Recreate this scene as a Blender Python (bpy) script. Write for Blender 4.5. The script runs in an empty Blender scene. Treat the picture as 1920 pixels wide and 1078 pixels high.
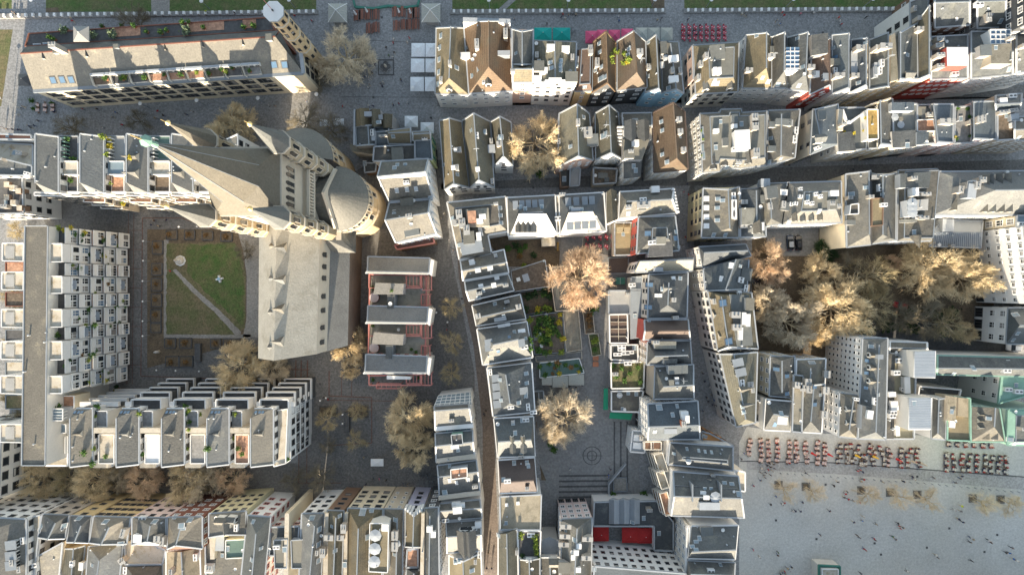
import bpy, math, random
import numpy as np
from mathutils import Vector, Matrix
from mathutils.bvhtree import BVHTree
R = math.radians
rnd = random.Random(7)
S = bpy.context.scene
C = S.collection
# ---------------- camera, world, sun, exposure ----------------
CAMH, FPX = 150.0, 1000.0          # drone 150 m above the ground, looking straight down
cam_d = bpy.data.cameras.new('camera'); cam = bpy.data.objects.new('camera', cam_d); C.objects.link(cam)
cam.location = (0, 0, CAMH); cam_d.sensor_width = 36; cam_d.lens = 36 * FPX / 1920; cam_d.clip_end = 3000
S.camera = cam
SUN_AZ, SUN_EL = R(-6), R(14.5)   # low sun from the lower left of the picture
sdir = Vector((math.sin(SUN_AZ) * math.cos(SUN_EL), -math.cos(SUN_AZ) * math.cos(SUN_EL), math.sin(SUN_EL)))
wd = bpy.data.worlds.new('World'); S.world = wd; wd.use_nodes = True
nt = wd.node_tree; bg = nt.nodes['Background']
sk = nt.nodes.new('ShaderNodeTexSky'); sk.sky_type = 'NISHITA'; sk.sun_disc = False
sk.sun_elevation = SUN_EL; sk.sun_rotation = math.pi - SUN_AZ; sk.air_density = 1.0; sk.dust_density = 1.0
hs = nt.nodes.new('ShaderNodeHueSaturation'); hs.inputs['Saturation'].default_value = 0.62; hs.inputs['Hue'].default_value = 0.488   # thin high haze: a paler blue
nt.links.new(sk.outputs[0], hs.inputs['Color']); nt.links.new(hs.outputs[0], bg.inputs[0]); bg.inputs[1].default_value = 0.118
sl = bpy.data.lights.new('sun', 'SUN'); sl.energy = 5.0; sl.angle = R(0.5); sl.color = (1.0, 0.85, 0.64)
so = bpy.data.objects.new('sun', sl); C.objects.link(so); so.rotation_euler = sdir.to_track_quat('Z', 'Y').to_euler()
S.view_settings.view_transform = 'Standard'; S.view_settings.look = 'None'
S.view_settings.exposure = 1.68; S.view_settings.gamma = 1; S.view_settings.use_curve_mapping = False

# ---------------- helpers ----------------
def W(px, py, z=0.0):
    """the point at height z that the photograph shows at pixel (px, py)"""
    k = (CAMH - z) / FPX
    return Vector(((px - 960) * k, (539 - py) * k, z))

class MB:
    def __init__(s): s.v = []; s.f = []; s.m = []; s.mats = []
    def mi(s, m):
        if m not in s.mats: s.mats.append(m)
        return s.mats.index(m)
    def poly(s, pts, m):
        n = len(s.v); s.v += [tuple(p) for p in pts]; s.f.append(tuple(range(n, n + len(pts)))); s.m.append(s.mi(m))
    def box(s, c, sz, m, rot=0.0, top=None):
        cx, cy, cz = c; a, b, h = sz[0] / 2, sz[1] / 2, sz[2] / 2
        ca, sa = math.cos(rot), math.sin(rot); n = len(s.v)
        for dz in (-h, h):
            for dx, dy in ((-a, -b), (a, -b), (a, b), (-a, b)):
                s.v.append((cx + dx * ca - dy * sa, cy + dx * sa + dy * ca, cz + dz))
        fs = [(3, 2, 1, 0), (4, 5, 6, 7), (0, 1, 5, 4), (1, 2, 6, 5), (2, 3, 7, 6), (3, 0, 4, 7)]
        for i, f in enumerate(fs):
            s.f.append(tuple(n + k for k in f)); s.m.append(s.mi(top if (top and i == 1) else m))
    def bar(s, p, q, w, h, m):
        """box along p->q; w wide horizontally, h high, centred on the line"""
        p = Vector(p); q = Vector(q); d = q - p
        if d.length < 1e-5: return
        d.normalize(); sd = Vector((-d.y, d.x, 0))
        if sd.length < 1e-4: sd = Vector((1, 0, 0))
        sd.normalize(); up = d.cross(sd) * -1; up = up if up.z > 0 or abs(up.z) < 1e-6 else -up
        a = sd * (w / 2); b = up * (h / 2); n = len(s.v)
        for e in (p, q):
            for t in (-a - b, a - b, a + b, -a + b): s.v.append(tuple(e + t))
        for f in ((0, 1, 2, 3), (7, 6, 5, 4), (0, 4, 5, 1), (1, 5, 6, 2), (2, 6, 7, 3), (3, 7, 4, 0)):
            s.f.append(tuple(n + k for k in f)); s.m.append(s.mi(m))
    def cone(s, c, r0, r1, h, n, m, top=None, rot=0.0, a0=0.0, a1=2 * math.pi, cap=True):
        cx, cy, cz = c; full = abs(a1 - a0 - 2 * math.pi) < 1e-6; k = n if full else n + 1
        b = len(s.v)
        ang = [a0 + (a1 - a0) * i / n + rot for i in range(k)]
        for a in ang: s.v.append((cx + r0 * math.cos(a), cy + r0 * math.sin(a), cz))
        if r1 < 1e-4:
            s.v.append((cx, cy, cz + h)); t = len(s.v) - 1
            for i in range(n): s.f.append((b + i, b + (i + 1) % k, t)); s.m.append(s.mi(m))
            return
        for a in ang: s.v.append((cx + r1 * math.cos(a), cy + r1 * math.sin(a), cz + h))
        for i in range(n):
            j = (i + 1) % k; s.f.append((b + i, b + j, b + k + j, b + k + i)); s.m.append(s.mi(m))
        if cap: s.f.append(tuple(b + k + i for i in range(k))); s.m.append(s.mi(top or m))
    def mesh(s, name, org=(0, 0, 0), smooth=False):
        me = bpy.data.meshes.new(name); o = Vector(org)
        me.from_pydata([(v[0] - o.x, v[1] - o.y, v[2] - o.z) for v in s.v], [], s.f)
        for m in s.mats: me.materials.append(M[m])
        if s.m: me.polygons.foreach_set('material_index', s.m)
        if smooth: me.polygons.foreach_set('use_smooth', [True] * len(s.f))
        me.update(); return me
    def obj(s, name, parent=None, org=None, smooth=False):
        if not s.f: return None
        org = Vector(org) if org is not None else (parent_loc(parent) if parent else Vector((0, 0, 0)))
        o = bpy.data.objects.new(name, s.mesh(name, org, smooth)); C.objects.link(o)
        if parent: o.parent = parent; o.location = org - parent_loc(parent)
        else: o.location = org
        return o

def parent_loc(o):
    l = Vector((0, 0, 0))
    while o is not None: l = l + o.location; o = o.parent
    return l
def tag(o, label=None, cat=None, group=None, kind=None):
    if label: o['label'] = label
    if cat: o['category'] = cat
    if group: o['group'] = group
    if kind: o['kind'] = kind
    return o
def thing(name, label, cat, loc, group=None):
    o = bpy.data.objects.new(name, None); C.objects.link(o); o.location = loc; o.empty_display_size = 0.5
    return tag(o, label, cat, group)
def inst(name, me, parent, loc, rz=0.0, sc=(1, 1, 1), rot=None, color=None):
    """one more object on a shared mesh; loc in world coordinates (parents are never rotated)"""
    o = bpy.data.objects.new(name, me); C.objects.link(o)
    if parent: o.parent = parent; o.location = Vector(loc) - parent_loc(parent)
    else: o.location = loc
    o.rotation_euler = rot if rot is not None else (0, 0, rz); o.scale = sc
    if color: o.color = color
    return o
def copy_tree(o, parent=None):
    c = o.copy(); C.objects.link(c); c.parent = parent
    for ch in list(o.children): copy_tree(ch, c)
    return c
def inpoly(x, y, P):
    r = False; j = len(P) - 1
    for i in range(len(P)):
        xi, yi = P[i][0], P[i][1]; xj, yj = P[j][0], P[j][1]
        if (yi > y) != (yj > y) and x < (xj - xi) * (y - yi) / (yj - yi) + xi: r = not r
        j = i
    return r

# ---------------- materials ----------------
M = {}
def mat(name, col, rough=0.85, var=0.25, scale=0.35, fine=0.18, fscale=3.0, bump=0.0, metal=0.0, tint=None, bands=None, objcol=False, spec=0.3, stain=0.0):
    m = bpy.data.materials.new(name); m.use_nodes = True; n = m.node_tree.nodes; l = m.node_tree.links
    b = n['Principled BSDF']; b.inputs['Roughness'].default_value = rough; b.inputs['Metallic'].default_value = metal
    b.inputs['Specular IOR Level'].default_value = spec
    M[name] = m
    if objcol:
        oi = n.new('ShaderNodeObjectInfo'); l.new(oi.outputs['Color'], b.inputs['Base Color']); return m
    if var == 0:
        b.inputs['Base Color'].default_value = (*col, 1); return m
    geo = n.new('ShaderNodeNewGeometry')
    def noise(sc, det=4.0, rg=0.6):
        t = n.new('ShaderNodeTexNoise'); t.inputs['Scale'].default_value = sc; t.inputs['Detail'].default_value = det; t.inputs['Roughness'].default_value = rg
        l.new(geo.outputs['Position'], t.inputs['Vector']); return t
    def math_(op, a, bb):
        q = n.new('ShaderNodeMath'); q.operation = op
        for i, x in enumerate((a, bb)):
            if isinstance(x, (int, float)): q.inputs[i].default_value = x
            else: l.new(x, q.inputs[i])
        return q.outputs[0]
    n1 = noise(scale); n2 = noise(fscale, 3.0)
    oi = n.new('ShaderNodeObjectInfo')
    f = math_('ADD', math_('MULTIPLY', math_('SUBTRACT', n1.outputs[0], 0.5), var * 2.6), math_('MULTIPLY', math_('SUBTRACT', n2.outputs[0], 0.5), fine * 2.6))
    f = math_('ADD', math_('ADD', f, 1.0), math_('MULTIPLY', math_('SUBTRACT', oi.outputs['Random'], 0.5), 0.42 if bump else 0.12))
    if bands:                                   # courses of tiles or boards: (spacing in metres, depth)
        sx = n.new('ShaderNodeSeparateXYZ'); l.new(geo.outputs['Position'], sx.inputs[0])
        ph = math_('FRACT', math_('MULTIPLY', math_('ADD', sx.outputs[bands[2]], 0.0), 1.0 / bands[0]), 0)
        f = math_('MULTIPLY', f, math_('SUBTRACT', 1.0, math_('MULTIPLY', math_('LESS_THAN', ph, 0.25), bands[1])))
    mix = n.new('ShaderNodeVectorMath'); mix.operation = 'SCALE'
    base = n.new('ShaderNodeRGB'); base.outputs[0].default_value = (*col, 1)
    src = base.outputs[0]
    if tint:                                    # patches of a second colour (moss, rust, damp)
        n3 = noise(tint[1], 5.0, 0.7); rp = n.new('ShaderNodeMapRange'); rp.inputs['From Min'].default_value = tint[2]; rp.inputs['From Max'].default_value = tint[2] + 0.18
        l.new(n3.outputs[0], rp.inputs['Value']); mx = n.new('ShaderNodeMix'); mx.data_type = 'RGBA'
        l.new(rp.outputs[0], mx.inputs['Factor']); l.new(src, mx.inputs['A']); mx.inputs['B'].default_value = (*tint[0], 1); src = mx.outputs['Result']
    if bump:                                    # every roof weathered its own way: cooler or warmer
        fr = math_('FRACT', math_('MULTIPLY', oi.outputs['Random'], 7.31), 0); m2 = n.new('ShaderNodeMix'); m2.data_type = 'RGBA'; m2.blend_type = 'MULTIPLY'; m2.inputs['Factor'].default_value = 1
        m3 = n.new('ShaderNodeMix'); m3.data_type = 'RGBA'; m3.inputs['A'].default_value = (0.84, 0.92, 1.0, 1); m3.inputs['B'].default_value = (1.16, 1.08, 0.94, 1); l.new(fr, m3.inputs['Factor']); l.new(src, m2.inputs['A']); l.new(m3.outputs['Result'], m2.inputs['B']); src = m2.outputs['Result']
    l.new(src, mix.inputs[0]); l.new(f, mix.inputs['Scale']); l.new(mix.outputs[0], b.inputs['Base Color'])
    if bump:
        bp = n.new('ShaderNodeBump'); bp.inputs['Strength'].default_value = bump; bp.inputs['Distance'].default_value = 0.15
        l.new(n2.outputs[0], bp.inputs['Height']); l.new(bp.outputs[0], b.inputs['Normal'])
    return m
moss = (0.10, 0.095, 0.05)
mat('slate', (0.108, 0.108, 0.104), 0.6, 0.30, 0.30, 0.38, 2.2, 0.5, tint=((0.165, 0.158, 0.135), 0.25, 0.52))
mat('slate_dark', (0.075, 0.080, 0.085), 0.55, 0.30, 0.30, 0.36, 2.6, 0.5, tint=((0.12, 0.12, 0.11), 0.3, 0.55))
mat('spire_slate', (0.125, 0.124, 0.116), 0.65, 0.16, 0.3, 0.3, 2.6, 0.5)
mat('nave_slate', (0.27, 0.262, 0.24), 0.7, 0.16, 0.3, 0.26, 2.6, 0.4, tint=((0.21, 0.20, 0.175), 0.22, 0.5))
mat('slate_grey', (0.185, 0.187, 0.188), 0.65, 0.2, 0.3, 0.3, 2.6, 0.4)
mat('slate_light', (0.150, 0.149, 0.143), 0.65, 0.20, 0.30, 0.34, 2.6, 0.5, tint=((0.22, 0.21, 0.18), 0.3, 0.55))
mat('slate_blue', (0.100, 0.113, 0.122), 0.5, 0.26, 0.30, 0.34, 2.6, 0.4)
mat('slate_moss', (0.150, 0.132, 0.095), 0.75, 0.30, 0.30, 0.38, 2.6, 0.5, bands=(.45, .22, 2), tint=((0.12, 0.115, 0.095), 0.35, 0.5))
mat('tile_brown', (0.145, 0.105, 0.075), 0.7, 0.25, 0.30, 0.35, 3.2, 0.6, bands=(.5, .28, 2), tint=((0.12, 0.10, 0.075), 0.3, 0.5))
mat('tile_dark', (0.095, 0.070, 0.060), 0.65, 0.2, 0.30, 0.25, 3.2, 0.5)
mat('tile_red', (0.30, 0.13, 0.08), 0.7, 0.2, 0.3, 0.25, 3.2, 0.4)
mat('bitumen', (0.075, 0.075, 0.075), 0.8, 0.3, 0.3, 0.2, 2.0, 0.2, tint=((0.13, 0.125, 0.11), 0.3, 0.52))
mat('bitumen_grey', (0.145, 0.150, 0.145), 0.8, 0.25, 0.3, 0.15, 2.0, 0.2, tint=((0.12, 0.12, 0.11), 0.3, 0.52))
mat('gravel_roof', (0.26, 0.235, 0.19), 0.9, 0.25, 0.3, 0.25, 4.0, 0.3, tint=((0.17, 0.155, 0.12), 0.4, 0.5))
mat('roof_board', (0.22, 0.19, 0.13), 0.85, 0.25, 0.4, 0.2, 3.0, 0.2)
mat('rust_roof', (0.30, 0.20, 0.07), 0.9, 0.4, 0.7, 0.5, 2.5, 0.3)
mat('zinc', (0.33, 0.355, 0.38), 0.45, 0.12, 0.4, 0.1, 3.0)
mat('zinc_dark', (0.21, 0.235, 0.26), 0.45, 0.15, 0.4, 0.1, 3.0)
mat('metal_white', (0.68, 0.68, 0.67), 0.5, 0.06, 0.4, 0.05, 3.0)
mat('copper', (0.22, 0.37, 0.30), 0.6, 0.2, 0.4, 0.15, 3.0)
mat('copper_dark', (0.10, 0.16, 0.14), 0.6, 0.2, 0.4, 0.15, 3.0)
mat('concrete', (0.46, 0.42, 0.35), 0.9, 0.2, 0.5, 0.15, 3.0, tint=((0.34, 0.28, 0.19), 0.6, 0.5))
mat('concrete_grey', (0.33, 0.33, 0.32), 0.9, 0.18, 0.5, 0.15, 3.0)
for nm, c in dict(white=(0.68, 0.675, 0.655), off_white=(0.62, 0.60, 0.55), cream=(0.62, 0.54, 0.40), yellow=(0.62, 0.56, 0.36), ochre=(0.55, 0.43, 0.24),
                  orange=(0.50, 0.25, 0.10), salmon=(0.58, 0.41, 0.33), pink=(0.62, 0.50, 0.47), red=(0.36, 0.075, 0.06), rust=(0.20, 0.09, 0.065),
                  blue=(0.30, 0.50, 0.66), lilac=(0.42, 0.42, 0.52), green=(0.42, 0.50, 0.28), mint=(0.42, 0.55, 0.47), grey=(0.33, 0.33, 0.33), dark=(0.075, 0.08, 0.085),
                  brown=(0.20, 0.13, 0.09), beige=(0.48, 0.42, 0.33), greige=(0.40, 0.36, 0.31), royal=(0.03, 0.07, 0.45)).items():
    mat('wall_' + nm, c, 0.85, 0.07, 0.25, 0.06, 2.0)
mat('stone_gold', (0.40, 0.325, 0.225), 0.9, 0.2, 0.5, 0.2, 2.5, 0.3, tint=((0.32, 0.24, 0.15), 0.5, 0.5))
mat('stone_pale', (0.50, 0.455, 0.38), 0.9, 0.12, 0.5, 0.12, 2.5)
mat('stone_brown', (0.17, 0.13, 0.10), 0.9, 0.2, 0.5, 0.2, 2.5)
mat('brick_red', (0.28, 0.12, 0.08), 0.9, 0.2, 0.5, 0.2, 2.5)
mat('frame_white', (0.72, 0.72, 0.70), 0.5, 0)
mat('frame_dark', (0.10, 0.10, 0.10), 0.5, 0)
mat('frame_green', (0.05, 0.18, 0.14), 0.5, 0)
mat('frame_red', (0.46, 0.19, 0.165), 0.6, 0)
mat('glass', (0.022, 0.026, 0.030), 0.12, 0, spec=0.5)
mat('blind', (0.42, 0.41, 0.38), 0.7, 0)
mat('curtain', (0.22, 0.21, 0.20), 0.5, 0)
mat('glass_sky', (0.10, 0.17, 0.26), 0.08, 0, spec=0.6)
mat('glass_roof', (0.20, 0.26, 0.30), 0.15, 0, spec=0.6)
mat('gold', (0.8, 0.62, 0.30), 0.35, 0, metal=0.6)
# ---------------- ground ----------------
def cobble(name, c1, c2, sc, var=0.2, patch=0.08, fine=.18):
    m = bpy.data.materials.new(name); m.use_nodes = True; n = m.node_tree.nodes; l = m.node_tree.links
    b = n['Principled BSDF']; b.inputs['Roughness'].default_value = 0.8; b.inputs['Specular IOR Level'].default_value = 0.3; M[name] = m
    geo = n.new('ShaderNodeNewGeometry')
    v = n.new('ShaderNodeTexVoronoi'); v.inputs['Scale'].default_value = sc; v.feature = 'F1'; l.new(geo.outputs['Position'], v.inputs['Vector'])
    n1 = n.new('ShaderNodeTexNoise'); n1.inputs['Scale'].default_value = patch; n1.inputs['Detail'].default_value = 6; n1.inputs['Roughness'].default_value = 0.65; l.new(geo.outputs['Position'], n1.inputs['Vector'])
    n2 = n.new('ShaderNodeTexNoise'); n2.inputs['Scale'].default_value = 1.6; n2.inputs['Detail'].default_value = 4; l.new(geo.outputs['Position'], n2.inputs['Vector'])
    cr = n.new('ShaderNodeMapRange'); cr.inputs['From Min'].default_value = 0.34; cr.inputs['From Max'].default_value = 0.66; l.new(n1.outputs[0], cr.inputs['Value'])
    mx = n.new('ShaderNodeMix'); mx.data_type = 'RGBA'; mx.inputs['A'].default_value = (*c1, 1); mx.inputs['B'].default_value = (*c2, 1); l.new(cr.outputs[0], mx.inputs['Factor'])
    sp = n.new('ShaderNodeSeparateColor'); l.new(v.outputs['Color'], sp.inputs[0])
    r1 = n.new('ShaderNodeMapRange'); r1.inputs['To Min'].default_value = 1 - var; r1.inputs['To Max'].default_value = 1 + var; l.new(sp.outputs[0], r1.inputs['Value'])
    r2 = n.new('ShaderNodeMapRange'); r2.inputs['From Min'].default_value = 0.3; r2.inputs['From Max'].default_value = 0.7; r2.inputs['To Min'].default_value = 1 - fine; r2.inputs['To Max'].default_value = 1 + fine; l.new(n2.outputs[0], r2.inputs['Value'])
    mu = n.new('ShaderNodeMath'); mu.operation = 'MULTIPLY'; l.new(r1.outputs[0], mu.inputs[0]); l.new(r2.outputs[0], mu.inputs[1])
    sc_ = n.new('ShaderNodeVectorMath'); sc_.operation = 'SCALE'; l.new(mx.outputs['Result'], sc_.inputs[0]); l.new(mu.outputs[0], sc_.inputs['Scale'])
    l.new(sc_.outputs[0], b.inputs['Base Color'])
    bp = n.new('ShaderNodeBump'); bp.inputs['Strength'].default_value = 0.5; bp.inputs['Distance'].default_value = 0.05; l.new(v.outputs['Distance'], bp.inputs['Height']); l.new(bp.outputs[0], b.inputs['Normal'])
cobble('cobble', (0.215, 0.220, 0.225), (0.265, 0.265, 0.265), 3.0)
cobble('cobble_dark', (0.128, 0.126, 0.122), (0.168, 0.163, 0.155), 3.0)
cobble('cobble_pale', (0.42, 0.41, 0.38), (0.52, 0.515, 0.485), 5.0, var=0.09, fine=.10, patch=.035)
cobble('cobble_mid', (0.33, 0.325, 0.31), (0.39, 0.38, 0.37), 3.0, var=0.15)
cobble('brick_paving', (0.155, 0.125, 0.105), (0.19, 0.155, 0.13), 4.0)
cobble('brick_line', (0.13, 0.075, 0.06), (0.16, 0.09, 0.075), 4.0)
cobble('gravel', (0.24, 0.225, 0.205), (0.30, 0.285, 0.26), 6.0)
cobble('soil', (0.105, 0.08, 0.055), (0.15, 0.115, 0.075), 5.0, patch=0.3)
cobble('lawn_green', (0.058, 0.115, 0.026), (0.130, 0.125, 0.058), 7.0, patch=0.32, var=0.35)
cobble('lawn_dull', (0.090, 0.110, 0.042), (0.170, 0.135, 0.080), 7.0, patch=0.2, var=0.3)
cobble('slab_grey', (0.20, 0.20, 0.20), (0.24, 0.235, 0.225), 1.2, var=0.08)
cobble('slab_dark', (0.07, 0.07, 0.072), (0.10, 0.10, 0.10), 1.2, var=0.08)
cobble('wood_deck', (0.11, 0.085, 0.065), (0.15, 0.12, 0.09), 2.0)
cobble('terracotta', (0.36, 0.20, 0.13), (0.42, 0.25, 0.17), 2.0)

def sheet(name, pts, m, lev=1, kind='structure'):
    mb = MB(); z = 0.004 * lev; w = [W(x, y, z) for x, y in pts]
    if sum(w[i].x * w[(i + 1) % len(w)].y - w[(i + 1) % len(w)].x * w[i].y for i in range(len(w))) < 0: w.reverse()
    mb.poly(w, m); o = mb.obj(name); tag(o, kind=kind); return o
g = MB(); g.poly([(-900, -900, 0), (900, -900, 0), (900, 900, 0), (-900, 900, 0)], 'cobble'); tag(g.obj('ground'), kind='structure')
# lawns on the river side, promenade paths
def rag(P, step=5, amp=1.4):
    g = random.Random(len(P) + int(P[0][0])); o = []
    for (ax, ay), (bx, by) in zip(P, P[1:] + P[:1]):
        n = max(1, int(math.hypot(bx - ax, by - ay) / step))
        for i in range(n): o.append((ax + (bx - ax) * i / n + g.uniform(-amp, amp) * (i > 0), ay + (by - ay) * i / n + g.uniform(-amp, amp) * (i > 0)))
    return o
def lawn_top(x0, x1, y1, m='lawn_green'):
    return sheet('lawn', [(x0, -260), (x1, -260), (x1, y1), (x0, y1 + (1 if x1 > x0 else 0))], m, 1)
lawn_top(86, 593, 22); lawn_top(848, 1245, 17); lawn_top(1283, 1725, 16); lawn_top(-300, 22, 17)
sheet('lawn', [(-300, 56), (24, 56), (2, 200), (-300, 210)], 'lawn_dull', 1)
sheet('path', [(282, -60), (318, -60), (318, 22), (284, 24)], 'gravel', 2)
sheet('path', [(930, 22), (975, -20), (990, -20), (944, 22)], 'slab_grey', 2)
sheet('path', [(86, 16), (108, 14), (112, 24), (86, 24)], 'soil', 2)
sheet('path', [(1215, -10), (1246, -10), (1246, 18), (1225, 18)], 'soil', 2)
# Alter Markt square, its roadway and edge lines
sheet('market_square', [(1386, 830), (1400, 800), (1500, 812), (2600, 830), (2600, 1700), (1386, 1700)], 'cobble_pale', 1)
sheet('road', [(1400, 862), (1560, 868), (1760, 880), (1930, 892), (2400, 915), (2400, 945), (1920, 918), (1700, 899), (1560, 888), (1400, 880)], 'cobble_mid', 2)
for a, b_ in (((1388, 863), (1560, 866)), ((1560, 866), (1735, 879)), ((1735, 879), (1935, 894))):
    sheet('kerb_line', [a, b_, (b_[0], b_[1] + 2), (a[0], a[1] + 2)], 'slab_dark', 3)
# brick street between the two rows, darker paving round the church quarter
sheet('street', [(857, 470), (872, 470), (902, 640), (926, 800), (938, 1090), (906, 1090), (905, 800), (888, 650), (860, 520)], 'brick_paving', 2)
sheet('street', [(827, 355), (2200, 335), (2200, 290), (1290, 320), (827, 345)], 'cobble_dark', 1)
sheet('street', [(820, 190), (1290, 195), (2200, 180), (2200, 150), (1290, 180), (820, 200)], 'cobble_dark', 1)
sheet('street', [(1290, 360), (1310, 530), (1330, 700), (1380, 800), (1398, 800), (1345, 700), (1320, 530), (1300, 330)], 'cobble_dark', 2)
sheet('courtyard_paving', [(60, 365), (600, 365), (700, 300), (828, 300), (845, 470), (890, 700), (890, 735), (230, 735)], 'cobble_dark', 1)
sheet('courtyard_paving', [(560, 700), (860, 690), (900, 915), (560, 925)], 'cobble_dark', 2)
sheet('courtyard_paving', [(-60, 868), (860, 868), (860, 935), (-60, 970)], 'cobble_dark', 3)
# church court: lawn, diagonal path, gravel, borders
sheet('soil_border', [(276, 430), (452, 430), (462, 470), (462, 640), (276, 690)], 'soil', 2)
sheet('gravel_court', [(446, 436), (490, 440), (490, 632), (455, 632), (462, 600), (463, 520), (456, 470)], 'gravel', 3)
sheet('path', [(307, 450), (316, 450), (318, 634), (307, 634)], 'gravel', 3)
sheet('path', [(318, 627), (470, 627), (470, 634), (318, 634)], 'gravel', 3)
sheet('lawn', rag([(313, 457), (440, 455), (450, 466), (461, 520), (460, 614), (440, 628), (311, 626)]), 'lawn_dull', 4)
sheet('lawn', rag([(345, 460), (438, 458), (447, 470), (458, 520), (457, 608), (448, 606), (395, 556), (350, 510), (352, 490)], 6, 2.5), 'lawn_green', 5)
sheet('path', rag([(323, 507), (329, 504), (372, 547), (410, 580), (452, 622), (450, 629), (442, 629), (404, 587), (362, 549)], 5, .7), 'gravel', 6)
def line(pts, w, m, lev=7, name='paving_line'):
    for a, b in zip(pts[:-1], pts[1:]):
        dx, dy = b[0] - a[0], b[1] - a[1]; q = math.hypot(dx, dy); nx, ny = -dy / q * w / 2, dx / q * w / 2
        sheet(name, [(a[0] + nx, a[1] + ny), (b[0] + nx, b[1] + ny), (b[0] - nx, b[1] - ny), (a[0] - nx, a[1] - ny)], m, lev)
line([(267, 409), (266, 550), (264, 705)], 1.6, 'brick_line'); line([(267, 409), (340, 409), (400, 430)], 1.6, 'brick_line', 8); line([(264, 705), (400, 709)], 1.6, 'brick_line', 8)
for x in (241, 251): line([(x, 400), (x - 3, 720)], 1.0, 'brick_line', 9)
for i in range(8): line([(242, 432 + i * 36), (266, 432 + i * 36)], 0.9, 'brick_line', 10)
for x in (577, 565, 555): line([(x, 675), (x - 1, 725)], 2, 'brick_line', 10)
line([(617, 695), (617, 742), (697, 745), (697, 830), (615, 835)], 1.8, 'brick_line', 11)
line([(612, 750), (780, 752)], 1.2, 'brick_line', 12); line([(515, 692), (580, 693)], 1.6, 'brick_line', 12)
for x in (641, 660): line([(x, 695), (x - 1, 742)], 1.2, 'brick_line', 12)
line([(560, 830), (560, 905), (640, 905)], 1.4, 'brick_line', 13); line([(576, 680), (575, 905)], 1.4, 'brick_line', 14)
# raised flower beds in the church court
ORD = 'first second third fourth fifth sixth seventh eighth ninth tenth eleventh twelfth thirteenth fourteenth fifteenth sixteenth seventeenth eighteenth nineteenth twentieth'.split() + ['twenty-' + w for w in 'first second third fourth fifth sixth seventh eighth ninth'.split()] + ['thirtieth'] + ['thirty-' + w for w in 'first second third fourth fifth sixth seventh eighth ninth'.split()] + ['fortieth'] + ['forty-' + w for w in 'first second third fourth fifth sixth seventh eighth ninth'.split()]
def bed(label, x0, y0, x1, y1, h=0.35, top='soil', ed='slab_dark'):
    t = thing('planting_bed', label, 'planting bed', W((x0 + x1) / 2, (y0 + y1) / 2), 'planting beds around the church lawn')
    mb = MB(); a, b = W(x0, y1, 0), W(x1, y0, 0); w = 0.25
    for p, q in (((a.x, a.y), (b.x, a.y)), ((b.x, a.y), (b.x, b.y)), ((b.x, b.y), (a.x, b.y)), ((a.x, b.y), (a.x, a.y))):
        mb.bar((p[0], p[1], h / 2), (q[0], q[1], h / 2), w, h, ed)
    mb.obj('kerb', t); s = MB(); s.poly([(a.x, a.y, h - .08), (b.x, a.y, h - .08), (b.x, b.y, h - .08), (a.x, b.y, h - .08)], top); s.obj('soil', t)
for i, (x0, y0, x1, y1) in enumerate([(313, 432, 333, 449), (347, 432, 366, 449), (380, 434, 400, 450), (415, 436, 436, 452), (287, 452, 306, 476), (286, 494, 305, 516), (285, 522, 304, 545), (285, 551, 304, 575), (284, 580, 303, 604), (284, 606, 303, 623), (310, 634, 330, 652), (338, 634, 360, 652), (396, 635, 414, 652), (420, 635, 450, 652), (312, 668, 336, 687), (338, 668, 362, 687), (600, 762, 632, 780), (655, 762, 690, 782)]):
    k_ = 0 if i < 4 else 1 if i < 10 else 2 if i < 16 else 3
    bed(ORD[i - (0, 4, 10, 16)[k_]] + [' brown planting bed from the left, in the row above the church lawn', ' brown planting bed from the top, in the column left of the church lawn', ' brown planting bed counting rightwards in the rows below the church lawn', ' brown planting bed between the small olive trees by the flats'][k_], x0, y0, x1, y1)
# inner courtyard in the middle: paving, pattern, garden decks
sheet('courtyard_paving', [(1005, 440), (1190, 430), (1200, 940), (1015, 940)], 'slab_grey', 2)
sheet('courtyard_paving', [(1005, 690), (1140, 690), (1140, 760), (1140, 940), (1040, 940), (1008, 860)], 'slab_grey', 4)
for i in range(5): line([(1048, 892 + i * 10), (1140, 891 + i * 10)], 3.6, 'slab_dark', 5)
for x in (1152, 1164, 1176): line([(x, 790), (x, 905)], 3.0, 'slab_dark', 5)
for rr in (17, 9):
    line([(1110 + rr * math.cos(a * math.pi / 10), 854 + rr * math.sin(a * math.pi / 10)) for a in range(21)], 1.6, 'slab_dark', 6 + (rr == 9))
line([(1093, 854), (1127, 854)], 1.2, 'slab_dark', 8); line([(1110, 838), (1110, 871)], 1.2, 'slab_dark', 9)
sheet('soil_border', [(1005, 790), (1035, 790), (1042, 900), (1015, 900)], 'soil', 3)
sheet('soil_border', [(905, 440), (1000, 440), (1050, 470), (1048, 500), (950, 500)], 'soil', 3)
# right hand courtyards
sheet('courtyard_paving', [(1410, 430), (1850, 430), (1870, 640), (1560, 670), (1410, 670)], 'soil', 1)
sheet('courtyard_paving', [(1436, 425), (1535, 425), (1535, 480), (1440, 480)], 'slab_grey', 2)
sheet('courtyard_paving', [(1590, 600), (1680, 590), (1900, 640), (1900, 675), (1590, 635)], 'slab_dark', 2)

for i, (x, y) in enumerate(((1531, 1010), (1640, 1018), (1738, 1026), (1846, 1034), (1652, 1039), (1548, 908), (1720, 893), (1780, 990), (1870, 1002), (1455, 975), (1530, 70), (1543, 62), (716, 33), (700, 183), (600, 720), (700, 640), (866, 560), (885, 860), (1320, 600), (1345, 720), (1480, 310), (1600, 318), (1750, 312), (1000, 352), (1100, 198))):
    sheet('manhole_cover', [(x - 2, y - 2), (x + 2, y - 2), (x + 2, y + 2), (x - 2, y + 2)], 'slab_dark', 20)
line([(690, 76), (750, 79), (818, 80)], .8, 'slab_dark', 6); line([(640, 182), (815, 183)], .7, 'slab_dark', 6)
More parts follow.
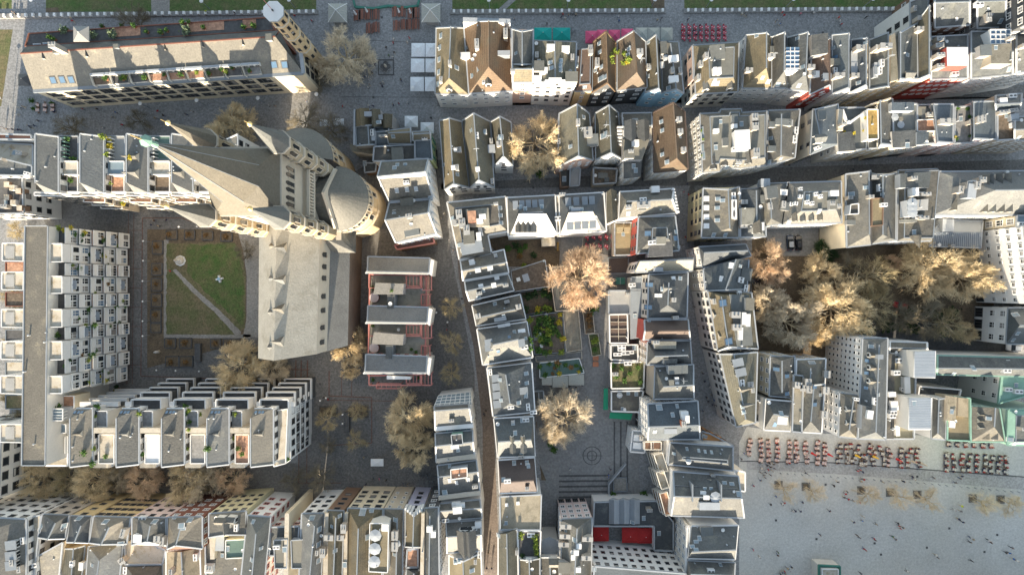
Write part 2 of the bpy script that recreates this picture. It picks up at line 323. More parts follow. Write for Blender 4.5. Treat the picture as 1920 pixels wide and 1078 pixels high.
# ---------------- building kit ----------------
BL = []; SURF_V = []; SURF_F = []; SURF_O = []; WQ = []
def surf(pts, owner):
    n = len(SURF_V); SURF_V.extend(tuple(p) for p in pts); SURF_F.append(tuple(range(n, n + len(pts)))); SURF_O.append(owner)

def window_mesh(style, var=0):
    fr = {'w': 'frame_white', 'd': 'frame_dark', 'g': 'frame_green', 'r': 'frame_red', 's': 'frame_dark', 'b': 'frame_white', 'k': 'frame_white'}[style]
    mb = MB(); t = 0.10 if style not in 'ds' else 0.07
    mb.box((-.5 + t / 2, .04, 0), (t, .12, 1), fr); mb.box((.5 - t / 2, .04, 0), (t, .12, 1), fr)
    mb.box((0, .04, .5 - t / 3), (1 - 2 * t, .12, t * .66), fr); mb.box((0, .06, -.5 + t / 3), (1.1, .2, t * .66), fr)
    if style in 'wgrb': mb.box((0, .035, 0), (.07, .08, 1 - 1.4 * t), fr)
    if style in 'wb': mb.box((0, .035, .14), (1 - 2 * t, .08, .05), fr)
    if style == 's':
        mb.box((-.17, .035, 0), (.04, .08, .9), fr); mb.box((.17, .035, 0), (.04, .08, .9), fr)
    mb.poly([(-.46, .015, -.46), (.46, .015, -.46), (.46, .015, .46), (-.46, .015, .46)], 'glass_sky' if style == 'b' else 'glass')
    if var: mb.poly([(-.45, .025, .46 - (.42, .9)[var - 1]), (.45, .025, .46 - (.42, .9)[var - 1]), (.45, .025, .46), (-.45, .025, .46)], ('blind', 'curtain')[var - 1])
    return mb.mesh('window_' + {'w': 'casement', 'd': 'dark', 'g': 'green', 'r': 'red', 's': 'shop', 'b': 'blue', 'k': 'plain'}[style])
WM = {(s, v): window_mesh(s, v) for s in 'wdgrsbk' for v in range(3)}

def wall_windows(root, p, q, zt, zb, spec, ground=True):
    """a grid of windows on the wall p->q when it faces the middle of the picture"""
    mid = (p + q) / 2; d = q - p; d.z = 0; L = d.length
    if L < 2.0: return
    d.normalize(); n = Vector((d.y, -d.x, 0))
    return mid, d, n, L

def add_windows(root, p, q, cen, zt, zb, spec, storey=3.05, shop=True):
    d = Vector((q.x - p.x, q.y - p.y, 0)); L = d.length
    if L < 1.6: return
    d.normalize(); n = Vector((d.y, -d.x, 0)); mid = Vector(((p.x + q.x) / 2, (p.y + q.y) / 2, 0))
    if n.dot(mid - Vector((cen.x, cen.y, 0))) < 0: n = -n
    if n.dot(-mid) < 0.4: return
    st, sp, ww, hh = spec
    rows = max(1, int((zt - zb - 0.35) / storey)); cols = max(1, int((L - 0.5) / sp))
    rz = math.atan2(n.y, n.x) - math.pi / 2
    top0 = zt - 0.55
    for r in range(rows):
        zc = top0 - hh / 2 - r * storey
        if zc - hh / 2 < zb + 0.2: break
        g = shop and zb < 0.1 and zc < 3.2
        for c in range(cols):
            x = (c + 0.5) * (L / cols) - L / 2
            pos = mid + d * x + n * 0.02
            if g: WQ.append((root, (pos.x, pos.y, 1.45), rz, 's', min(L / cols * 0.8, 2.6), 2.4, n))
            else: WQ.append((root, (pos.x, pos.y, zc), rz, st, ww, hh, n))

def b(label, q, ze, t='gv', zr=None, r=None, it=0.0, ib=0.0, roof='slate', wall='white', edge='zinc', ew=0.35, zb=0.0, name='town_house', cat='house',
      win=('w', 2.2, 1.05, 1.5), on=None, gable=None, ends=None, zq=None, inset=2.0, top=None, par=0.45, storey=3.05, shop=True, edges=None, group=None, coping=True, gw=True):
    P = [W(q[2 * i], q[2 * i + 1], zq[i] if zq else ze) for i in range(len(q) // 2)]; N = len(P)
    cen = sum(P, Vector()) / N
    if on: root = on
    else:
        root = thing(name, label, cat, (round(cen.x, 2), round(cen.y, 2), 0), group)
    rec = dict(root=root, P=P, ze=ze, zr=zr or ze, label=label, n=len(BL), auto=on is None); BL.append(rec); k = rec['n']
    zr = zr if zr is not None else ze + 4
    gmat = gable or wall
    wl = MB(); rf = MB(); ed = MB()
    for i in range(N):
        a, c = P[i], P[(i + 1) % N]
        pts = [Vector((a.x, a.y, zb)), Vector((c.x, c.y, zb)), c, a]
        wl.poly(pts, 'wall_' + wall if 'wall_' + wall in M else wall); surf(pts, k)
        if win: add_windows(root, a, c, cen, min(a.z, c.z), zb, win, storey, shop)
    def rface(pts, m=None): rf.poly(pts, m or roof); surf(pts, k)
    gm = 'wall_' + gmat if 'wall_' + gmat in M else gmat
    def gface(pts, e0, e1, apex):
        wl.poly(pts, gm); surf(pts, k)
        if coping and edge:
            for z_ in (e0, e1): ed.bar(z_ + Vector((0, 0, .08)), apex + Vector((0, 0, .08)), ew, .3, edge)
        if win and gw and zr - ze > 2.2:
            dd = Vector((e1.x - e0.x, e1.y - e0.y, 0)); L = dd.length; dd.normalize(); n = Vector((dd.y, -dd.x, 0)); mid = (e0 + e1) / 2
            if n.dot(mid - cen) < 0: n = -n
            if n.dot(-mid) > 0.4:
                rz = math.atan2(n.y, n.x) - math.pi / 2
                for x in ((-.9, .9) if L > 6 else (0,)):
                    pos = mid + dd * x + n * .02
                    WQ.append((root, (pos.x, pos.y, ze + (zr - ze) * .28), rz, win[0], .85, 1.15, n))
    eb = [True] * N
    if t in ('gv', 'gh'):
        if t == 'gv': A0, A1, B0, B1 = P[0], P[1], P[3], P[2]; ea, ec = 0, 2
        else: A0, A1, B0, B1 = P[0], P[3], P[1], P[2]; ea, ec = 3, 1
        if r: a = W(r[0], r[1], zr); c = W(r[2], r[3], zr)
        else:
            ma, mc = (A0 + A1) / 2, (B0 + B1) / 2
            a = ma.lerp(mc, it); c = mc.lerp(ma, ib); a.z = c.z = zr
        en = ends or (('h' if it > 0.01 else 'g') + ('h' if ib > 0.01 else 'g'))
        rface([A0, B0, c, a]); rface([A1, B1, c, a])
        for e, (u, v, w_), ei in ((en[0], (A0, A1, a), ea), (en[1], (B0, B1, c), ec)):
            if e == 'g': gface([u, v, w_], u, v, w_); eb[ei] = False
            else: rface([u, v, w_])
        if edge: ed.bar(a + Vector((0, 0, .06)), c + Vector((0, 0, .06)), .28, .16, roof if roof.startswith('tile') else 'zinc_dark')
    elif t == 'flat':
        rface(P)
        if edge and par:
            for i in range(N):
                a, c = P[i], P[(i + 1) % N]; ed.bar(a + Vector((0, 0, par / 2)), c + Vector((0, 0, par / 2)), ew, par, edge)
        eb = [False] * N
    elif t == 'shed':
        rface(P)
    elif t == 'man':
        I = []
        for i in range(N):
            a, c, p_ = P[i], P[(i + 1) % N], P[i - 1]
            d1 = (c - a); d1.z = 0; d1.normalize(); d0 = (a - p_); d0.z = 0; d0.normalize()
            n1 = Vector((-d1.y, d1.x, 0)); n0 = Vector((-d0.y, d0.x, 0))
            if n1.dot(cen - a) < 0 and inpoly(a.x + d1.x * .2 + n1.x * .3, a.y + d1.y * .2 + n1.y * .3, P) is False: n1 = -n1; 
            if not inpoly((p_.x + a.x) / 2 + n0.x * .3, (p_.y + a.y) / 2 + n0.y * .3, P): n0 = -n0
            if not inpoly((c.x + a.x) / 2 + n1.x * .3, (c.y + a.y) / 2 + n1.y * .3, P): n1 = -n1
            bis = n0 + n1; sc = inset * 2 / max(bis.length_squared, .3)
            w_ = a + bis * sc; w_.z = zr; I.append(w_)
        for i in range(N): rface([P[i], P[(i + 1) % N], I[(i + 1) % N], I[i]])
        rface(I, top or roof); rec['I'] = I
        if edge:
            for i in range(N): ed.bar(I[i] + Vector((0, 0, .05)), I[(i + 1) % N] + Vector((0, 0, .05)), .22, .18, 'zinc_dark')
    if edge and t != 'flat':
        for i in range(N):
            if eb[i] and (edges is None or 'TRBL'[i] in edges if N == 4 else True):
                a, c = P[i], P[(i + 1) % N]; ed.bar(a + Vector((0, 0, .03)), c + Vector((0, 0, .03)), ew, .3, edge)
    wl.obj('wall', root); rf.obj('roof', root); ed.obj('parapet' if t == 'flat' else 'gutter', root)
    return root

def blk(on, q, z0, z1, m, top=None, name='roof_block', z1s=None, win=None, par=None):
    """a block on a building: its top outline in the photograph at height z1, walls down to z0"""
    P = [W(q[2 * i], q[2 * i + 1], z1s[i] if z1s else z1) for i in range(len(q) // 2)]; N = len(P); mb = MB()
    k = next((r['n'] for r in BL if r['root'] is on), 0); cen = sum(P, Vector()) / N
    for i in range(N):
        a, c = P[i], P[(i + 1) % N]; pts = [Vector((a.x, a.y, z0)), Vector((c.x, c.y, z0)), c, a]; mb.poly(pts, m); surf(pts, k)
        if win: add_windows(on, a, c, cen, z1, z0, win, shop=False)
    mb.poly(P, top or m); surf(P, k)
    if par:
        for i in range(N): mb.bar(P[i] + Vector((0, 0, .15)), P[(i + 1) % N] + Vector((0, 0, .15)), .2, .3, par)
    return mb.obj(name, on)

# small roof pieces, each one mesh shared by all alike
def _m(f, name):
    mb = MB(); f(mb); return mb.mesh(name)
def _velux(mb):
    mb.box((0, 0, .05), (1, 1, .14), 'zinc', 0); mb.box((0, 0, .13), (.72, .76, .03), 'glass_roof')
    mb.box((0, .46, .16), (1.0, .08, .06), 'frame_white')
def _velux2(mb):
    mb.box((0, 0, .05), (1, 1, .14), 'frame_dark', 0); mb.box((0, 0, .13), (.76, .8, .03), 'glass_sky')
def _chim(mat_):
    def f(mb):
        mb.box((0, 0, .5), (1, 1, 1), mat_); mb.box((0, 0, 1.01), (1.14, 1.14, .06), 'concrete_grey')
        for x in (-.24, .24): mb.cone((x, 0, 1.04), .13, .11, .14, 6, 'zinc_dark', top='frame_dark')
    return f
def _pipe(mb):
    mb.cone((0, 0, -.2), .5, .5, 1.0, 8, 'zinc', top='frame_dark'); mb.cone((0, 0, .85), .7, .05, .25, 8, 'zinc')
def _ac(mb):
    mb.box((0, 0, .5), (1, 1, 1), 'metal_white')
    for x in (-.25, .25): mb.cone((x, 0, 1.0), .2, .2, .03, 10, 'frame_dark')
def _hut(m1, m2):
    def f(mb):
        mb.box((0, 0, .46), (1, 1, .92), m1); mb.box((0, 0, .96), (1.05, 1.05, .08), m2)
    return f
def _dome(mb):
    mb.box((0, 0, .1), (1, 1, .3), 'frame_white'); mb.cone((0, 0, .25), .62, .25, .22, 4, 'glass_roof', rot=math.pi / 4)
def _dish(mb):
    mb.cone((0, 0, 0), .06, .06, .9, 5, 'zinc'); 
    for i in range(2): mb.cone((.12, -.05, .75 + .08 * i), .12 + .2 * i, .3 + .18 * i, .08, 9, 'frame_white', cap=False)
    mb.box((.12, -.05, .80), (.3, .3, .03), 'frame_white')
def _ant(mb):
    mb.cone((0, 0, 0), .05, .04, 3.0, 5, 'zinc')
    for z, L in ((2.2, 1.6), (2.5, 1.3), (2.8, 1.0)): mb.box((0, 0, z), (.05, L, .05), 'zinc')
    mb.box((.3, 0, 2.5), (1.4, .05, .05), 'zinc')
def _dormer(roofm, front):
    def f(mb):   # local +y = down the slope; unit width 1, depth 1 (back at y=-1), ridge at z=1.35
        a, d = .5, 1.0
        mb.poly([(-a, 0, -.4), (a, 0, -.4), (a, 0, .8), (0, 0, 1.35), (-a, 0, .8)], front)
        mb.poly([(-a, 0, -.4), (-a, -d, -.4), (-a, -d, .8), (-a, 0, .8)], front); mb.poly([(a, 0, -.4), (a, -d, -.4), (a, -d, .8), (a, 0, .8)], front)
        mb.poly([(-a - .08, .08, .76), (0, .08, 1.38), (0, -1.6 * d, 1.38), (-a - .08, -1.2 * d, .76)], roofm); mb.poly([(a + .08, .08, .76), (0, .08, 1.38), (0, -1.6 * d, 1.38), (a + .08, -1.2 * d, .76)], roofm)
        mb.box((0, .02, .3), (.72, .06, .9), 'frame_white'); mb.box((0, .045, .3), (.56, .06, .74), 'glass')
    return f
def _boxdormer(mb):
    a, d = .5, 1.0
    mb.box((0, -.6, .35), (1, 1.2, 1.1), 'zinc', top='slate'); mb.box((0, -.55, .93), (1.12, 1.35, .08), 'zinc', top='zinc_dark')
    mb.box((0, .0, .38), (.82, .06, .8), 'frame_white'); mb.box((-.19, .03, .38), (.32, .06, .66), 'glass'); mb.box((.19, .03, .38), (.32, .06, .66), 'glass')
def _spike(mb):
    a, d = .5, 1.0
    mb.poly([(-a, 0, 0), (a, 0, 0), (0, 0, .8)], 'stone_pale'); mb.poly([(-a, .02, 0), (0, .02, .82), (0, -1.7, .82)], 'slate'); mb.poly([(a, .02, 0), (0, .02, .82), (0, -1.7, .82)], 'slate')
PM = dict(v=('skylight', _m(_velux, 'skylight')), V=('skylight', _m(_velux2, 'skylight')), c=('chimney', _m(_chim('wall_greige'), 'chimney')), C=('chimney', _m(_chim('brick_red'), 'chimney')),
          p=('vent_pipe', _m(_pipe, 'vent_pipe')), a=('air_conditioner', _m(_ac, 'air_conditioner')), h=('roof_hut', _m(_hut('concrete_grey', 'bitumen_grey'), 'roof_hut')), w=('roof_hut', _m(_hut('metal_white', 'metal_white'), 'roof_hut')),
          H=('roof_hut', _m(_hut('zinc_dark', 'zinc'), 'roof_hut')), o=('roof_dome', _m(_dome, 'roof_dome')), s=('satellite_dish', _m(_dish, 'satellite_dish')), n=('antenna', _m(_ant, 'antenna')),
          d=('dormer', _m(_dormer('slate', 'off_white' if 0 else 'wall_off_white'), 'dormer')), D=('dormer', _m(_dormer('slate_dark', 'zinc_dark'), 'dormer')), b=('dormer', _m(_boxdormer, 'dormer')), g=('dormer', _m(_spike, 'dormer')))
SZ = dict(v=(1.0, 1.3, 1), V=(1.2, 1.6, 1), c=(1.3, .8, 1.9), C=(1.3, .8, 1.9), p=(.35, .35, .8), a=(1.8, 1.0, 1.0), h=(2.2, 2.2, 2.0), w=(2, 2, 1.6), H=(2, 2, 1.6), o=(1.3, 1.3, 1), s=(1, 1, 1), n=(1, 1, 1), d=(1.6, 1.6, 1.6), D=(1.5, 1.5, 1.5), b=(1.9, 1.8, 1.5), g=(2, 2, 1.6))
DET = []
def D(kind, *xy, s=None, rz=None):
    """roof pieces of one kind at photograph pixels x, y, x, y, ..."""
    for i in range(0, len(xy), 2): DET.append((kind, xy[i], xy[i + 1], s, rz))
def finish_buildings():
    tree = BVHTree.FromPolygons(SURF_V, SURF_F); cam_p = Vector((0, 0, CAMH)); nwin = 0
    def ray(px, py):
        d = (W(px, py, 0) - cam_p).normalized(); h = tree.ray_cast(cam_p, d)
        return h
    def place(kind, px, py, s, rz, only=None, flat_ok=True):
        loc, nor, idx, dist = ray(px, py)
        if loc is None: return False
        if nor.z < 0: nor = -nor
        if nor.z < 0.25: return False
        k = SURF_O[idx]
        if only is not None and k != only: return False
        root = BL[k]['root']; nm, me = PM[kind]; sz = s or SZ[kind]
        hx = Vector((nor.x, nor.y, 0))
        if hx.length > 0.12: ang = math.atan2(hx.y, hx.x) - math.pi / 2
        else:
            P = BL[k]['P']; e = P[1] - P[0]; ang = math.atan2(e.y, e.x)
        if rz is not None: ang = rz
        if kind in 'vV' and hx.length > 0.05:
            z = nor.normalized(); x = Vector((math.cos(ang), math.sin(ang), 0)); x = (x - z * x.dot(z)).normalized(); y = z.cross(x)
            rot = Matrix((x, y, z)).transposed().to_euler()
            inst(nm, me, root, loc, sc=sz, rot=rot)
        else:
            off = Vector((0, 0, -0.35 if kind in 'cChwHap' and hx.length > .12 else 0))
            if kind in 'dDb': off = Vector((0, 0, .1))
            inst(nm, me, root, loc + off, rz=ang, sc=sz)
        return True
    for kind, px, py, s, rz in DET: place(kind, px, py, s, rz)
    # weathering pieces every roof has: pipes, skylights, a chimney
    rr = random.Random(11)
    for rec in BL:
        if not rec['auto']: continue
        xs = [(960 + p.x * FPX / (CAMH - p.z), 539 - p.y * FPX / (CAMH - p.z)) for p in rec['P']]
        x0, x1 = min(p[0] for p in xs), max(p[0] for p in xs); y0, y1 = min(p[1] for p in xs), max(p[1] for p in xs)
        ar = (x1 - x0) * (y1 - y0); want = min(5, 1 + int(ar / 2200)); tries = 0
        while want > 0 and tries < 40:
            tries += 1; px, py = rr.uniform(x0, x1), rr.uniform(y0, y1)
            if not (8 < px < 1912 and 8 < py < 1070): continue
            kd = rr.choice('ppppvvvcas' if rec.get('plain') is None else 'p')
            s = SZ[kd]; f = rr.uniform(.75, 1.15)
            if place(kd, px, py, (s[0] * f, s[1] * f, s[2] * rr.uniform(.7, 1.1)), None, only=rec['n']): want -= 1
    for root, pos, rz, st, ww, hh, n in WQ:
        p = Vector(pos) + n * 0.15; px = 960 + p.x * FPX / (CAMH - p.z); py = 539 - p.y * FPX / (CAMH - p.z)
        if not (-6 < px < 1926 and -6 < py < 1084): continue
        vis = 0
        for dz in (hh * .4, -hh * .4):
            t = p + Vector((0, 0, dz)); d = t - cam_p; L = d.length; h = tree.ray_cast(cam_p, d.normalized())
            if h[0] is None or h[3] > L - 0.05: vis += 1
        if vis == 0: continue
        inst('window', WM[(st, rr.choice((0, 0, 0, 0, 0, 1, 1, 2)) if st != 's' else 0)], root, pos, rz, (ww, 1, hh)); nwin += 1
    return tree
mat('awning_green', (0.02, 0.22, 0.12), 0.8, 0.06); mat('awning_teal', (0.01, 0.30, 0.27), 0.8, 0.06); mat('awning_pink', (0.62, 0.10, 0.20), 0.8, 0.06); mat('awning_beige', (0.38, 0.38, 0.34), 0.8, 0.06); mat('awning_white', (0.66, 0.69, 0.72), 0.8, 0.05); mat('awning_red', (0.42, 0.03, 0.03), 0.8, 0.06); mat('awning_grey', (0.27, 0.27, 0.26), 0.8, 0.05)
# ---------------- river row (top right) ----------------
wd_ = ('d', 2.2, 1.0, 1.4); ww_ = ('w', 2.2, 1.05, 1.5); wt_ = ('w', 1.8, .95, 1.4); wk_ = ('k', 2.2, 1.3, 1.0)
b('white gabled house with one green and one brown roof slope beside the white tents', (818, 53, 872, 53, 879, 178, 816, 176), 10.5, 'gv', 15.5, (845, 52, 842, 147), ends='gh', roof='slate_moss', wall='white', win=wk_)
g1b = b('tall white house with streaked brown roof and bright triangular hip by the tents', (869, 42, 957, 40, 961, 171, 879, 176), 11, 'gv', 17, (916, 40, 916, 126), ends='gh', roof='tile_brown', wall='white', win=wk_)
blk(g1b, (868, 33, 957, 36, 957, 44, 868, 42), 8, 14.5, 'wall_white', 'zinc', 'parapet')
D('c', 895, 90, 948, 70, s=(2.2, 1.0, 2.6)); D('w', 872, 108, s=(1.6, 3.2, 1.5)); D('H', 945, 105, s=(1.2, 3, 2)); D('s', 890, 108, 886, 116); D('d', 843, 172, 916, 162); D('v', 827, 68, 825, 90, 824, 112, 823, 136, 822, 158, 886, 142, 898, 130, s=(1.4, 1.2, 1))
b('narrow salmon pink house with grey saddle roof between two white houses', (960, 55, 1000, 56, 999, 122, 961, 122), 15, 'gv', 18, (979, 60, 979, 122), ends='gg', roof='slate', wall='salmon')
g1c = b('salmon pink street front with cream mansard left of the stepped gable', (961, 120, 999, 120, 999, 155, 961, 155), 15, 'gh', 18, (961, 130, 999, 130), ends='gg', roof='slate_moss', wall='salmon', win=('w', 2.6, 1.3, 1.6))
g1d = b('white house with stepped gable, flat dark roof full of chimneys behind', (1001, 77, 1081, 80, 1078, 162, 999, 160), 14.5, 'gv', 18, (1040, 78, 1041, 148), ends='hg', roof='slate_moss', wall='white', win=('d', 2.4, 1.1, 1.2))
for i, (x0, x1, z) in enumerate(((1000, 1018, 15.2), (1014, 1026, 16.4), (1022, 1034, 17.6), (1029, 1053, 18.8), (1048, 1060, 17.6), (1056, 1068, 16.4), (1064, 1080, 15.2))): blk(g1d, (x0, 158 - (z - 15) * 3.2, x1, 158 - (z - 15) * 3.2, x1, 161 - (z - 15) * 3.2, x0, 161 - (z - 15) * 3.2), 14, z, 'wall_white', 'metal_white', 'gable_step')
D('w', 1032, 92, 1060, 95, 1019, 135, 1008, 150, s=(1.5, 1.9, 1.3)); D('v', 1032, 118, 1034, 128); D('o', 1051, 115, 1050, 124, 1050, 132, s=(1.1, 1.1, 1)); D('c', 1006, 108, 1010, 122, 1068, 142, 1072, 112); D('h', 1070, 150, 1008, 130, s=(2.4, 3, 2.5))
b('small ochre house with dark flat roof and a narrow mansard', (1082, 95, 1111, 93, 1110, 170, 1078, 172), 11.5, 'man', 14, inset=.9, roof='tile_dark', top='tile_dark', wall='ochre', edge='zinc_dark')
D('H', 1085, 112, s=(1.6, 2.4, .5)); D('o', 1083, 123); D('c', 1106, 98, s=(1, 2, 1.5)); D('v', 1096, 163, s=(1.2, 1, 1))
b('slate clad gabled house with brown tile roof beside the plant filled roof terrace', (1112, 80, 1155, 82, 1153, 172, 1110, 174), 11, 'gv', 16.5, (1136, 60, 1139, 156), ends='gg', roof='tile_brown', wall='dark', edge='tile_brown', win=('k', 2.6, 1.3, .9))
b('slate clad house with brown tile roof and bright tiled hip end', (1157, 78, 1210, 78, 1213, 165, 1157, 170), 11, 'gv', 17, (1188, 59, 1194, 136), ends='gh', roof='tile_brown', wall='dark', edge='zinc', win=('k', 2.6, 1.6, .9))
D('v', 1124, 82, 1125, 98, 1128, 126, 1117, 132, 1180, 92, 1178, 103); D('v', 1127, 148, s=(1.3, 2.2, 1)); D('c', 1118, 122, s=(2.0, 1.0, 2.0)); D('c', 1196, 105, s=(1.4, 1.4, 2.6)); D('n', 1200, 118)
b('light blue gabled house with long dark brown roof', (1212, 80, 1236, 78, 1241, 176, 1210, 174), 10.5, 'gv', 14.5, (1230, 66, 1235, 166), ends='gg', roof='slate_moss', wall='blue', win=('k', 2.4, 1.0, 1.0))
b('light blue gabled house with cluttered flat grey roof', (1238, 78, 1272, 80, 1282, 176, 1242, 174), 10.5, 'gv', 13.5, (1257, 82, 1268, 168), ends='hg', roof='slate', wall='blue', win=('k', 2.4, 1.0, 1.0))
D('h', 1245, 92, s=(3, 2, 1.2)); D('w', 1262, 112, 1240, 124, 1262, 150, s=(1.6, 2.4, 1)); D('p', 1248, 110, s=(1.2, 1.2, 1)); D('c', 1272, 136, 1258, 136, 1213, 130); D('s', 1275, 140); D('v', 1218, 128, 1215, 144)
b('house with red side wall and white street front below a dark mansard roof', (1299, 86, 1385, 80, 1383, 173, 1304, 177), 11, 'man', 14.5, inset=2.6, roof='slate_moss', top='bitumen_grey', wall='off_white', win=('d', 2.4, 1.3, 1.4), edge='zinc')
r = BL[-1]['root']; blk(r, (1297, 86, 1299, 86, 1301, 150, 1299, 150), 4, 11.6, 'wall_salmon', 'zinc', 'side_wall', win=('d', 3.6, 1.2, 2.0))
D('h', 1344, 100, s=(3.6, 3.6, .6)); D('w', 1338, 136, 1346, 136, s=(.9, 1.6, 1.2)); D('v', 1338, 156, 1345, 156); D('c', 1320, 110, 1310, 125, 1306, 150, s=(1.4, .9, 2.2)); D('d', 1321, 172, 1366, 170)
b('white gabled house with bright hip right of the red walled house', (1399, 66, 1446, 70, 1446, 166, 1392, 166), 11, 'gv', 17, (1437, 62, 1437, 128), ends='gh', roof='slate_moss', wall='white', win=ww_)
b('white house with dark gable roof left of the blue glass skylight', (1447, 70, 1474, 72, 1475, 166, 1447, 166), 11.5, 'gv', 16, (1471, 61, 1470, 134), ends='gh', roof='slate', wall='white', win=ww_)
b('white house with blue glass skylight set between two dark gables', (1475, 72, 1520, 70, 1516, 171, 1476, 168), 11.5, 'gv', 16, (1514, 61, 1511, 138), ends='gh', roof='slate', wall='white', win=ww_)
r = BL[-1]['root']; blk(r, (1474, 89, 1499, 89, 1497, 132, 1473, 132), 12, 15.6, 'frame_white', 'glass_sky', 'glass_roof')
for y in (96, 104, 112, 120, 128): blk(r, (1474, y, 1499, y, 1499, y + .9, 1474, y + .9), 15, 15.75, 'frame_white', None, 'glazing_bar')
for x in (1482, 1490): blk(r, (x, 89, x + .8, 89, x + .8, 132, x, 132), 15, 15.8, 'frame_white', None, 'glazing_bar')
D('c', 1400, 136, 1517, 84, 1516, 95, 1515, 130, 1516, 142, 1441, 110, s=(1.0, 1.6, 2.0)); D('h', 1445, 95, s=(1.6, 2.4, 1)); D('V', 1447, 130, 1448, 96); D('n', 1445, 108); D('v', 1458, 158, 1498, 160, 1505, 126)
b('dark red house with brown roof and white framed bay between grey roofs', (1522, 75, 1556, 72, 1557, 172, 1518, 178), 12, 'gv', 15, (1555, 74, 1556, 160), ends='gg', roof='tile_dark', wall='red', gable='red')
r = BL[-1]['root']; blk(r, (1522, 66, 1553, 62, 1553, 100, 1522, 105), 11, 15.2, 'wall_grey', 'slate', 'upper_roof')
D('w', 1528, 141, s=(1.6, 1.6, 1)); D('b', 1540, 147, s=(1.6, 1.6, 1)); D('h', 1563, 120, s=(1.6, 3, 1.6)); D('a', 1564, 135); D('V', 1566, 108)
b('white house with long grey shed roof in the river row', (1560, 66, 1592, 66, 1592, 172, 1560, 177), 13, 'gv', 16, (1591, 63, 1591, 165), ends='gg', roof='slate_blue', wall='white', edge='zinc')
b('white house with dark shed roof and grey metal roof boxes', (1596, 76, 1626, 72, 1625, 168, 1594, 174), 13, 'gv', 16.5, (1624, 72, 1624, 160), ends='gg', roof='slate_dark', wall='white', edge='zinc')
D('H', 1602, 109, 1602, 130, s=(2.8, 2.4, 1)); D('c', 1605, 96, s=(1.2, 2.2, 2.4)); D('c', 1565, 147, 1640, 96, s=(1.0, 2.2, 2.6)); D('c', 1597, 146, s=(1, 2, 2)); D('p', 1582, 133, 1616, 120)
b('cream fronted house with grey roof and a tall cream chimney', (1630, 76, 1664, 68, 1667, 164, 1630, 168), 14, 'gv', 17.5, (1665, 62, 1665, 162), ends='gg', roof='slate_blue', wall='cream', edge='zinc')
D('H', 1640, 130, 1638, 138, s=(2.6, 1.2, 1.2)); D('a', 1652, 120, 1648, 134); D('n', 1660, 112); D('c', 1648, 95, s=(1.2, 2.6, 3)); D('b', 1634, 137)
b('pale yellow house with steep grey roof and pale party wall', (1686, 62, 1720, 44, 1720, 148, 1686, 152), 15, 'gv', 18.5, (1688, 62, 1688, 148), ends='gg', roof='slate_blue', wall='cream', edge='zinc')
b('pale yellow house with brown grey roof and cream chimney blocks', (1721, 40, 1744, 10, 1744, 146, 1722, 148), 15, 'gv', 18.5, (1742, 12, 1742, 140), ends='gg', roof='slate_moss', wall='cream', edge='zinc')
blk(BL[-1]['root'], (1671, 66, 1686, 58, 1685, 150, 1670, 154), 10, 14.8, 'wall_beige', 'gravel_roof', 'party_wall')
D('h', 1729, 108, s=(2.4, 2.8, 1.5)); D('d', 1705, 144, 1727, 144); D('c', 1718, 40, 1717, 60, s=(1, 1.6, 2)); D('p', 1695, 100, 1700, 80)
b('white house with dark windows on its side wall at the end of the promenade', (1706, 4, 1741, -12, 1741, 44, 1707, 62), 13.5, 'gv', 16.5, (1740, -10, 1740, 44), ends='gg', roof='slate', wall='white', win=('s', 4.2, 1.5, 1.7))
b('large grey slate house with brown flank wall at the top edge', (1752, -40, 1818, -45, 1818, 48, 1752, 53), 15, 'gh', 19, (1752, 6, 1818, 4), ends='gg', roof='slate', wall='brown', edge='zinc')
b('red plastered house with flat white roof box and grey roofs', (1745, 70, 1814, 66, 1814, 147, 1745, 150), 14.5, 'gh', 17, (1745, 110, 1814, 104), ends='gg', roof='slate', wall='red', win=('w', 1.7, 1.1, .9))
blk(BL[-1]['root'], (1775, 89, 1815, 89, 1815, 124, 1776, 124), 14, 18.5, 'wall_red', 'metal_white', 'roof_box')
D('c', 1752, 80, 1752, 110, 1752, 130, 1750, 92, s=(1.8, 1.0, 2.4)); D('h', 1765, 118, s=(1.6, 1.6, 1)); D('a', 1788, 140); D('c', 1790, 52, s=(1.2, 2.4, 2))
b('grey slate house with white glass roof at the top right', (1832, -40, 1886, -45, 1886, 52, 1832, 54), 15, 'gh', 19.5, (1832, 4, 1886, 2), ends='gg', roof='slate_blue', wall='grey', edge='zinc')
g = b('white house with tan flat roof block and glazed studio roof', (1820, 60, 1900, 60, 1898, 140, 1820, 148), 15, 'gh', 17.5, (1820, 100, 1898, 98), ends='gg', roof='slate', wall='white', win=wt_)
blk(g, (1858, 84, 1897, 82, 1897, 120, 1858, 120), 14, 19, 'wall_beige', 'gravel_roof', 'roof_box'); blk(g, (1858, 56, 1896, 54, 1896, 82, 1858, 83), 14, 18.5, 'frame_white', 'glass_sky', 'glass_roof')
for x in (1857, 1867, 1876, 1886, 1895): blk(g, (x, 55, x + 1.3, 55, x + 1.3, 83, x, 83), 18, 18.7, 'frame_white', None, 'glazing_bar')
for y in (55, 64, 73, 82): blk(g, (1858, y, 1896, y, 1896, y + 1.2, 1858, y + 1.2), 18, 18.75, 'frame_white', None, 'glazing_bar')
D('c', 1842, 40, 1826, 54, 1818, 50, s=(1.2, 2, 2.2)); D('V', 1848, 75, 1848, 100); D('h', 1838, 100, s=(2.6, 2.6, 2)); D('v', 1876, 40)
b('white fronted house with light grey roof at the right edge of the river row', (1905, 45, 1990, 40, 1990, 125, 1905, 138), 15, 'gh', 18, (1905, 92, 1990, 88), ends='gg', roof='slate', wall='white', win=wt_)
b('dark brick office building with white window frames in the top right corner', (1922, -60, 2010, -60, 2010, 42, 1922, 46), 22, 'flat', roof='bitumen', wall='dark', win=('w', 2.2, 1.6, 1.2))

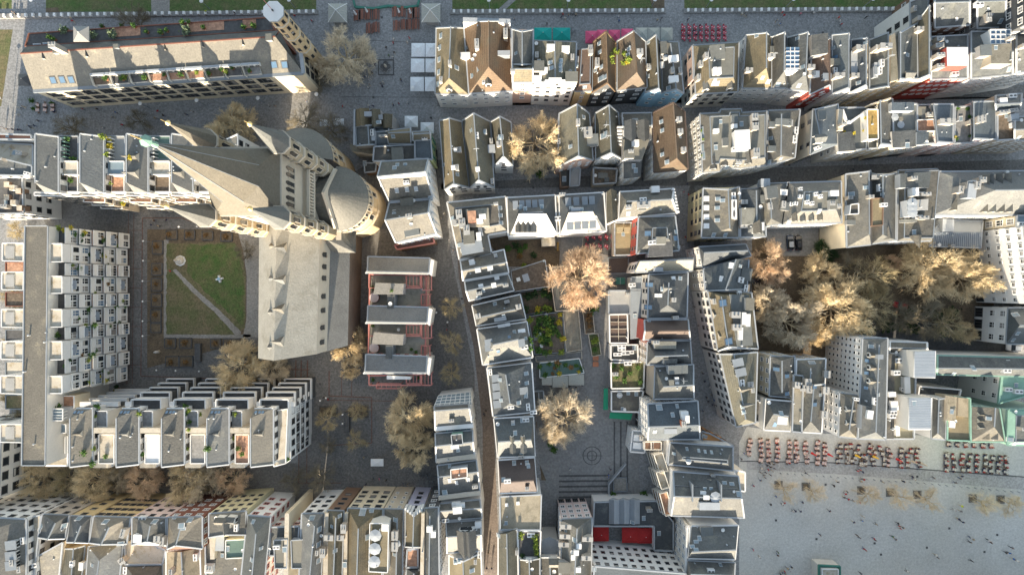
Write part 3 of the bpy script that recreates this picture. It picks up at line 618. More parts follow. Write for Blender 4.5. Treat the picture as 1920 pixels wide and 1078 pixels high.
# ---------------- second row (Salzgasse), left part ----------------
b('gabled white house with mossy roof, left of three parallel gables', (824, 227, 866, 229, 880, 352, 834, 356), 9, 'gv', 14, (842, 222, 851, 345), ends='gg', roof='slate_moss', wall='white', win=('d', 2.8, 1.4, .8))
b('gabled white house with mossy roof, middle of three parallel gables', (867, 227, 919, 229, 927, 352, 881, 353), 9, 'gv', 15, (888, 213, 898, 338), ends='gg', roof='slate_moss', wall='white', win=('d', 2.8, 1.4, .8))
b('shorter white gabled house beside the sunlit bare tree, right of three gables', (920, 229, 958, 230, 962, 312, 927, 312), 9, 'gv', 14, (937, 219, 944, 294), ends='gg', roof='slate_moss', wall='white', win=('d', 2.8, 1.4, .8))
D('c', 861, 283, 936, 272, s=(1.2, 1.2, 1.6)); D('n', 855, 283, 894, 284); D('H', 922, 282, s=(2.0, 1.8, 2.0)); D('w', 896, 318, 850, 315, s=(1, 1, 1)); D('v', 857, 327, 832, 310, 894, 316); D('o', 908, 248, 939, 258)
b('gabled house with salmon front standing right of the sunlit bare tree', (1048, 214, 1105, 214, 1112, 301, 1046, 314), 9, 'gv', 14.5, (1082, 196, 1085, 293), ends='gg', roof='slate_moss', wall='salmon', win=wt_)
b('gabled white house with mossy roof next to the striped dark stair roof', (1116, 213, 1159, 212, 1166, 298, 1117, 300), 9, 'gv', 14.5, (1142, 198, 1146, 287), ends='gg', roof='slate_moss', wall='off_white', win=wt_)
g = b('white house with two pointed dark dormers and a white roof terrace', (1166, 213, 1222, 212, 1222, 240, 1168, 240), 10, 'gh', 13, (1168, 238, 1222, 236), ends='gg', roof='slate', wall='white')
blk(g, (1168, 240, 1222, 240, 1222, 262, 1168, 262), 4, 11, 'wall_white', 'concrete', 'terrace'); blk(g, (1168, 262, 1218, 262, 1204, 300, 1168, 300), 0, 12, 'wall_grey', 'bitumen_grey', 'rear_wing')
blk(g, (1169, 300, 1204, 300, 1201, 332, 1169, 336), 0, 10, 'wall_off_white', 'slate_dark', 'rear_wing', win=wt_)
D('D', 1179, 232, 1203, 232, s=(2.6, 3.4, 2)); D('v', 1192, 320, 1188, 312); D('h', 1178, 292, 1194, 255, s=(2.4, 2, 1.6)); D('w', 1196, 248, 1174, 252, 1190, 270, s=(1.8, 1.6, 1)); D('c', 1188, 229, 1180, 287)
b('large brown tiled gable house with two small white dormers in its bright hip', (1224, 212, 1284, 210, 1290, 318, 1226, 324), 11, 'gv', 18, (1262, 193, 1269, 297), ends='gh', roof='tile_brown', wall='off_white', edge='tile_dark', win=wt_)
D('d', 1244, 322, 1262, 320, s=(1.2, 1.4, 1.5)); D('c', 1272, 250, 1270, 228, 1278, 284, s=(1.2, 1.2, 2)); D('v', 1242, 245, 1242, 290); D('s', 1268, 228)
D('c', 1100, 250, 1108, 242, s=(2.4, 2.4, 1.2)); D('n', 1090, 246, 1134, 240, 1138, 260); D('v', 1094, 220, 1070, 275, 1136, 250); D('h', 1106, 265, s=(3, 4, 1.5)); D('v', 1090, 300, 1132, 255, s=(1.4, 2.6, 1))
for i in range(6): blk(BL[-3]['root'], (1157, 237 + i * 6.5, 1167, 237 + i * 6.5, 1167, 240 + i * 6.5, 1157, 240 + i * 6.5), 9, 11.5 - i * .25, 'metal_white', None, 'stair_tread')
# low yards below that row
b('low garden wall building with open deck below the salmon house', (1050, 318, 1068, 318, 1070, 350, 1051, 352), 3.5, 'flat', roof='bitumen', wall='brown', edge='wall_brown', name='shed', cat='shed', win=None)
b('low flat grey annex below the salmon house', (1069, 316, 1088, 316, 1086, 348, 1068, 350), 4, 'flat', roof='concrete_grey', wall='grey', edge='zinc', name='annex', cat='annex', win=None)
b('pale walled yard with brown tables under the white mossy house', (1112, 316, 1156, 318, 1154, 344, 1112, 347), 4.5, 'flat', roof='wood_deck', wall='beige', edge='zinc', name='annex', cat='annex', win=None, par=1.0)
D('h', 1130, 330, s=(2.5, 1.4, .5)); D('h', 1137, 338, s=(1.2, 1.2, .8))

# second row, right part
b('big grey flat roofed house with white parapets and pale side wall at the street fork', (1312, 214, 1350, 212, 1351, 206, 1390, 205, 1390, 212, 1437, 209, 1437, 310, 1388, 316, 1352, 314, 1350, 322, 1317, 324), 12, 'man', 14.5, inset=1.6, roof='slate', top='bitumen_grey', wall='off_white', edge='zinc', win=wt_)
D('v', 1317, 246, 1318, 258, 1318, 278, 1320, 292, s=(2.2, .8, 1)); D('w', 1341, 247, 1375, 238, s=(1.4, 1, .8)); D('w', 1386, 266, s=(3.6, 4.6, 2)); D('h', 1358, 268, 1375, 225, s=(1.4, 2, 1)); D('v', 1390, 233, 1342, 277); D('H', 1388, 279, s=(3, 1.8, 1.2)); D('a', 1377, 281); D('D', 1335, 318, 1355, 312, 1378, 312, 1400, 308, s=(1.6, 2, 1.4)); D('c', 1409, 226, 1410, 240, 1412, 290, s=(1.4, 2, 2))
b('grey house with brown slatted roof terrace at the end of the grey flat roof', (1440, 208, 1500, 206, 1490, 296, 1438, 310), 12, 'gv', 15, (1465, 214, 1464, 292), ends='hh', roof='slate', wall='off_white', edge='zinc', win=wt_)
D('h', 1468, 230, s=(1.6, 3.8, .8)); D('c', 1476, 233, s=(1.4, 1.6, 1.4)); D('v', 1490, 246, 1445, 260); D('a', 1491, 246, 1488, 262); D('h', 1452, 235, 1450, 280, s=(1.4, 3, 1))
b('cream house with plain side wall, small windows and a dormer beside the fork', (1524, 206, 1571, 196, 1572, 270, 1519, 290), 13, 'gv', 16.5, (1528, 206, 1540, 270), ends='gh', roof='slate_blue', wall='beige', edge='zinc', win=('d', 4.5, 1.1, 1.3))
D('h', 1537, 218, s=(2.4, 1.8, 1.6)); D('d', 1540, 262, s=(1.8, 2, 1.8)); D('b', 1532, 236, s=(2, 2, 1.6))
g = b('house with grey roof terrace framed by white diagonal railings', (1572, 203, 1625, 203, 1625, 280, 1572, 285), 12.5, 'flat', roof='bitumen_grey', wall='off_white', edge='zinc', win=wt_)
for q in ((1580, 205, 1582, 205, 1592, 231, 1590, 233), (1590, 230, 1596, 232, 1622, 212, 1620, 210)): blk(g, q, 12, 13.6, 'metal_white', None, 'railing')
blk(g, (1571, 205, 1581, 205, 1581, 245, 1571, 245), 12, 14, 'wall_beige', 'concrete', 'side_wing')
blk(g, (1571, 250, 1600, 246, 1605, 283, 1572, 285), 12, 13.6, 'wall_off_white', 'slate', 'rear_wing')
g = b('house with rusty yellow planted flat roof and stepped gable wall', (1624, 200, 1650, 194, 1650, 278, 1624, 280), 12.5, 'flat', roof='bitumen_grey', wall='cream', edge='zinc', win=wt_)
blk(g, (1625, 206, 1645, 206, 1646, 261, 1626, 262), 12, 15, 'wall_off_white', 'rust_roof', 'planted_roof', par='metal_white')
b('grey roofed house right of the rusty planted roof', (1648, 190, 1673, 186, 1675, 272, 1648, 278), 13.5, 'gv', 15.5, (1650, 190, 1652, 270), ends='gg', roof='slate', wall='cream', edge='zinc', win=wt_)
for i in range(5): blk(BL[-1]['root'], (1632 + i * 8, 195 - i * 2.6, 1639 + i * 8, 193 - i * 2.6, 1639 + i * 8, 196 - i * 2.6, 1632 + i * 8, 198 - i * 2.6), 12, 15 + i * .2, 'wall_cream', 'concrete', 'gable_step')
g = b('house with recessed grey roof deck holding two round white vents', (1672, 196, 1718, 196, 1718, 272, 1674, 278), 13.5, 'flat', roof='bitumen_grey', wall='cream', edge='zinc', win=wt_)
blk(g, (1672, 192, 1714, 192, 1714, 208, 1672, 208), 13, 15.5, 'zinc', 'slate_blue', 'upper_roof'); blk(g, (1672, 247, 1718, 244, 1718, 275, 1674, 278), 13, 14.6, 'wall_off_white', 'slate', 'rear_roof')
D('p', 1676, 221, 1687, 235, s=(1.4, 1.4, .5)); D('h', 1687, 224, s=(.9, .9, .6))
g = b('house with pink tiled roof terrace behind a pale wall', (1720, 198, 1757, 197, 1757, 268, 1720, 272), 13, 'flat', roof='bitumen_grey', wall='off_white', edge='zinc', win=wt_)
blk(g, (1719, 226, 1753, 224, 1753, 246, 1719, 247), 13, 14, 'wall_off_white', 'terracotta', 'terrace', par='metal_white'); blk(g, (1719, 248, 1742, 247, 1740, 270, 1719, 272), 13, 15, 'zinc', 'slate_blue', 'rear_roof')
D('c', 1738, 219, 1745, 217, s=(2.4, 1, 1.8)); D('h', 1724, 212, 1731, 216, s=(2, 2.4, 1))
b('house with blue grey steep roof between two roof terraces', (1746, 196, 1787, 196, 1786, 268, 1757, 270), 14, 'gv', 16, (1750, 196, 1758, 266), ends='gg', roof='slate_blue', wall='pink', edge='zinc', win=wt_)
D('c', 1763, 231, 1772, 232, s=(1.2, 2.4, 2))
g = b('house with green planted roof terrace and white garden furniture', (1788, 202, 1822, 200, 1822, 268, 1788, 270), 13.5, 'flat', roof='slab_grey', wall='pink', edge='zinc', win=wt_)
b('house with blue grey roof and long pale chimney row', (1822, 192, 1866, 190, 1867, 262, 1822, 266), 14, 'gv', 16.5, (1825, 192, 1826, 260), ends='gg', roof='slate_blue', wall='pink', edge='zinc', win=wt_)
D('c', 1815, 232, 1822, 229, 1830, 227, 1838, 225, s=(1.6, 1.0, 1.4))
g = b('house with brown slatted deck and pale roof boxes by the right edge', (1868, 208, 1900, 205, 1902, 262, 1868, 264), 14, 'flat', roof='wood_deck', wall='beige', edge='zinc', win=wt_)
D('c', 1872, 214, 1882, 212, 1892, 210, s=(1.8, .8, 1.4)); D('H', 1896, 222, 1900, 232, s=(2, 1.6, 1)); D('w', 1878, 190, 1898, 236, s=(1.8, 1.2, 1))
b('grey roofed corner house at the right edge of the second row', (1866, 180, 1915, 176, 1912, 206, 1868, 208), 14, 'gh', 16, (1866, 196, 1914, 194), ends='gg', roof='slate_blue', wall='beige', edge='zinc', win=wt_)
b('light grey slate house at the right edge above the dark street', (1902, 220, 1990, 215, 1990, 262, 1902, 264), 14, 'gh', 17, (1902, 244, 1990, 240), ends='gg', roof='slate', wall='greige', edge='zinc', win=wt_)

# ---------------- third row ----------------
b('yellow plastered corner house with grey roof and white rooftop chimney stack', (1318, 353, 1386, 351, 1385, 446, 1315, 446), 11.5, 'gv', 14, (1365, 356, 1368, 428), ends='gh', roof='slate', wall='yellow', edge='zinc', win=('d', 2.6, 1.2, 1.5))
D('w', 1324, 373, 1324, 390, 1324, 407, 1324, 424, s=(1.3, 1.3, .7)); D('v', 1346, 373, 1345, 390, 1345, 413); D('a', 1374, 393, s=(4.8, 1.4, 1.2), rz=1.57); D('c', 1375, 380, 1377, 405, s=(2, .8, 1)); D('v', 1338, 440, 1360, 440)
b('grey roofed house with flat tan roof panel beside the yellow corner house', (1388, 355, 1434, 353, 1436, 444, 1388, 445), 11.5, 'gv', 14, (1418, 357, 1419, 420), ends='hh', roof='slate', wall='off_white', edge='zinc', win=wt_)
blk(BL[-1]['root'], (1391, 390, 1416, 390, 1416, 420, 1391, 422), 12, 13.8, 'zinc', 'gravel_roof', 'flat_panel'); D('c', 1392, 380, 1391, 425, s=(1, 1.6, 1.6)); D('d', 1415, 438, s=(2, 2, 2)); D('h', 1430, 374, s=(2, 3, 1))
b('white house with curved street front and light terrace roofs', (1420, 345, 1478, 343, 1466, 420, 1436, 424), 11.5, 'gv', 14, (1444, 350, 1446, 410), ends='hh', roof='slate', wall='white', edge='zinc', win=wt_)
D('w', 1466, 361, s=(1.4, 2.4, .8)); D('h', 1444, 362, s=(3, 2.6, 1.6)); D('w', 1428, 425, s=(2, 1, .8)); D('c', 1465, 385, 1440, 388, s=(1.6, 1, 1.6)); D('H', 1430, 345, s=(2.2, 2, 2))
b('white house with flat green grey roof and four small dormers in a bright hip', (1478, 343, 1577, 340, 1578, 418, 1466, 421), 11.5, 'man', 14.3, inset=3.0, roof='slate_light', top='bitumen_grey', wall='white', edge='zinc', win=wt_)
D('a', 1500, 355, 1527, 365, 1500, 369, 1536, 369, 1491, 382, 1482, 383, 1511, 380, 1520, 382, s=(.9, .9, .9)); D('d', 1486, 415, 1501, 415, 1517, 414, 1533, 413, s=(1.3, 1.4, 1.3)); D('w', 1560, 364, s=(2, 1.4, 1.2)); D('h', 1558, 385, 1468, 388, s=(2, 2.4, 1.4)); D('c', 1568, 388, 1555, 383, s=(1.2, 1, 1.4))
b('house with blank cream side wall and grey roof next to two parked cars', (1585, 327, 1632, 320, 1633, 459, 1587, 464), 12, 'gv', 15, (1629, 322, 1630, 440), ends='gh', roof='slate', wall='cream', edge='zinc', win=None)
blk(BL[-1]['root'], (1594, 384, 1609, 382, 1609, 401, 1592, 402), 12, 14.2, 'metal_white', 'bitumen', 'roof_pit', par='metal_white'); D('c', 1590, 372, 1591, 386, 1590, 397, 1629, 370, s=(.8, 1.2, 1.4)); D('h', 1592, 418, s=(1.2, 2, 1.4))
g = b('house with grey slope and brown slatted rooftop deck', (1634, 326, 1680, 325, 1679, 450, 1634, 458), 12, 'gv', 15, (1655, 330, 1655, 440), ends='gh', roof='slate', wall='off_white', edge='zinc', win=wt_)
blk(g, (1634, 372, 1655, 372, 1654, 422, 1634, 424), 12, 15.2, 'wall_brown', 'roof_board', 'deck', par='wall_brown'); D('g', 1664, 448, s=(2.6, 2, 1.5)); D('a', 1648, 353); D('c', 1638, 335, s=(1, 3, 2))
g = b('house with framed grey roof carrying a row of three round fans', (1684, 320, 1757, 317, 1745, 452, 1682, 452), 12, 'man', 13.5, inset=.7, roof='slate', top='slate', wall='off_white', edge='zinc', win=wt_)
blk(g, (1688, 326, 1746, 322, 1742, 352, 1688, 352), 13, 15, 'zinc', 'slate_blue', 'upper_roof')
blk(g, (1704, 375, 1715, 375, 1714, 406, 1703, 406), 13, 16, 'metal_white', 'metal_white', 'fan_box')
for y in (381, 390, 399): D('p', 1709, y, s=(1.9, 1.9, .4))
D('w', 1707, 362, s=(1.6, 2, 1.8)); blk(g, (1718, 375, 1741, 373, 1740, 394, 1718, 394), 13, 15, 'zinc', 'concrete_grey', 'roof_box'); D('a', 1722, 365, 1718, 408); D('c', 1728, 366, 1724, 410, s=(2.2, .8, 1.6)); D('g', 1716, 442, s=(3.4, 2, 1.6)); D('h', 1700, 415, s=(4, .8, .8))
g = b('long grey roofed building with bright hip and four small pointed dormers', (1760, 322, 2000, 320, 2000, 404, 1750, 403), 13, 'gh', 18, (1866, 357, 2000, 355), ends='hg', roof='slate_light', wall='off_white', edge='zinc', win=ww_)
D('g', 1842, 398, 1857, 398, 1873, 398, 1888, 398, s=(1.7, 2, 2)); D('c', 1831, 340, 1806, 350, 1791, 358, 1822, 350, s=(1.6, 1.2, 2.2)); D('H', 1810, 361, s=(3.4, 2, 2.4)); D('d', 1848, 330, 1865, 329, 1881, 328, 1840, 331); D('g', 1785, 395, s=(2, 2, 2))
b('low annex with blue grey corrugated metal roof below the long hip roof', (1766, 412, 1842, 415, 1838, 465, 1742, 462), 6, 'gh', 7.5, (1748, 436, 1840, 436), ends='gg', roof='zinc', wall='grey', edge='zinc', name='annex', cat='annex', win=None)
r = BL[-1]['root']; blk(r, (1768, 410, 1789, 411, 1789, 434, 1767, 434), 5, 8.2, 'zinc', 'zinc', 'roof_light')
for i in range(24): blk(r, (1752 + i * 3.6, 437, 1752.7 + i * 3.6, 437, 1748.7 + i * 3.75, 463, 1748 + i * 3.75, 463), 5.5, 7.6, 'zinc_dark', None, 'roof_rib', z1s=(7.62, 7.62, 6.14, 6.14))
b('white office building with rows of small windows rising at the right edge', (1918, 424, 2060, 420, 2060, 570, 1934, 570), 16, 'flat', roof='slate_blue', wall='white', edge='zinc', win=('w', 1.9, 1.0, 1.1), name='office_building', cat='office building')
D('s', 1895, 410)
b('white house with dark hip roof and white framed windows below the office building', (1890, 577, 2050, 575, 2050, 645, 1886, 645), 10, 'gh', 14, (1912, 610, 2050, 610), ends='hg', roof='slate_blue', wall='white', edge='zinc', win=('w', 2.6, 1.6, 1.6))
D('d', 1897, 602, 1896, 622, s=(1.2, 1.4, 1.3))
b('pale yellow house end with two windows under the glass roof edge', (1905, 405, 1990, 402, 1990, 422, 1905, 424), 14, 'flat', roof='glass_roof', wall='cream', edge='zinc', win=('w', 3, 1.6, 2))
# ---------------- middle block: corner house, north side ----------------
b('corner house with white parapets and cluttered courtyard roof at the brick street', (838, 380, 948, 369, 953, 434, 915, 441, 922, 476, 861, 487), 11, 'man', 12.8, inset=2.0, roof='slate', top='bitumen', wall='white', edge='metal_white', win=None)
r = BL[-1]['root']; blk(r, (873, 393, 916, 390, 918, 424, 876, 426), 11, 14, 'wall_beige', 'gravel_roof', 'roof_box'); blk(r, (876, 396, 892, 395, 893, 416, 878, 418), 14, 15, 'brick_red', 'terracotta', 'terrace')
D('w', 905, 407, 900, 415, s=(1.6, 1.2, 1)); D('c', 868, 420, 858, 418, 862, 404, 876, 433, s=(1.4, 2.2, 2)); D('h', 880, 447, s=(2.8, 3, 2)); D('w', 898, 444, s=(1.2, 2, 1)); D('H', 900, 428, s=(1, 4, .8)); D('v', 937, 390, 938, 404, 939, 418); D('b', 887, 474, s=(5, 2.4, 1.6)); D('v', 870, 455)
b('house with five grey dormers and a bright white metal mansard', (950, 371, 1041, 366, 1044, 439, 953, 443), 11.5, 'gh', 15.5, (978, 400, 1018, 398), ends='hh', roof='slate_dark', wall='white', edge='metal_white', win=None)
r = BL[-1]['root']; blk(r, (973, 401, 1024, 401, 1044, 438, 958, 440), 10, 15.5, 'zinc', 'metal_white', 'sunlit_slope', z1s=(15.75, 15.75, 11.75, 11.75))  # white metal slope, its sunlit brightness painted over the dark slate
for x in (970, 979, 988, 998): D('D', x + 2, 436, s=(1.5, 2, 1.6))
D('b', 966, 380, 978, 379, 990, 378, 1002, 378, 1014, 377, s=(1.2, 1.6, 1.4)); D('o', 976, 390, 985, 393, 1016, 389, s=(.9, 1.4, 1))
b('house with sunlit cream trapezoid roof and four grey dormers', (1048, 366, 1132, 361, 1137, 434, 1050, 438), 11.5, 'gh', 15.5, (1068, 398, 1112, 396), ends='hh', roof='slate_dark', wall='white', edge='metal_white', win=None)
r = BL[-1]['root']; blk(r, (1066, 399, 1112, 397, 1128, 432, 1052, 436), 10, 15.5, 'zinc', 'stone_pale', 'sunlit_slope', z1s=(15.75, 15.75, 11.75, 11.75))  # cream overlay: the sunlit look of this slope put into colour
D('b', 1068, 431, 1082, 430, 1096, 429, 1110, 428, s=(1.5, 1.8, 1.6)); D('b', 1064, 374, 1079, 373, 1095, 372, 1108, 371, s=(1.3, 1.6, 1.4)); D('o', 1071, 391, 1090, 393, s=(1, 1, 1)); D('H', 1080, 393, s=(2.4, .8, .8))
b('narrow link roof between the two bright sloped houses', (1038, 368, 1050, 367, 1052, 436, 1040, 437), 11, 'flat', roof='concrete', wall='white', edge='zinc', win=None, name='link_building', cat='link building')
b('thin brown saddle roof house beside the small green roof garden', (1137, 360, 1156, 358, 1158, 412, 1138, 420), 12, 'gv', 14.5, (1146, 354, 1149, 415), ends='gg', roof='slate_moss', wall='white', edge=None, win=None)
g = b('corner house with dark roof, cream lower slope and toothed white gable edge', (1162, 360, 1263, 354, 1269, 400, 1160, 410), 12, 'gh', 15, (1175, 378, 1260, 374), ends='hg', roof='slate', wall='white', edge='metal_white', win=None)
for i in range(8): blk(g, (1260 + i * 1.2, 353 + i * 6, 1265 + i * 1.2, 353 + i * 6, 1266 + i * 1.2, 356.5 + i * 6, 1261 + i * 1.2, 356.5 + i * 6), 11, 13.5, 'metal_white', None, 'gable_tooth')
D('w', 1226, 357, s=(2, 1.6, 2)); D('c', 1186, 355, 1204, 386, s=(3, 1.4, 2)); D('v', 1178, 400); D('h', 1203, 387, s=(1.8, 2.2, 1))
b('red walled house with dark slate roof and sunny roof terrace', (1197, 407, 1266, 405, 1273, 470, 1193, 476), 12.5, 'man', 15, inset=3.2, roof='slate', top='slate', wall='red', gable='red', edge='zinc', win=('d', 2.5, 1, 1.3))
g = BL[-1]['root']; blk(g, (1222, 436, 1260, 436, 1262, 480, 1216, 482), 11, 14.4, 'zinc', 'slab_dark', 'terrace'); blk(g, (1231, 444, 1249, 444, 1249, 458, 1231, 458), 14, 16, 'zinc', 'gravel_roof', 'roof_hut')
D('V', 1215, 438, 1266, 447, s=(1.6, 2, 1)); D('v', 1267, 435)
b('flat brown roofed annex between red tables and the red wall', (1152, 418, 1186, 418, 1184, 478, 1152, 479), 5, 'flat', roof='roof_board', wall='greige', edge='zinc', name='annex', cat='annex', win=None)
g = BL[-1]['root']; blk(g, (1156, 426, 1168, 426, 1168, 436, 1156, 436), 5, 5.8, 'roof_board', None, 'roof_hatch'); blk(g, (1170, 426, 1181, 426, 1181, 436, 1170, 436), 5, 5.8, 'roof_board', None, 'roof_hatch')
b('house with orange lit roof strip and black and white half timbered gable', (1197, 490, 1300, 484, 1298, 508, 1190, 511), 11.5, 'gh', 14, (1200, 490, 1300, 487), ends='hh', roof='stone_gold', wall='white', edge='zinc', win=('d', 1.6, 1.2, 1.2))  # gold roof colour stands in for the orange sunlight on the strip
D('H', 1233, 505, s=(2.4, 1, 1))
# east column along the lane
b('house with dark hipped roof above the brown tiled house, grey gutters', (1216, 515, 1290, 511, 1288, 596, 1214, 597), 12, 'gv', 16, (1254, 530, 1252, 572), ends='hh', roof='slate_dark', wall='off_white', edge='zinc', win=wd_)
D('V', 1218, 534, 1216, 576, s=(1.4, 2.6, 1)); D('w', 1262, 522, 1231, 554, 1238, 554, s=(.9, 1, .8)); D('o', 1242, 542, s=(1.2, 1, 1)); D('g', 1243, 540, s=(3, 2, 1.6)); D('c', 1260, 562, s=(1, 1, 2))
b('house with dark brown tiled saddle roof and small yellow railed balcony', (1208, 600, 1290, 599, 1294, 637, 1206, 637), 12, 'gh', 15, (1209, 621, 1292, 620), ends='gg', roof='tile_dark', wall='red', edge='zinc', win=None)
b('house with dark grey roof under two flat roof boxes', (1214, 641, 1294, 638, 1297, 683, 1212, 684), 12, 'gh', 15, (1228, 668, 1290, 666), ends='hh', roof='slate_dark', wall='beige', edge='zinc', win=wt_)
g = BL[-1]['root']; blk(g, (1226, 640, 1268, 640, 1268, 654, 1228, 654), 12, 14.5, 'zinc', 'bitumen_grey', 'roof_box'); blk(g, (1244, 672, 1270, 672, 1270, 682, 1244, 682), 12, 14.5, 'zinc', 'slate', 'roof_box')
b('house with grey hipped roof and pale flat box on top beside the courtyard', (1228, 687, 1300, 683, 1301, 747, 1226, 748), 12.5, 'gh', 16, (1244, 725, 1300, 722), ends='hg', roof='slate', wall='greige', edge='zinc', win=None)
g = BL[-1]['root']; blk(g, (1254, 686, 1290, 684, 1290, 700, 1254, 702), 12, 15.5, 'zinc', 'bitumen_grey', 'roof_box'); D('a', 1268, 713, s=(1, 1.8, 1)); D('h', 1258, 718, s=(1.2, 1.6, 1)); D('n', 1276, 711)
b('white house with large dark blue grey roof and bright lower slope', (1214, 757, 1308, 751, 1312, 823, 1214, 824), 13, 'gh', 16.5, (1216, 800, 1311, 797), ends='gg', roof='slate_blue', wall='white', edge='zinc', win=('w', 1.8, 1.2, 1.6))
D('v', 1236, 764, s=(1.6, 1.6, 1)); D('w', 1281, 776, 1283, 784, s=(1.8, 1.8, 1.6)); D('C', 1278, 792, s=(1, 1.4, 2.2)); D('H', 1256, 807, s=(3, 1.2, 1))
g = b('white house with rounded dark roof and stacked balconies facing the courtyard', (1256, 829, 1374, 837, 1374, 882, 1252, 870), 13.5, 'man', 16.5, inset=2.6, roof='slate_dark', top='slate_dark', wall='white', edge='zinc', win=None)
D('v', 1288, 842, 1310, 845, 1322, 847, 1334, 848, 1264, 850, s=(.7, 1, 1)); D('p', 1288, 862, s=(1, 1, 2))
g2 = b('grey roofed house with sunken roof terrace and round white table', (1262, 883, 1384, 892, 1395, 970, 1258, 966), 14, 'gh', 17.5, (1264, 930, 1390, 934), ends='gg', roof='slate', wall='white', edge='zinc', win=None, gw=False)
blk(g2, (1266, 910, 1382, 916, 1384, 940, 1266, 936), 14, 16.2, 'zinc', 'slab_dark', 'terrace'); blk(g2, (1312, 942, 1350, 942, 1350, 956, 1312, 956), 14, 17.8, 'zinc', 'zinc', 'roof_box')
for x in (1298, 1352): blk(g2, (x, 908, x + 2, 908, x + 2, 940, x, 940), 14, 18, 'zinc_dark', None, 'terrace_wall')
D('p', 1341, 931, s=(2.0, 2.0, .6)); D('w', 1324, 932, 1318, 924, s=(1.4, 1, .6)); D('o', 1321, 916, 1333, 916, s=(.9, .9, .8)); D('v', 1358, 905, 1372, 907, s=(1.2, .8, 1)); D('g', 1345, 900, 1330, 898, s=(2, 1, 1))
b('house with grey roof and bright lower slope at the edge of the market square', (1297, 985, 1384, 984, 1378, 1048, 1290, 1046), 14, 'gh', 17.5, (1297, 1034, 1380, 1030), ends='hh', roof='slate', wall='white', edge='metal_white', win=None)
D('h', 1324, 996, s=(3, 2.6, 1)); D('w', 1322, 980, s=(2, 1.4, 1.4)); D('s', 1352, 990); D('v', 1297, 1006, 1305, 1015, 1298, 1024, 1305, 1030, s=(1.2, .8, 1)); D('p', 1362, 1020)
b('grey roofed house at the bottom edge beside the market square', (1289, 1050, 1378, 1054, 1376, 1100, 1286, 1100), 14, 'gh', 17.5, (1295, 1076, 1372, 1078), ends='hh', roof='slate', wall='white', edge='zinc', win=None)
# balconies on the courtyard side of these houses
def balcony(root, x, y, w, d, z, m='wall_off_white', floor='concrete', rot=0.0):
    c = W(x, y, z); mb = MB(); mb.box((c.x, c.y, z - 1.0), (w, d, .18), 'concrete_grey', rot, top=floor)
    ca, sa = math.cos(rot), math.sin(rot)
    for dx, dy, a, bb in ((0, d / 2, w, .1), (0, -d / 2, w, .1), (-w / 2, 0, .1, d), (w / 2, 0, .1, d)):
        mb.box((c.x + dx * ca - dy * sa, c.y + dx * sa + dy * ca, z - .5), (a, bb, 1.0), m, rot)
    mb.obj('balcony', root)
for i in range(4):
    z = 11.5 - i * 3
    balcony(g, 1229 - i * 4 + (13.5 - z), 836 - i, 2.6, 2.0, z, floor='terracotta'); balcony(g, 1217 - i * 3, 836 - i, 2.2, 2.0, z - .4, floor='terracotta'); balcony(g, 1240 - i * 5, 868 - i * 2, 2.2, 5.0, z, rot=.3); balcony(g2, 1243 - i * 5, 900 - i * 3, 2.0, 4.5, z + .5, rot=.3); balcony(g2, 1250 - i * 5, 945 - i * 3, 2.0, 6.0, z + .5, rot=.25, floor='terracotta')
b('slim white glazed stair house with two pale roof boxes by the courtyard', (1186, 806, 1210, 808, 1208, 848, 1181, 846), 6, 'flat', roof='zinc', wall='white', edge='metal_white', name='stair_house', cat='annex', win=wt_)
D('w', 1195, 820, 1194, 834, s=(2.2, 1.6, .6))

# terraces and low roofs between yard and lane
b('low grey roof terrace strip above the pergola, with chairs', (1141, 545, 1181, 545, 1181, 588, 1141, 589), 4, 'flat', roof='concrete_grey', wall='grey', edge='zinc', name='annex', cat='annex', win=None)
b('pergola terrace with brown square panels in a pale grid', (1142, 590, 1176, 589, 1177, 643, 1143, 643), 4.2, 'flat', roof='tile_dark', wall='grey', edge='metal_white', name='pergola', cat='pergola', win=None)
r = BL[-1]['root']
for y in (603, 616, 630): blk(r, (1142, y, 1177, y, 1177, y + 1, 1142, y + 1), 4, 4.4, 'concrete', None, 'beam')
blk(r, (1159, 590, 1160, 590, 1160.5, 643, 1159.5, 643), 4, 4.45, 'concrete', None, 'beam')
b('narrow blue grey metal roof behind the pergola', (1182, 545, 1206, 545, 1198, 634, 1182, 636), 4.5, 'shed', roof='zinc_dark', wall='grey', edge=None, name='annex', cat='annex', win=None, zq=(5.5, 5.5, 4.2, 4.2))
b('low flat roof with white machinery and a white border', (1145, 647, 1195, 646, 1196, 676, 1145, 674), 4, 'flat', roof='bitumen', wall='white', edge='metal_white', name='annex', cat='annex', win=None)
D('a', 1165, 649, 1165, 655, 1157, 664, 1172, 662, 1180, 660, s=(2.2, .9, .7))
b('overgrown dull green flat roof with yellow ladders', (1145, 680, 1208, 678, 1206, 727, 1146, 728), 4, 'flat', roof='lawn_dull', wall='grey', edge='metal_white', name='annex', cat='annex', win=None)
b('low black roof with zigzag edge beside the green awning', (1146, 733, 1206, 732, 1198, 772, 1146, 770), 4, 'flat', roof='bitumen', wall='grey', edge='metal_white', name='annex', cat='annex', win=None)
D('p', 1161, 740, s=(1.2, 1.2, .7)); D('v', 1178, 736, 1193, 738)
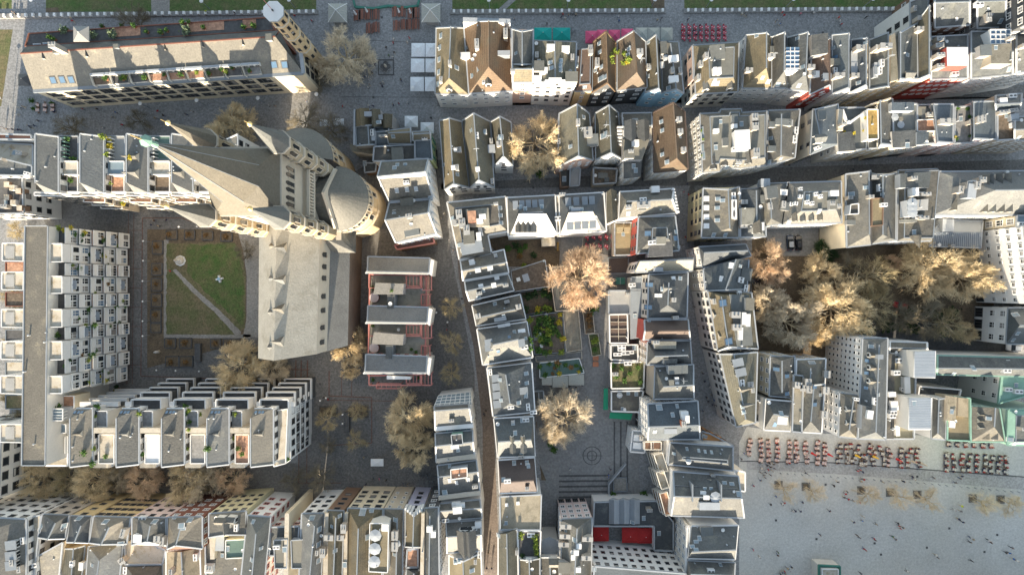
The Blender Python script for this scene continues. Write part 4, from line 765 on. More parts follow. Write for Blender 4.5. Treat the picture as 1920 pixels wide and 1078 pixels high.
for q, la in (((1132, 728, 1140, 728, 1140, 768, 1131, 768), 'narrow green awning along the wall of the black roof'), ((1144, 773, 1186, 775, 1183, 787, 1142, 784), 'green awning below the zigzag roof edge')):
    P = [W(q[i], q[i + 1], 3) for i in (0, 2, 4, 6)]; mb = MB(); mb.poly(P, 'awning_green'); mb.poly([p + Vector((0, 0, -.12)) for p in P], 'awning_green')
    for p in P: mb.bar(p, Vector((p.x, p.y, 0)), .08, .08, 'zinc')
    tag(mb.obj('awning'), la, 'awning')
b('house with dark roof and yellow framed balcony door by the lane, low link roof', (1183, 520, 1204, 519, 1202, 543, 1182, 543), 5, 'flat', roof='zinc_dark', wall='off_white', edge='zinc', name='annex', cat='annex', win=None)

# ---------------- west column of the middle block along the brick street ----------------
b('house with grey saddle roof and flat terrace just below the cluttered corner house', (863, 489, 945, 468, 954, 511, 868, 526), 11, 'gh', 13.5, (866, 508, 950, 492), ends='gg', roof='slate', wall='white', edge='metal_white', win=None)
D('w', 896, 506, 919, 502, 885, 492, s=(1.4, 1.4, .8)); D('n', 920, 508)
b('house with dark roof and lit lower hip, second below the corner house', (871, 528, 953, 514, 964, 545, 880, 564), 11, 'gh', 14, (874, 546, 950, 530), ends='gh', roof='slate_dark', wall='white', edge='metal_white', win=None)
D('w', 902, 537, 932, 523, 926, 535, s=(1.2, 1.2, .8)); D('c', 948, 535, 899, 550)
b('house with dark hipped roof and lit side hips above the triangular lit roof', (885, 573, 975, 552, 986, 598, 893, 611), 11, 'gh', 15, (903, 594, 966, 580), ends='hh', roof='slate_dark', wall='white', edge='metal_white', win=None)
D('c', 897, 592, 972, 575, s=(1.2, 1.2, 2)); D('H', 938, 598, s=(3, 1, .8)); D('v', 951, 556, 928, 570)
b('house with broad grey hipped roof and a bright triangular slope', (894, 617, 988, 603, 999, 670, 905, 684), 11.5, 'gh', 16, (925, 646, 972, 636), ends='hh', roof='slate', wall='white', edge='metal_white', win=None)
D('b', 911, 642, 911, 652, 979, 648, s=(1.5, 1.5, 1.4)); D('V', 955, 632, 934, 658, s=(1, 1.2, 1)); D('w', 978, 620, 950, 609, 940, 611, s=(1.8, .9, .8)); D('a', 940, 686, 950, 683, s=(1.8, .8, .8))
b('long house with grey mansard roof and a row of bright dormers on the left', (913, 690, 997, 680, 1003, 772, 924, 780), 11.5, 'gv', 16, (948, 702, 956, 756), ends='hh', roof='slate', wall='white', edge='metal_white', win=None)
D('b', 924, 708, 925, 724, 926, 740, 927, 756, s=(1.7, 1.6, 1.5)); D('v', 938, 712, 986, 700, 987, 718, 985, 742, 972, 755, 970, 730, 940, 750); D('b', 988, 730, s=(1.6, 1.6, 1.4)); D('a', 990, 762, 1000, 772)
b('house with dark blue grey roof and a small lit gablet', (926, 784, 1000, 780, 1003, 855, 933, 857), 12, 'gh', 16, (934, 828, 996, 824), ends='hh', roof='slate_blue', wall='white', edge='metal_white', win=None)
D('d', 962, 845, 982, 845, s=(1.4, 1.6, 1.5)); D('v', 979, 788, 962, 793, 966, 812, 978, 851); D('d', 960, 816, 980, 816, s=(1, 1, 1.2))
b('house with dark tiled roof and narrow cream lower slope, above the pale flat roof', (934, 862, 1002, 857, 1007, 922, 937, 924), 12, 'gh', 16, (940, 904, 1000, 900), ends='hh', roof='tile_dark', wall='white', edge='metal_white', win=None)
D('v', 964, 868, 988, 868, 944, 900); D('c', 988, 912, 1002, 900, s=(.9, .9, 1.8)); 
b('house with plain pale grey flat roof beside the brick street', (937, 930, 1015, 926, 1013, 992, 938, 992), 12, 'flat', roof='gravel_roof', wall='white', edge='zinc', win=None)
D('w', 971, 942, 950, 945, s=(.8, .8, .5))
g = b('house with brown grey roofs and white parapet at the bottom of the brick street', (934, 1000, 970, 990, 972, 1110, 934, 1110), 12, 'gv', 15, (950, 1000, 952, 1110), ends='hg', roof='slate_moss', wall='white', edge='metal_white', win=None)
b('house with leafy roof garden and white seats near the bottom edge', (972, 994, 1014, 994, 1012, 1044, 972, 1044), 11, 'flat', roof='slab_dark', wall='white', edge='metal_white', win=None)
b('brown roofed house with stepped white gable below the roof garden', (974, 1048, 1012, 1046, 1012, 1110, 974, 1110), 11, 'gv', 14, (992, 1050, 994, 1110), ends='gg', roof='slate_moss', wall='white', edge='zinc', win=None)
b('grey flat roofed house with arched glass dome left of the pink front', (1014, 1012, 1046, 1012, 1047, 1040, 1014, 1040), 8, 'flat', roof='concrete_grey', wall='off_white', edge='metal_white', win=None)
D('p', 1030, 1022, s=(3.6, 3.6, .6)); D('V', 1028, 1031, 1036, 1031, s=(1, .8, 1)); D('d', 1030, 1050, s=(2, 2, 1.6))
b('grey gabled house left of the pink fronted house at the bottom edge', (1014, 1044, 1048, 1043, 1048, 1110, 1014, 1110), 10, 'gv', 13, (1031, 1044, 1032, 1110), ends='gg', roof='slate', wall='off_white', edge='zinc', win=None)
b('pink house with white window grid facing the courtyard', (1053, 973, 1110, 970, 1108, 1180, 1050, 1180), 13, 'gv', 17, (1082, 990, 1076, 1110), ends='hg', roof='slate', wall='pink', edge='zinc', win=('w', 1.7, 1.2, 1.7))
D('c', 1060, 982, 1058, 1000, 1056, 1015, 1100, 1005, 1098, 1040, s=(1, 2.4, 2.0)); D('w', 1085, 1022, 1080, 1034, 1075, 1043, 1084, 1066, s=(1.2, 1.2, 1)); D('v', 1078, 1012, s=(1.2, 1.6, 1)); D('d', 1084, 985); D('h', 1060, 1058, s=(2.6, 3.6, 2))
g = b('low courtyard building with flat black roof and grey zigzag roof lights', (1114, 940, 1230, 938, 1262, 978, 1262, 1032, 1226, 1030, 1226, 985, 1112, 985), 5, 'flat', roof='bitumen', wall='white', edge='zinc', name='annex', cat='annex', win=None)
for i in range(6):
    x = 1142 + i * 9.6; blk(g, (x, 937, x + 9.6, 937, x + 9.6, 982, x, 982), 4.9, 6, 'zinc', 'zinc' if i % 2 else 'zinc_dark', 'roof_light', z1s=(5.4, 6.6, 6.6, 5.4) if i % 2 == 0 else (6.6, 5.4, 5.4, 6.6))
b('white hotel with a grid of dark framed windows above three red parasols', (1114, 1060, 1200, 1067, 1286, 1074, 1286, 1250, 1100, 1250), 15, 'flat', roof='slate_blue', wall='white', edge='zinc', name='hotel', cat='hotel', win=('d', 2.1, 1.1, 1.2))
b('white side wing of the hotel with tall blue windows', (1288, 985, 1292, 985, 1292, 1076, 1284, 1074), 13.5, 'flat', roof='zinc', wall='off_white', edge='metal_white', win=('b', 2.0, 1.3, 1.9), name='hotel_wing', cat='hotel')

# ---------------- hotel by the church, restaurant cluster ----------------
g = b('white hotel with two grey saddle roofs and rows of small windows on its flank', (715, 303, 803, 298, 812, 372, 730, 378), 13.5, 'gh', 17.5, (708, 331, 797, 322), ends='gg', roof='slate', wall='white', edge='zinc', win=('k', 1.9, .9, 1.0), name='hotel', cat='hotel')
blk(g, (708, 331, 797, 323, 803, 342, 714, 350), 13, 17.4, 'zinc', 'metal_white', 'sunlit_slope', z1s=(17.6, 17.6, 15.6, 15.6))  # white band carries the sunlit brightness of this slope in its colour
g = b('white hotel wing with dark upper slope and grey lower slope', (730, 381, 806, 374, 818, 438, 742, 455), 13.5, 'gh', 17.5, (722, 413, 803, 399), ends='gg', roof='slate', wall='white', edge='zinc', win=('k', 1.9, .9, 1.0), name='hotel', cat='hotel')
D('h', 764, 381, s=(3.2, 2.2, 1.2)); D('h', 773, 436, s=(3.6, 1.8, 1.0)); D('v', 744, 357, 763, 355, 780, 354, 745, 310); D('o', 760, 310, s=(1, 1, 1)); D('c', 768, 406, s=(1.4, 1, 1.4)); D('s', 776, 377)
b('small grey flat roof with red railed terrace below the white hotel', (740, 460, 812, 446, 815, 456, 745, 468), 6, 'flat', roof='brick_line', wall='brown', edge='frame_red', name='annex', cat='annex', win=None)
g = b('restaurant with several grey gabled roofs at the corner of the fish market', (667, 238, 702, 235, 704, 272, 668, 274), 9, 'gv', 11, (690, 236, 692, 272), ends='gg', roof='slate', wall='grey', edge='zinc', win=None, name='restaurant', cat='restaurant')
for q, zz in (((667, 206, 692, 203, 694, 236, 666, 238), 9), ((693, 207, 713, 205, 716, 238, 695, 238), 9), ((714, 216, 736, 214, 735, 240, 717, 240), 8.5)): b('', q, zz, 'gv', zz + 3, ((q[0] + q[2]) / 2 - 4, q[1] - 3, (q[4] + q[6]) / 2 - 4, q[5]), ends='gg', roof='slate_moss', wall='grey', edge=None, win=None, on=g, gw=False)
b('', (703, 240, 728, 238, 731, 274, 705, 276), 8.5, 'gh', 10.5, (704, 248, 729, 246), ends='gg', roof='slate_blue', wall='grey', edge='zinc', win=None, on=g, gw=False)
blk(g, (655, 270, 702, 275, 702, 290, 660, 284), 0, 6, 'wall_off_white', 'gravel_roof', 'terrace_roof'); blk(g, (663, 205, 666, 205, 666, 272, 662, 272), 7, 9.6, 'zinc', None, 'edge_wall')
D('H', 688, 216, 714, 222, s=(1.2, 3.4, 1.2)); D('o', 707, 230, s=(.9, 2.2, 1)); D('a', 659, 245, 698, 250, s=(1.6, 1, 1)); D('H', 700, 254, s=(3, 1, 1)); D('c', 722, 256, s=(2.6, .5, 1.2))
b('grey slate house with pointed gables left of the pale green wall', (725, 246, 770, 240, 771, 270, 729, 270), 9.5, 'gh', 13, (728, 250, 770, 248), ends='hg', roof='slate_moss', wall='grey', edge='zinc', win=None)
D('D', 748, 234, s=(5, 4, 3))
b('house with pale green side wall and grey slate roofs', (773, 248, 806, 246, 808, 262, 774, 264), 11, 'gh', 14, (774, 252, 807, 250), ends='gg', roof='slate_moss', wall='green', edge='zinc', win=('g', 2, .9, 1.6))
b('', (778, 264, 808, 262, 811, 300, 779, 298), 10.5, 'flat', roof='slate_blue', wall='green', edge='zinc', win=('g', 2, .9, 1.6), on=BL[-1]['root'])
D('D', 788, 240, s=(4, 3.4, 2.4))
b('flat dark roof with white rim and square grey hut above the white hotel', (702, 276, 778, 272, 778, 302, 700, 303), 10, 'flat', roof='bitumen', wall='grey', edge='zinc', win=None)
D('h', 747, 291, s=(2.8, 3.2, 1.5))

# ---------------- pink framed terrace houses ----------------
g = b('row of terrace houses with red steel frames and four long grey roofs', (694, 515, 800, 517, 797, 702, 690, 704), 6, 'flat', roof='gravel_roof', wall='salmon', edge='frame_red', name='terrace_house', cat='terrace house', win=None, par=.3)
def bar_roof(q, zr=11.5, ze=9.5):
    (x0, y0, x1, y1, x2, y2, x3, y3) = q
    b('', q, ze, 'gh', zr, ((x0 + x3) / 2 + 1, (y0 + y3) / 2 + (y3 - y0) * .40, (x1 + x2) / 2, (y1 + y2) / 2 + (y3 - y0) * .40), roof='slate_grey', wall='off_white', edge='zinc', on=g, win=('r', 2, 1, 1.6), ends='gg', gw=False)
    blk(g, (x1 - 1, y1 + 1, x1 + 8, y1 + 4, x2 + 8, y2 + 4, x2 - 1, y2 - 2), 3, 9.2, 'wall_off_white', 'metal_white', 'end_wall')
for q in ((690, 481, 806, 484, 802, 514, 686, 512), (690, 573, 803, 576, 798, 607, 686, 606), (686, 664, 801, 668, 797, 700, 682, 700)): bar_roof(q)
for q in ((704, 530, 757, 532, 755, 552, 700, 552), (701, 623, 757, 628, 755, 647, 697, 645)): blk(g, q, 5, 10.2, 'wall_grey', 'slate_grey', 'small_roof'); blk(g, (q[0] + 22, q[5], q[0] + 36, q[5], q[0] + 34, q[5] + 26, q[0] + 22, q[5] + 26), 5, 10, 'zinc_dark', 'slate', 'link_roof')
def frame_rect(on, x0, y0, x1, y1, z, m='frame_red', w=.28, n=0, nm='frame'):
    mb = MB(); A = [W(x0, y0, z), W(x1, y0, z), W(x1, y1, z), W(x0, y1, z)]
    for i in range(4):
        mb.bar(A[i], A[(i + 1) % 4], w, .3, m); mb.bar(A[i], Vector((A[i].x, A[i].y, max(z - 3, 0))), w * .7, w * .7, m)
    for j in range(1, n): 
        p = A[0].lerp(A[1], j / n); q = A[3].lerp(A[2], j / n); mb.bar(p, q, w * .5, .2, m)
    mb.obj(nm, on)
for y0, y1 in ((514, 540), (607, 630), (700, 722)):
    frame_rect(g, 692, y0, 790, y1, 7.0); frame_rect(g, 791, y0, 809, y1 + (0 if y0 > 690 else 4), 6.6, n=3); frame_rect(g, 762, y0 + 2, 788, y1 - 3, 6.8, n=4)
for y in (552, 648): frame_rect(g, 790, y, 806, y + 20, 6.5, n=3)
frame_rect(g, 706, 719, 752, 728, 5, n=5)
for y in (558, 652):
    mb = MB(); c = W(702, y, 7); mb.cone((c.x, c.y, 6.2), 1.3, 1.3, 1.2, 12, 'frame_red', top='wall_pink'); mb.obj('round_stair', g)
blk(g, (725, 704, 770, 706, 770, 711, 725, 711), 5, 8.5, 'wall_off_white', 'metal_white', 'bright_parapet')
# ---------------- house with glass roof and its neighbours left of the brick street ----------------
g = b('house with sloping white glass roof, grey roof and green metal balconies', (814, 762, 879, 757, 886, 800, 816, 806), 12, 'gh', 14.5, (815, 770, 880, 765), ends='gg', roof='slate', wall='white', edge='zinc', win=('w', 2, 1, 1.5))
blk(g, (822, 742, 882, 735, 884, 758, 812, 764), 0, 9, 'frame_white', 'glass_roof', 'glass_roof', z1s=(7, 7, 11.5, 11.5))
for i in range(8): x = 813 + i * 9.6; blk(g, (821 + i * 8.4, 742 - i * .9, 822 + i * 8.4, 742 - i * .9, x + 1, 763 - i * .8, x, 763 - i * .8), 6, 9, 'frame_white', None, 'glazing_bar', z1s=(7.2, 7.2, 11.7, 11.7))
for f in (.25, .5, .75): blk(g, (822 - 10 * f, 741 + 22 * f, 882 + 2 * f, 735 + 23 * f, 882 + 2 * f, 736 + 23 * f, 822 - 10 * f, 742 + 22 * f), 6, 9, 'frame_white', None, 'glazing_bar', z1s=[7.25 + 4.5 * f] * 4)
blk(g, (814, 800, 886, 794, 888, 802, 816, 808), 9, 12.6, 'wall_white', 'metal_white', 'bright_parapet'); blk(g, (836, 806, 882, 803, 884, 832, 838, 834), 9, 11, 'copper', 'glass_sky', 'glass_box'); 
for x in (838, 850, 862, 874): blk(g, (x, 804, x + 1.5, 804, x + 1.5, 832, x, 832), 9, 11.4, 'copper', None, 'glazing_bar')
g = b('house with two sunken terraces and grey roofs between glass roof and the flat roof', (816, 812, 886, 806, 890, 858, 818, 866), 11.5, 'gh', 14, (817, 836, 887, 828), ends='gg', roof='slate', wall='white', edge='zinc', win=None)
blk(g, (846, 815, 866, 813, 868, 832, 848, 834), 12, 14.4, 'copper', 'slab_dark', 'terrace', par='zinc'); D('w', 853, 837, s=(2, 1, .6)); blk(g, (818, 860, 892, 850, 892, 860, 818, 868), 9, 12.3, 'wall_white', 'stone_pale', 'bright_parapet')  # parapet's pale top stands in for a sunlit line between roofs
g = b('house with grey roof and long narrow skylight bands beside the brick street', (820, 872, 893, 862, 900, 922, 824, 932), 11.5, 'gh', 14, (822, 894, 896, 884), ends='gg', roof='slate', wall='white', edge='zinc', win=None)
blk(g, (845, 880, 876, 876, 876, 894, 846, 898), 12, 14.6, 'zinc', 'terracotta', 'terrace', par='metal_white'); D('v', 856, 904, 843, 900, 878, 898, s=(.8, 1.2, 1)); blk(g, (822, 930, 900, 920, 900, 928, 822, 938), 9, 12.3, 'wall_white', 'stone_pale', 'bright_parapet'); D('o', 834, 922); D('w', 840, 868, s=(1, 1, 1))
g = b('house with red corner and grey roof carrying white ventilators', (822, 944, 900, 936, 904, 970, 824, 976), 12, 'gh', 14.5, (824, 958, 902, 952), ends='gg', roof='slate', wall='white', edge='zinc', win=None)
D('w', 858, 955, 864, 948, 856, 946, s=(2.2, 1.6, 1)); D('a', 836, 974, 830, 978)
g = b('grey roofed house with pointed slate dormer and dark red inner yard', (836, 978, 902, 974, 903, 1032, 838, 1036), 12, 'gh', 15, (838, 1006, 902, 1002), ends='gg', roof='slate', wall='white', edge='zinc', win=None)
D('D', 870, 990, 880, 990, s=(3, 4, 2)); D('w', 897, 984, s=(1.6, 2, 1))
b('white house with twin pale gables at the bottom left of the brick street', (842, 1040, 902, 1036, 904, 1110, 842, 1110), 11, 'gv', 14, (868, 1052, 870, 1110), ends='gg', roof='roof_board', wall='white', edge='metal_white', win=None)
D('w', 868, 1040, s=(2.8, 2, 2)); D('o', 855, 1052, 862, 1050)

# ---------------- gardens, decks and low roofs in the inner courtyard ----------------
def low(label, q, z, roof, wall='grey', edge='zinc', nm='terrace', cat='terrace', par=.35): r = b(label, q, z, 'flat', roof=roof, wall=wall, edge=edge, name=nm, cat=cat, win=None, par=par, ew=.2); BL[-1]['auto'] = False; return r
g = low('weathered wooden deck with pale globe lamps left of the orange tree', (958, 508, 1022, 488, 1030, 537, 963, 547), 4, 'wood_deck')
for i in range(11): blk(g, (968 + i * 5.4, 505 - i * 1.7, 969 + i * 5.4, 505 - i * 1.7, 973 + i * 5.4, 544 - i * 1, 972 + i * 5.4, 544 - i * 1), 3.9, 4.05, 'wood_deck', None, 'deck_board')
D('H', 986, 521, s=(1.6, 2.0, .3)); D('w', 972, 524, s=(1.0, 1.0, .5)); D('o', 1020, 489, 1031, 537, s=(.6, .6, 1))
low('flat brown grey roof under the orange courtyard tree', (1030, 502, 1078, 497, 1084, 581, 1041, 583), 3.4, 'bitumen_grey', 'brown', 'concrete')
low('dark garden yard with brown shrubs between two grey roofs', (976, 548, 1034, 540, 1040, 581, 986, 590), .6, 'soil', 'dark', 'zinc_dark', 'garden_bed', 'garden bed')
g = low('brown garden deck with yellow flowering shrubs along the house wall', (990, 593, 1054, 584, 1060, 660, 1003, 664), 2.2, 'wood_deck', 'brown', 'zinc_dark')
D('w', 1012, 626, 1015, 648, s=(.8, .9, .5)); D('h', 1005, 630, s=(1.4, 2.2, .6)); D('o', 1036, 597, s=(1, .8, 1)); D('p', 1024, 590, s=(.7, .7, .4))
low('pale gravel flat roof beside the garden deck', (1056, 584, 1084, 582, 1091, 655, 1062, 660), 2.4, 'gravel_roof', 'grey', 'concrete')
low('grey paved strip above the long planted terrace', (1004, 668, 1090, 659, 1091, 672, 1006, 678), 1.4, 'slab_grey', 'grey', 'concrete')
low('long planted terrace with dark green floor and white rim', (1012, 680, 1086, 672, 1095, 699, 1012, 708), 3, 'copper_dark', 'off_white', 'metal_white')
low('brown raised bed with red leaves beside the courtyard path', (1093, 586, 1111, 585, 1115, 624, 1097, 626), .8, 'soil', 'grey', 'concrete', 'garden_bed', 'garden bed')
low('green clipped raised bed beside the courtyard path', (1103, 627, 1121, 625, 1127, 665, 1110, 668), .8, 'lawn_dull', 'grey', 'concrete', 'garden_bed', 'garden bed')
b('small grey garden house with pitched roof at the house wall', (1001, 735, 1019, 733, 1020, 758, 1003, 762), 3, 'gv', 4.6, (1010, 736, 1011, 758), ends='hh', roof='slate', wall='grey', edge='zinc', win=None, name='garden_house', cat='shed')
low('dark restaurant yard floor below the bright mansards', (1094, 446, 1151, 442, 1151, 482, 1094, 468), .25, 'slab_dark', 'brown', None)
g = low('pale wooden garden shed roof under the white mansard', (1015, 447, 1041, 446, 1041, 461, 1016, 462), 2.6, 'concrete', 'beige', None, 'shed', 'shed')
low('dark sunken yard left of the half timbered gable', (1140, 484, 1178, 482, 1178, 512, 1141, 513), .5, 'tile_dark', 'dark', 'zinc_dark', 'yard', 'yard')
mb = MB(); c = W(1163, 527, .8); mb.box((c.x, c.y, .76), (2.6, 1.9, .06), 'frame_green'); mb.box((c.x, c.y, .80), (.08, 1.9, .03), 'metal_white'); mb.box((c.x, c.y, .37), (1.8, 1.2, .74), 'zinc_dark'); tag(mb.obj('table_tennis_table'), 'green table tennis table with white line by the metal roof', 'table')
mb = MB(); c = W(1117, 677, .5); mb.box((c.x, c.y + .9, .45), (1.6, 1.3, .08), 'tile_red'); mb.box((c.x, c.y - .9, .45), (1.6, 1.3, .08), 'tile_red'); mb.box((c.x, c.y, .22), (1.2, 2.6, .4), 'wall_brown'); tag(mb.obj('bench'), 'orange brown wooden bench pair at the end of the green bed', 'bench')
mb = MB(); c = W(1046, 462, 1); mb.box((c.x, c.y, .7), (.5, 2.4, 1.2), 'rust_roof'); tag(mb.obj('yellow_bin'), 'narrow yellow container standing in the garden under the mansards', 'container')
g = low('square sand pit with wooden kerb beside the diagonal courtyard wall', (1150, 895, 1174, 894, 1176, 920, 1150, 921), .35, 'gravel', 'brown', 'zinc_dark', 'sand_pit', 'sand pit')
mb = MB(); mb.bar(W(1173, 868, .8) , W(1141, 906, .8), .25, 1.6, 'zinc'); mb.bar(W(1141, 906, .8), W(1141, 925, .8), .25, 1.6, 'zinc'); tag(mb.obj('garden_wall'), 'low pale diagonal wall in front of the sand pit', 'wall')
# ---------------- bottom left street front (facades look up the picture) ----------------
def front(label, x0, y0, x1, y1, ze, wall, win, roof='slate', depth=90, zr=None, r=None, ends='hg', t='gv', dx=0, edge='zinc', **kw):
    q = (x0, y0, x1, y1, x1 + dx, y1 + depth, x0 + dx, y0 + depth)
    return b(label, q, ze, t, zr or ze + 4, r, ends=ends, roof=roof, wall=wall, edge=edge, win=win, **kw)
F_W = ('d', 2.3, 1.3, 1.2)
front('white fronted building with light grey roof in the bottom left corner', -90, 966, 50, 972, 17, 'white', ('d', 2.6, 1.5, 1.2), 'slate_light', 150, 20, (-70, 1010, -40, 1120))
b('pale walled narrow grey house second from the left along the bottom', (52, 970, 79, 964, 62, 1110, 50, 1110), 15, 'flat', roof='concrete', wall='white', edge='off_white' if 0 else 'zinc', win=('d', 2.6, 1.5, 1.2))
front('greige fronted house with dark grey roof along the bottom street', 80, 963, 130, 965, 15.5, 'greige', F_W, 'slate', 44, 18.5, (104, 980, 90, 1010), dx=-8)
front('ochre yellow fronted house with dark roof along the bottom street', 132, 966, 172, 967, 15, 'ochre', ('d', 3.4, 1.4, 1.1), 'slate_dark', 50, 18, (152, 985, 140, 1016), dx=-6)
front('brown and cream banded house front with long window bands', 176, 967, 246, 969, 15.5, 'ochre', ('s', 1.6, 1.5, 1.2), 'slate_light', 50, 18.5, (205, 988, 190, 1020), dx=-8)
front('pink fronted house with grey roof and white roof hatch along the bottom street', 248, 969, 312, 970, 15.5, 'pink', F_W, 'slate', 52, 18, (282, 985, 276, 1015), dx=0)
front('rust red fronted house with pale wing wall along the bottom street', 314, 969, 380, 968, 15.5, 'rust', ('w', 2.3, 1.5, 1.2), 'slate_light', 60, 18, (340, 985, 330, 1022), dx=0)
front('yellow fronted house with three dormers behind its eaves along the bottom street', 392, 962, 462, 957, 15.5, 'yellow', ('d', 2.0, 1.2, 1.1), 'slate', 45, 18, (425, 980, 422, 1002), dx=0)
g = front('white grid fronted building with recessed dark red window bays', 464, 965, 508, 968, 15.5, 'white', ('r', 2.1, 1.4, 1.2), 'slate_blue', 140, 19, (480, 1000, 470, 1110), dx=-14)
b('recessed white grid facade between the two projecting fronts', (508, 987, 562, 985, 558, 1040, 506, 1040), 14.5, 'flat', roof='slate', wall='white', edge='zinc', win=('r', 2.1, 1.4, 1.2), name='apartment_building', cat='apartment building')
blk(BL[-1]['root'], (514, 1012, 540, 1010, 538, 1064, 516, 1064), 13, 16, 'zinc', 'bitumen_grey', 'roof_box', par='zinc'); blk(BL[-1]['root'], (546, 1012, 572, 1010, 570, 1064, 548, 1064), 13, 16, 'zinc', 'bitumen_grey', 'roof_box', par='zinc')
front('white grid fronted house with grey roof left of the brown front', 566, 962, 608, 961, 15.5, 'white', ('d', 2.1, 1.4, 1.2), 'slate_light', 140, 19, (590, 985, 578, 1110), dx=-6, ends='hg')
front('narrow brown fronted house with pale party walls along the bottom', 614, 956, 645, 957, 15.5, 'brown', ('d', 2.6, 1.6, 1.1), 'slate_moss', 140, 18, (630, 970, 624, 1110), dx=-4)
front('cream grid fronted house with mossy roof and a board roof with three white domes', 652, 952, 718, 953, 15, 'cream', ('d', 2.2, 1.6, 1.4), 'slate_moss', 150, 19.5, (672, 990, 668, 1110), dx=-2)
g = BL[-1]['root']; blk(g, (694, 980, 729, 980, 727, 1072, 692, 1070), 14, 19.5, 'wall_off_white', 'roof_board', 'board_roof', par='metal_white'); D('p', 705, 1001, 704, 1026, 703, 1050, s=(2.2, 2.2, .8)); D('w', 724, 985, s=(1.6, 1.6, 1.2))
front('beige grid fronted house with narrow windows and ochre rear wall', 720, 953, 756, 954, 15, 'beige', ('k', 1.5, .8, 1.0), 'slate', 140, 18, (745, 970, 742, 1110), dx=-2)
front('lilac grey fronted house with white stepped gable', 760, 954, 792, 955, 15, 'lilac', ('d', 2.4, 1.3, 1.5), 'slate_moss', 70, 18, (776, 966, 774, 1025), dx=0, ends='gg')
g = BL[-1]['root']
for i in range(7): blk(g, (758 + i * 5, 952 + (3 - abs(3 - i)) * 4, 763 + i * 5, 952 + (3 - abs(3 - i)) * 4, 763 + i * 5, 956 + (3 - abs(3 - i)) * 4, 758 + i * 5, 956 + (3 - abs(3 - i)) * 4), 13, 15.6 + (3 - abs(3 - i)) * .8, 'metal_white', None, 'gable_step')
front('white house with dark windows and red corner edge beside the brick street block', 796, 952, 822, 950, 15, 'dark', ('w', 2.0, 1.5, 1.4), 'slate', 140, 17.5, (806, 966, 804, 1110), dx=2)
b('red tiled roof terrace with small red summer house between blue walls', (764, 1028, 784, 1028, 784, 1062, 762, 1062), 14, 'flat', roof='terracotta', wall='lilac', edge='zinc', win=None)
b('blue grey pyramid roof house near the bottom edge beside the red roof terrace', (762, 1066, 790, 1064, 790, 1110, 762, 1110), 13.5, 'gv', 16.5, (776, 1074, 776, 1110), ends='hg', roof='slate_blue', wall='lilac', edge='zinc', win=None)
# rear wings of the bottom row
b('rear wing with steep pale grey roof at the bottom left', (60, 1048, 118, 1016, 108, 1110, 58, 1110), 12.5, 'shed', roof='slate_light', wall='cream', edge='zinc', win=None, zq=(14.5, 14.5, 12, 12), name='rear_wing', cat='house wing')
b('rear wing with cream wall and mossy roof left of the white roof hatch', (118, 1028, 160, 1022, 150, 1110, 112, 1110), 12.5, 'gv', 15, (138, 1028, 132, 1110), ends='gg', roof='slate_moss', wall='cream', edge='zinc', win=None, name='rear_wing', cat='house wing')
b('rear wing with long diagonal grey roof slope behind the banded front', (166, 1024, 232, 1014, 222, 1110, 160, 1110), 12.5, 'gv', 15, (186, 1050, 178, 1110), ends='hg', roof='slate_light', wall='off_white', edge='zinc', win=None, name='rear_wing', cat='house wing')
b('rear wing with pale blue grey walls around a small yard behind the pink front', (236, 1010, 250, 1000, 312, 1030, 306, 1056, 236, 1056), 12, 'flat', roof='concrete', wall='off_white', edge='zinc', win=None, name='rear_wing', cat='house wing')
b('rear wing with dark hip roof at the bottom edge behind the pink front', (236, 1060, 304, 1058, 306, 1110, 234, 1110), 12, 'gh', 15, (250, 1080, 290, 1080), ends='hh', roof='slate', wall='white', edge='zinc', win=None, name='rear_wing', cat='house wing')
b('rear wing with tan roof and white wall strip behind the rust red front', (312, 1034, 375, 1026, 378, 1110, 312, 1110), 12.5, 'gv', 15, (340, 1034, 344, 1110), ends='hg', roof='gravel_roof', wall='off_white', edge='metal_white', win=None, name='rear_wing', cat='house wing')
b('rear wing with sunken green glass lightwell behind the yellow front', (386, 1008, 460, 1010, 460, 1110, 388, 1110), 12.5, 'flat', roof='slate', wall='cream', edge='zinc', win=None, name='rear_wing', cat='house wing')
g = BL[-1]['root']; blk(g, (424, 1012, 460, 1010, 460, 1044, 424, 1046), 12, 14, 'wall_off_white', 'copper_dark', 'lightwell', par='metal_white'); blk(g, (392, 1000, 404, 1000, 402, 1048, 394, 1048), 12, 14, 'wall_cream', 'concrete', 'party_wall'); D('H', 414, 1012, s=(3, 4, 1.4)); D('c', 398, 1060, 300, 1006, 236, 1046, s=(1.4, 1.4, 1.6)); D('w', 262, 1007, 153, 1058, 396, 1062, s=(2, 2, 1.2)); D('c', 120, 1030, 145, 1018, 160, 1010, 237, 995, 310, 1010, s=(2, 1, 1.8))
D('v', 75, 992, 120, 985, 92, 985, 148, 972, 198, 978, 290, 978, 340, 985, 356, 975, 585, 971, 598, 992, 597, 1020, 597, 1050, 690, 1006, s=(1.4, 1.4, 1)); D('d', 410, 972, 428, 972, 445, 972, s=(1.6, 2, 1.6)); D('b', 38, 1016, 38, 1036, 38, 1054, s=(2, 2, 1.4)); D('v', 680, 960, 720, 972, s=(1.6, 2, 1)); D('H', 715, 968, s=(3, 2.4, 2)); D('c', 640, 1003, 648, 985, 620, 1003, 609, 1030, s=(1.2, 2, 1.8)); D('c', 742, 1000, 742, 1020, s=(2, 1.4, 1.6)); D('p', 744, 1018, 8, 1058, s=(1.4, 1.4, .6)); D('w', 806, 990, 812, 1000, 826, 998, s=(1.4, 1.4, 1))
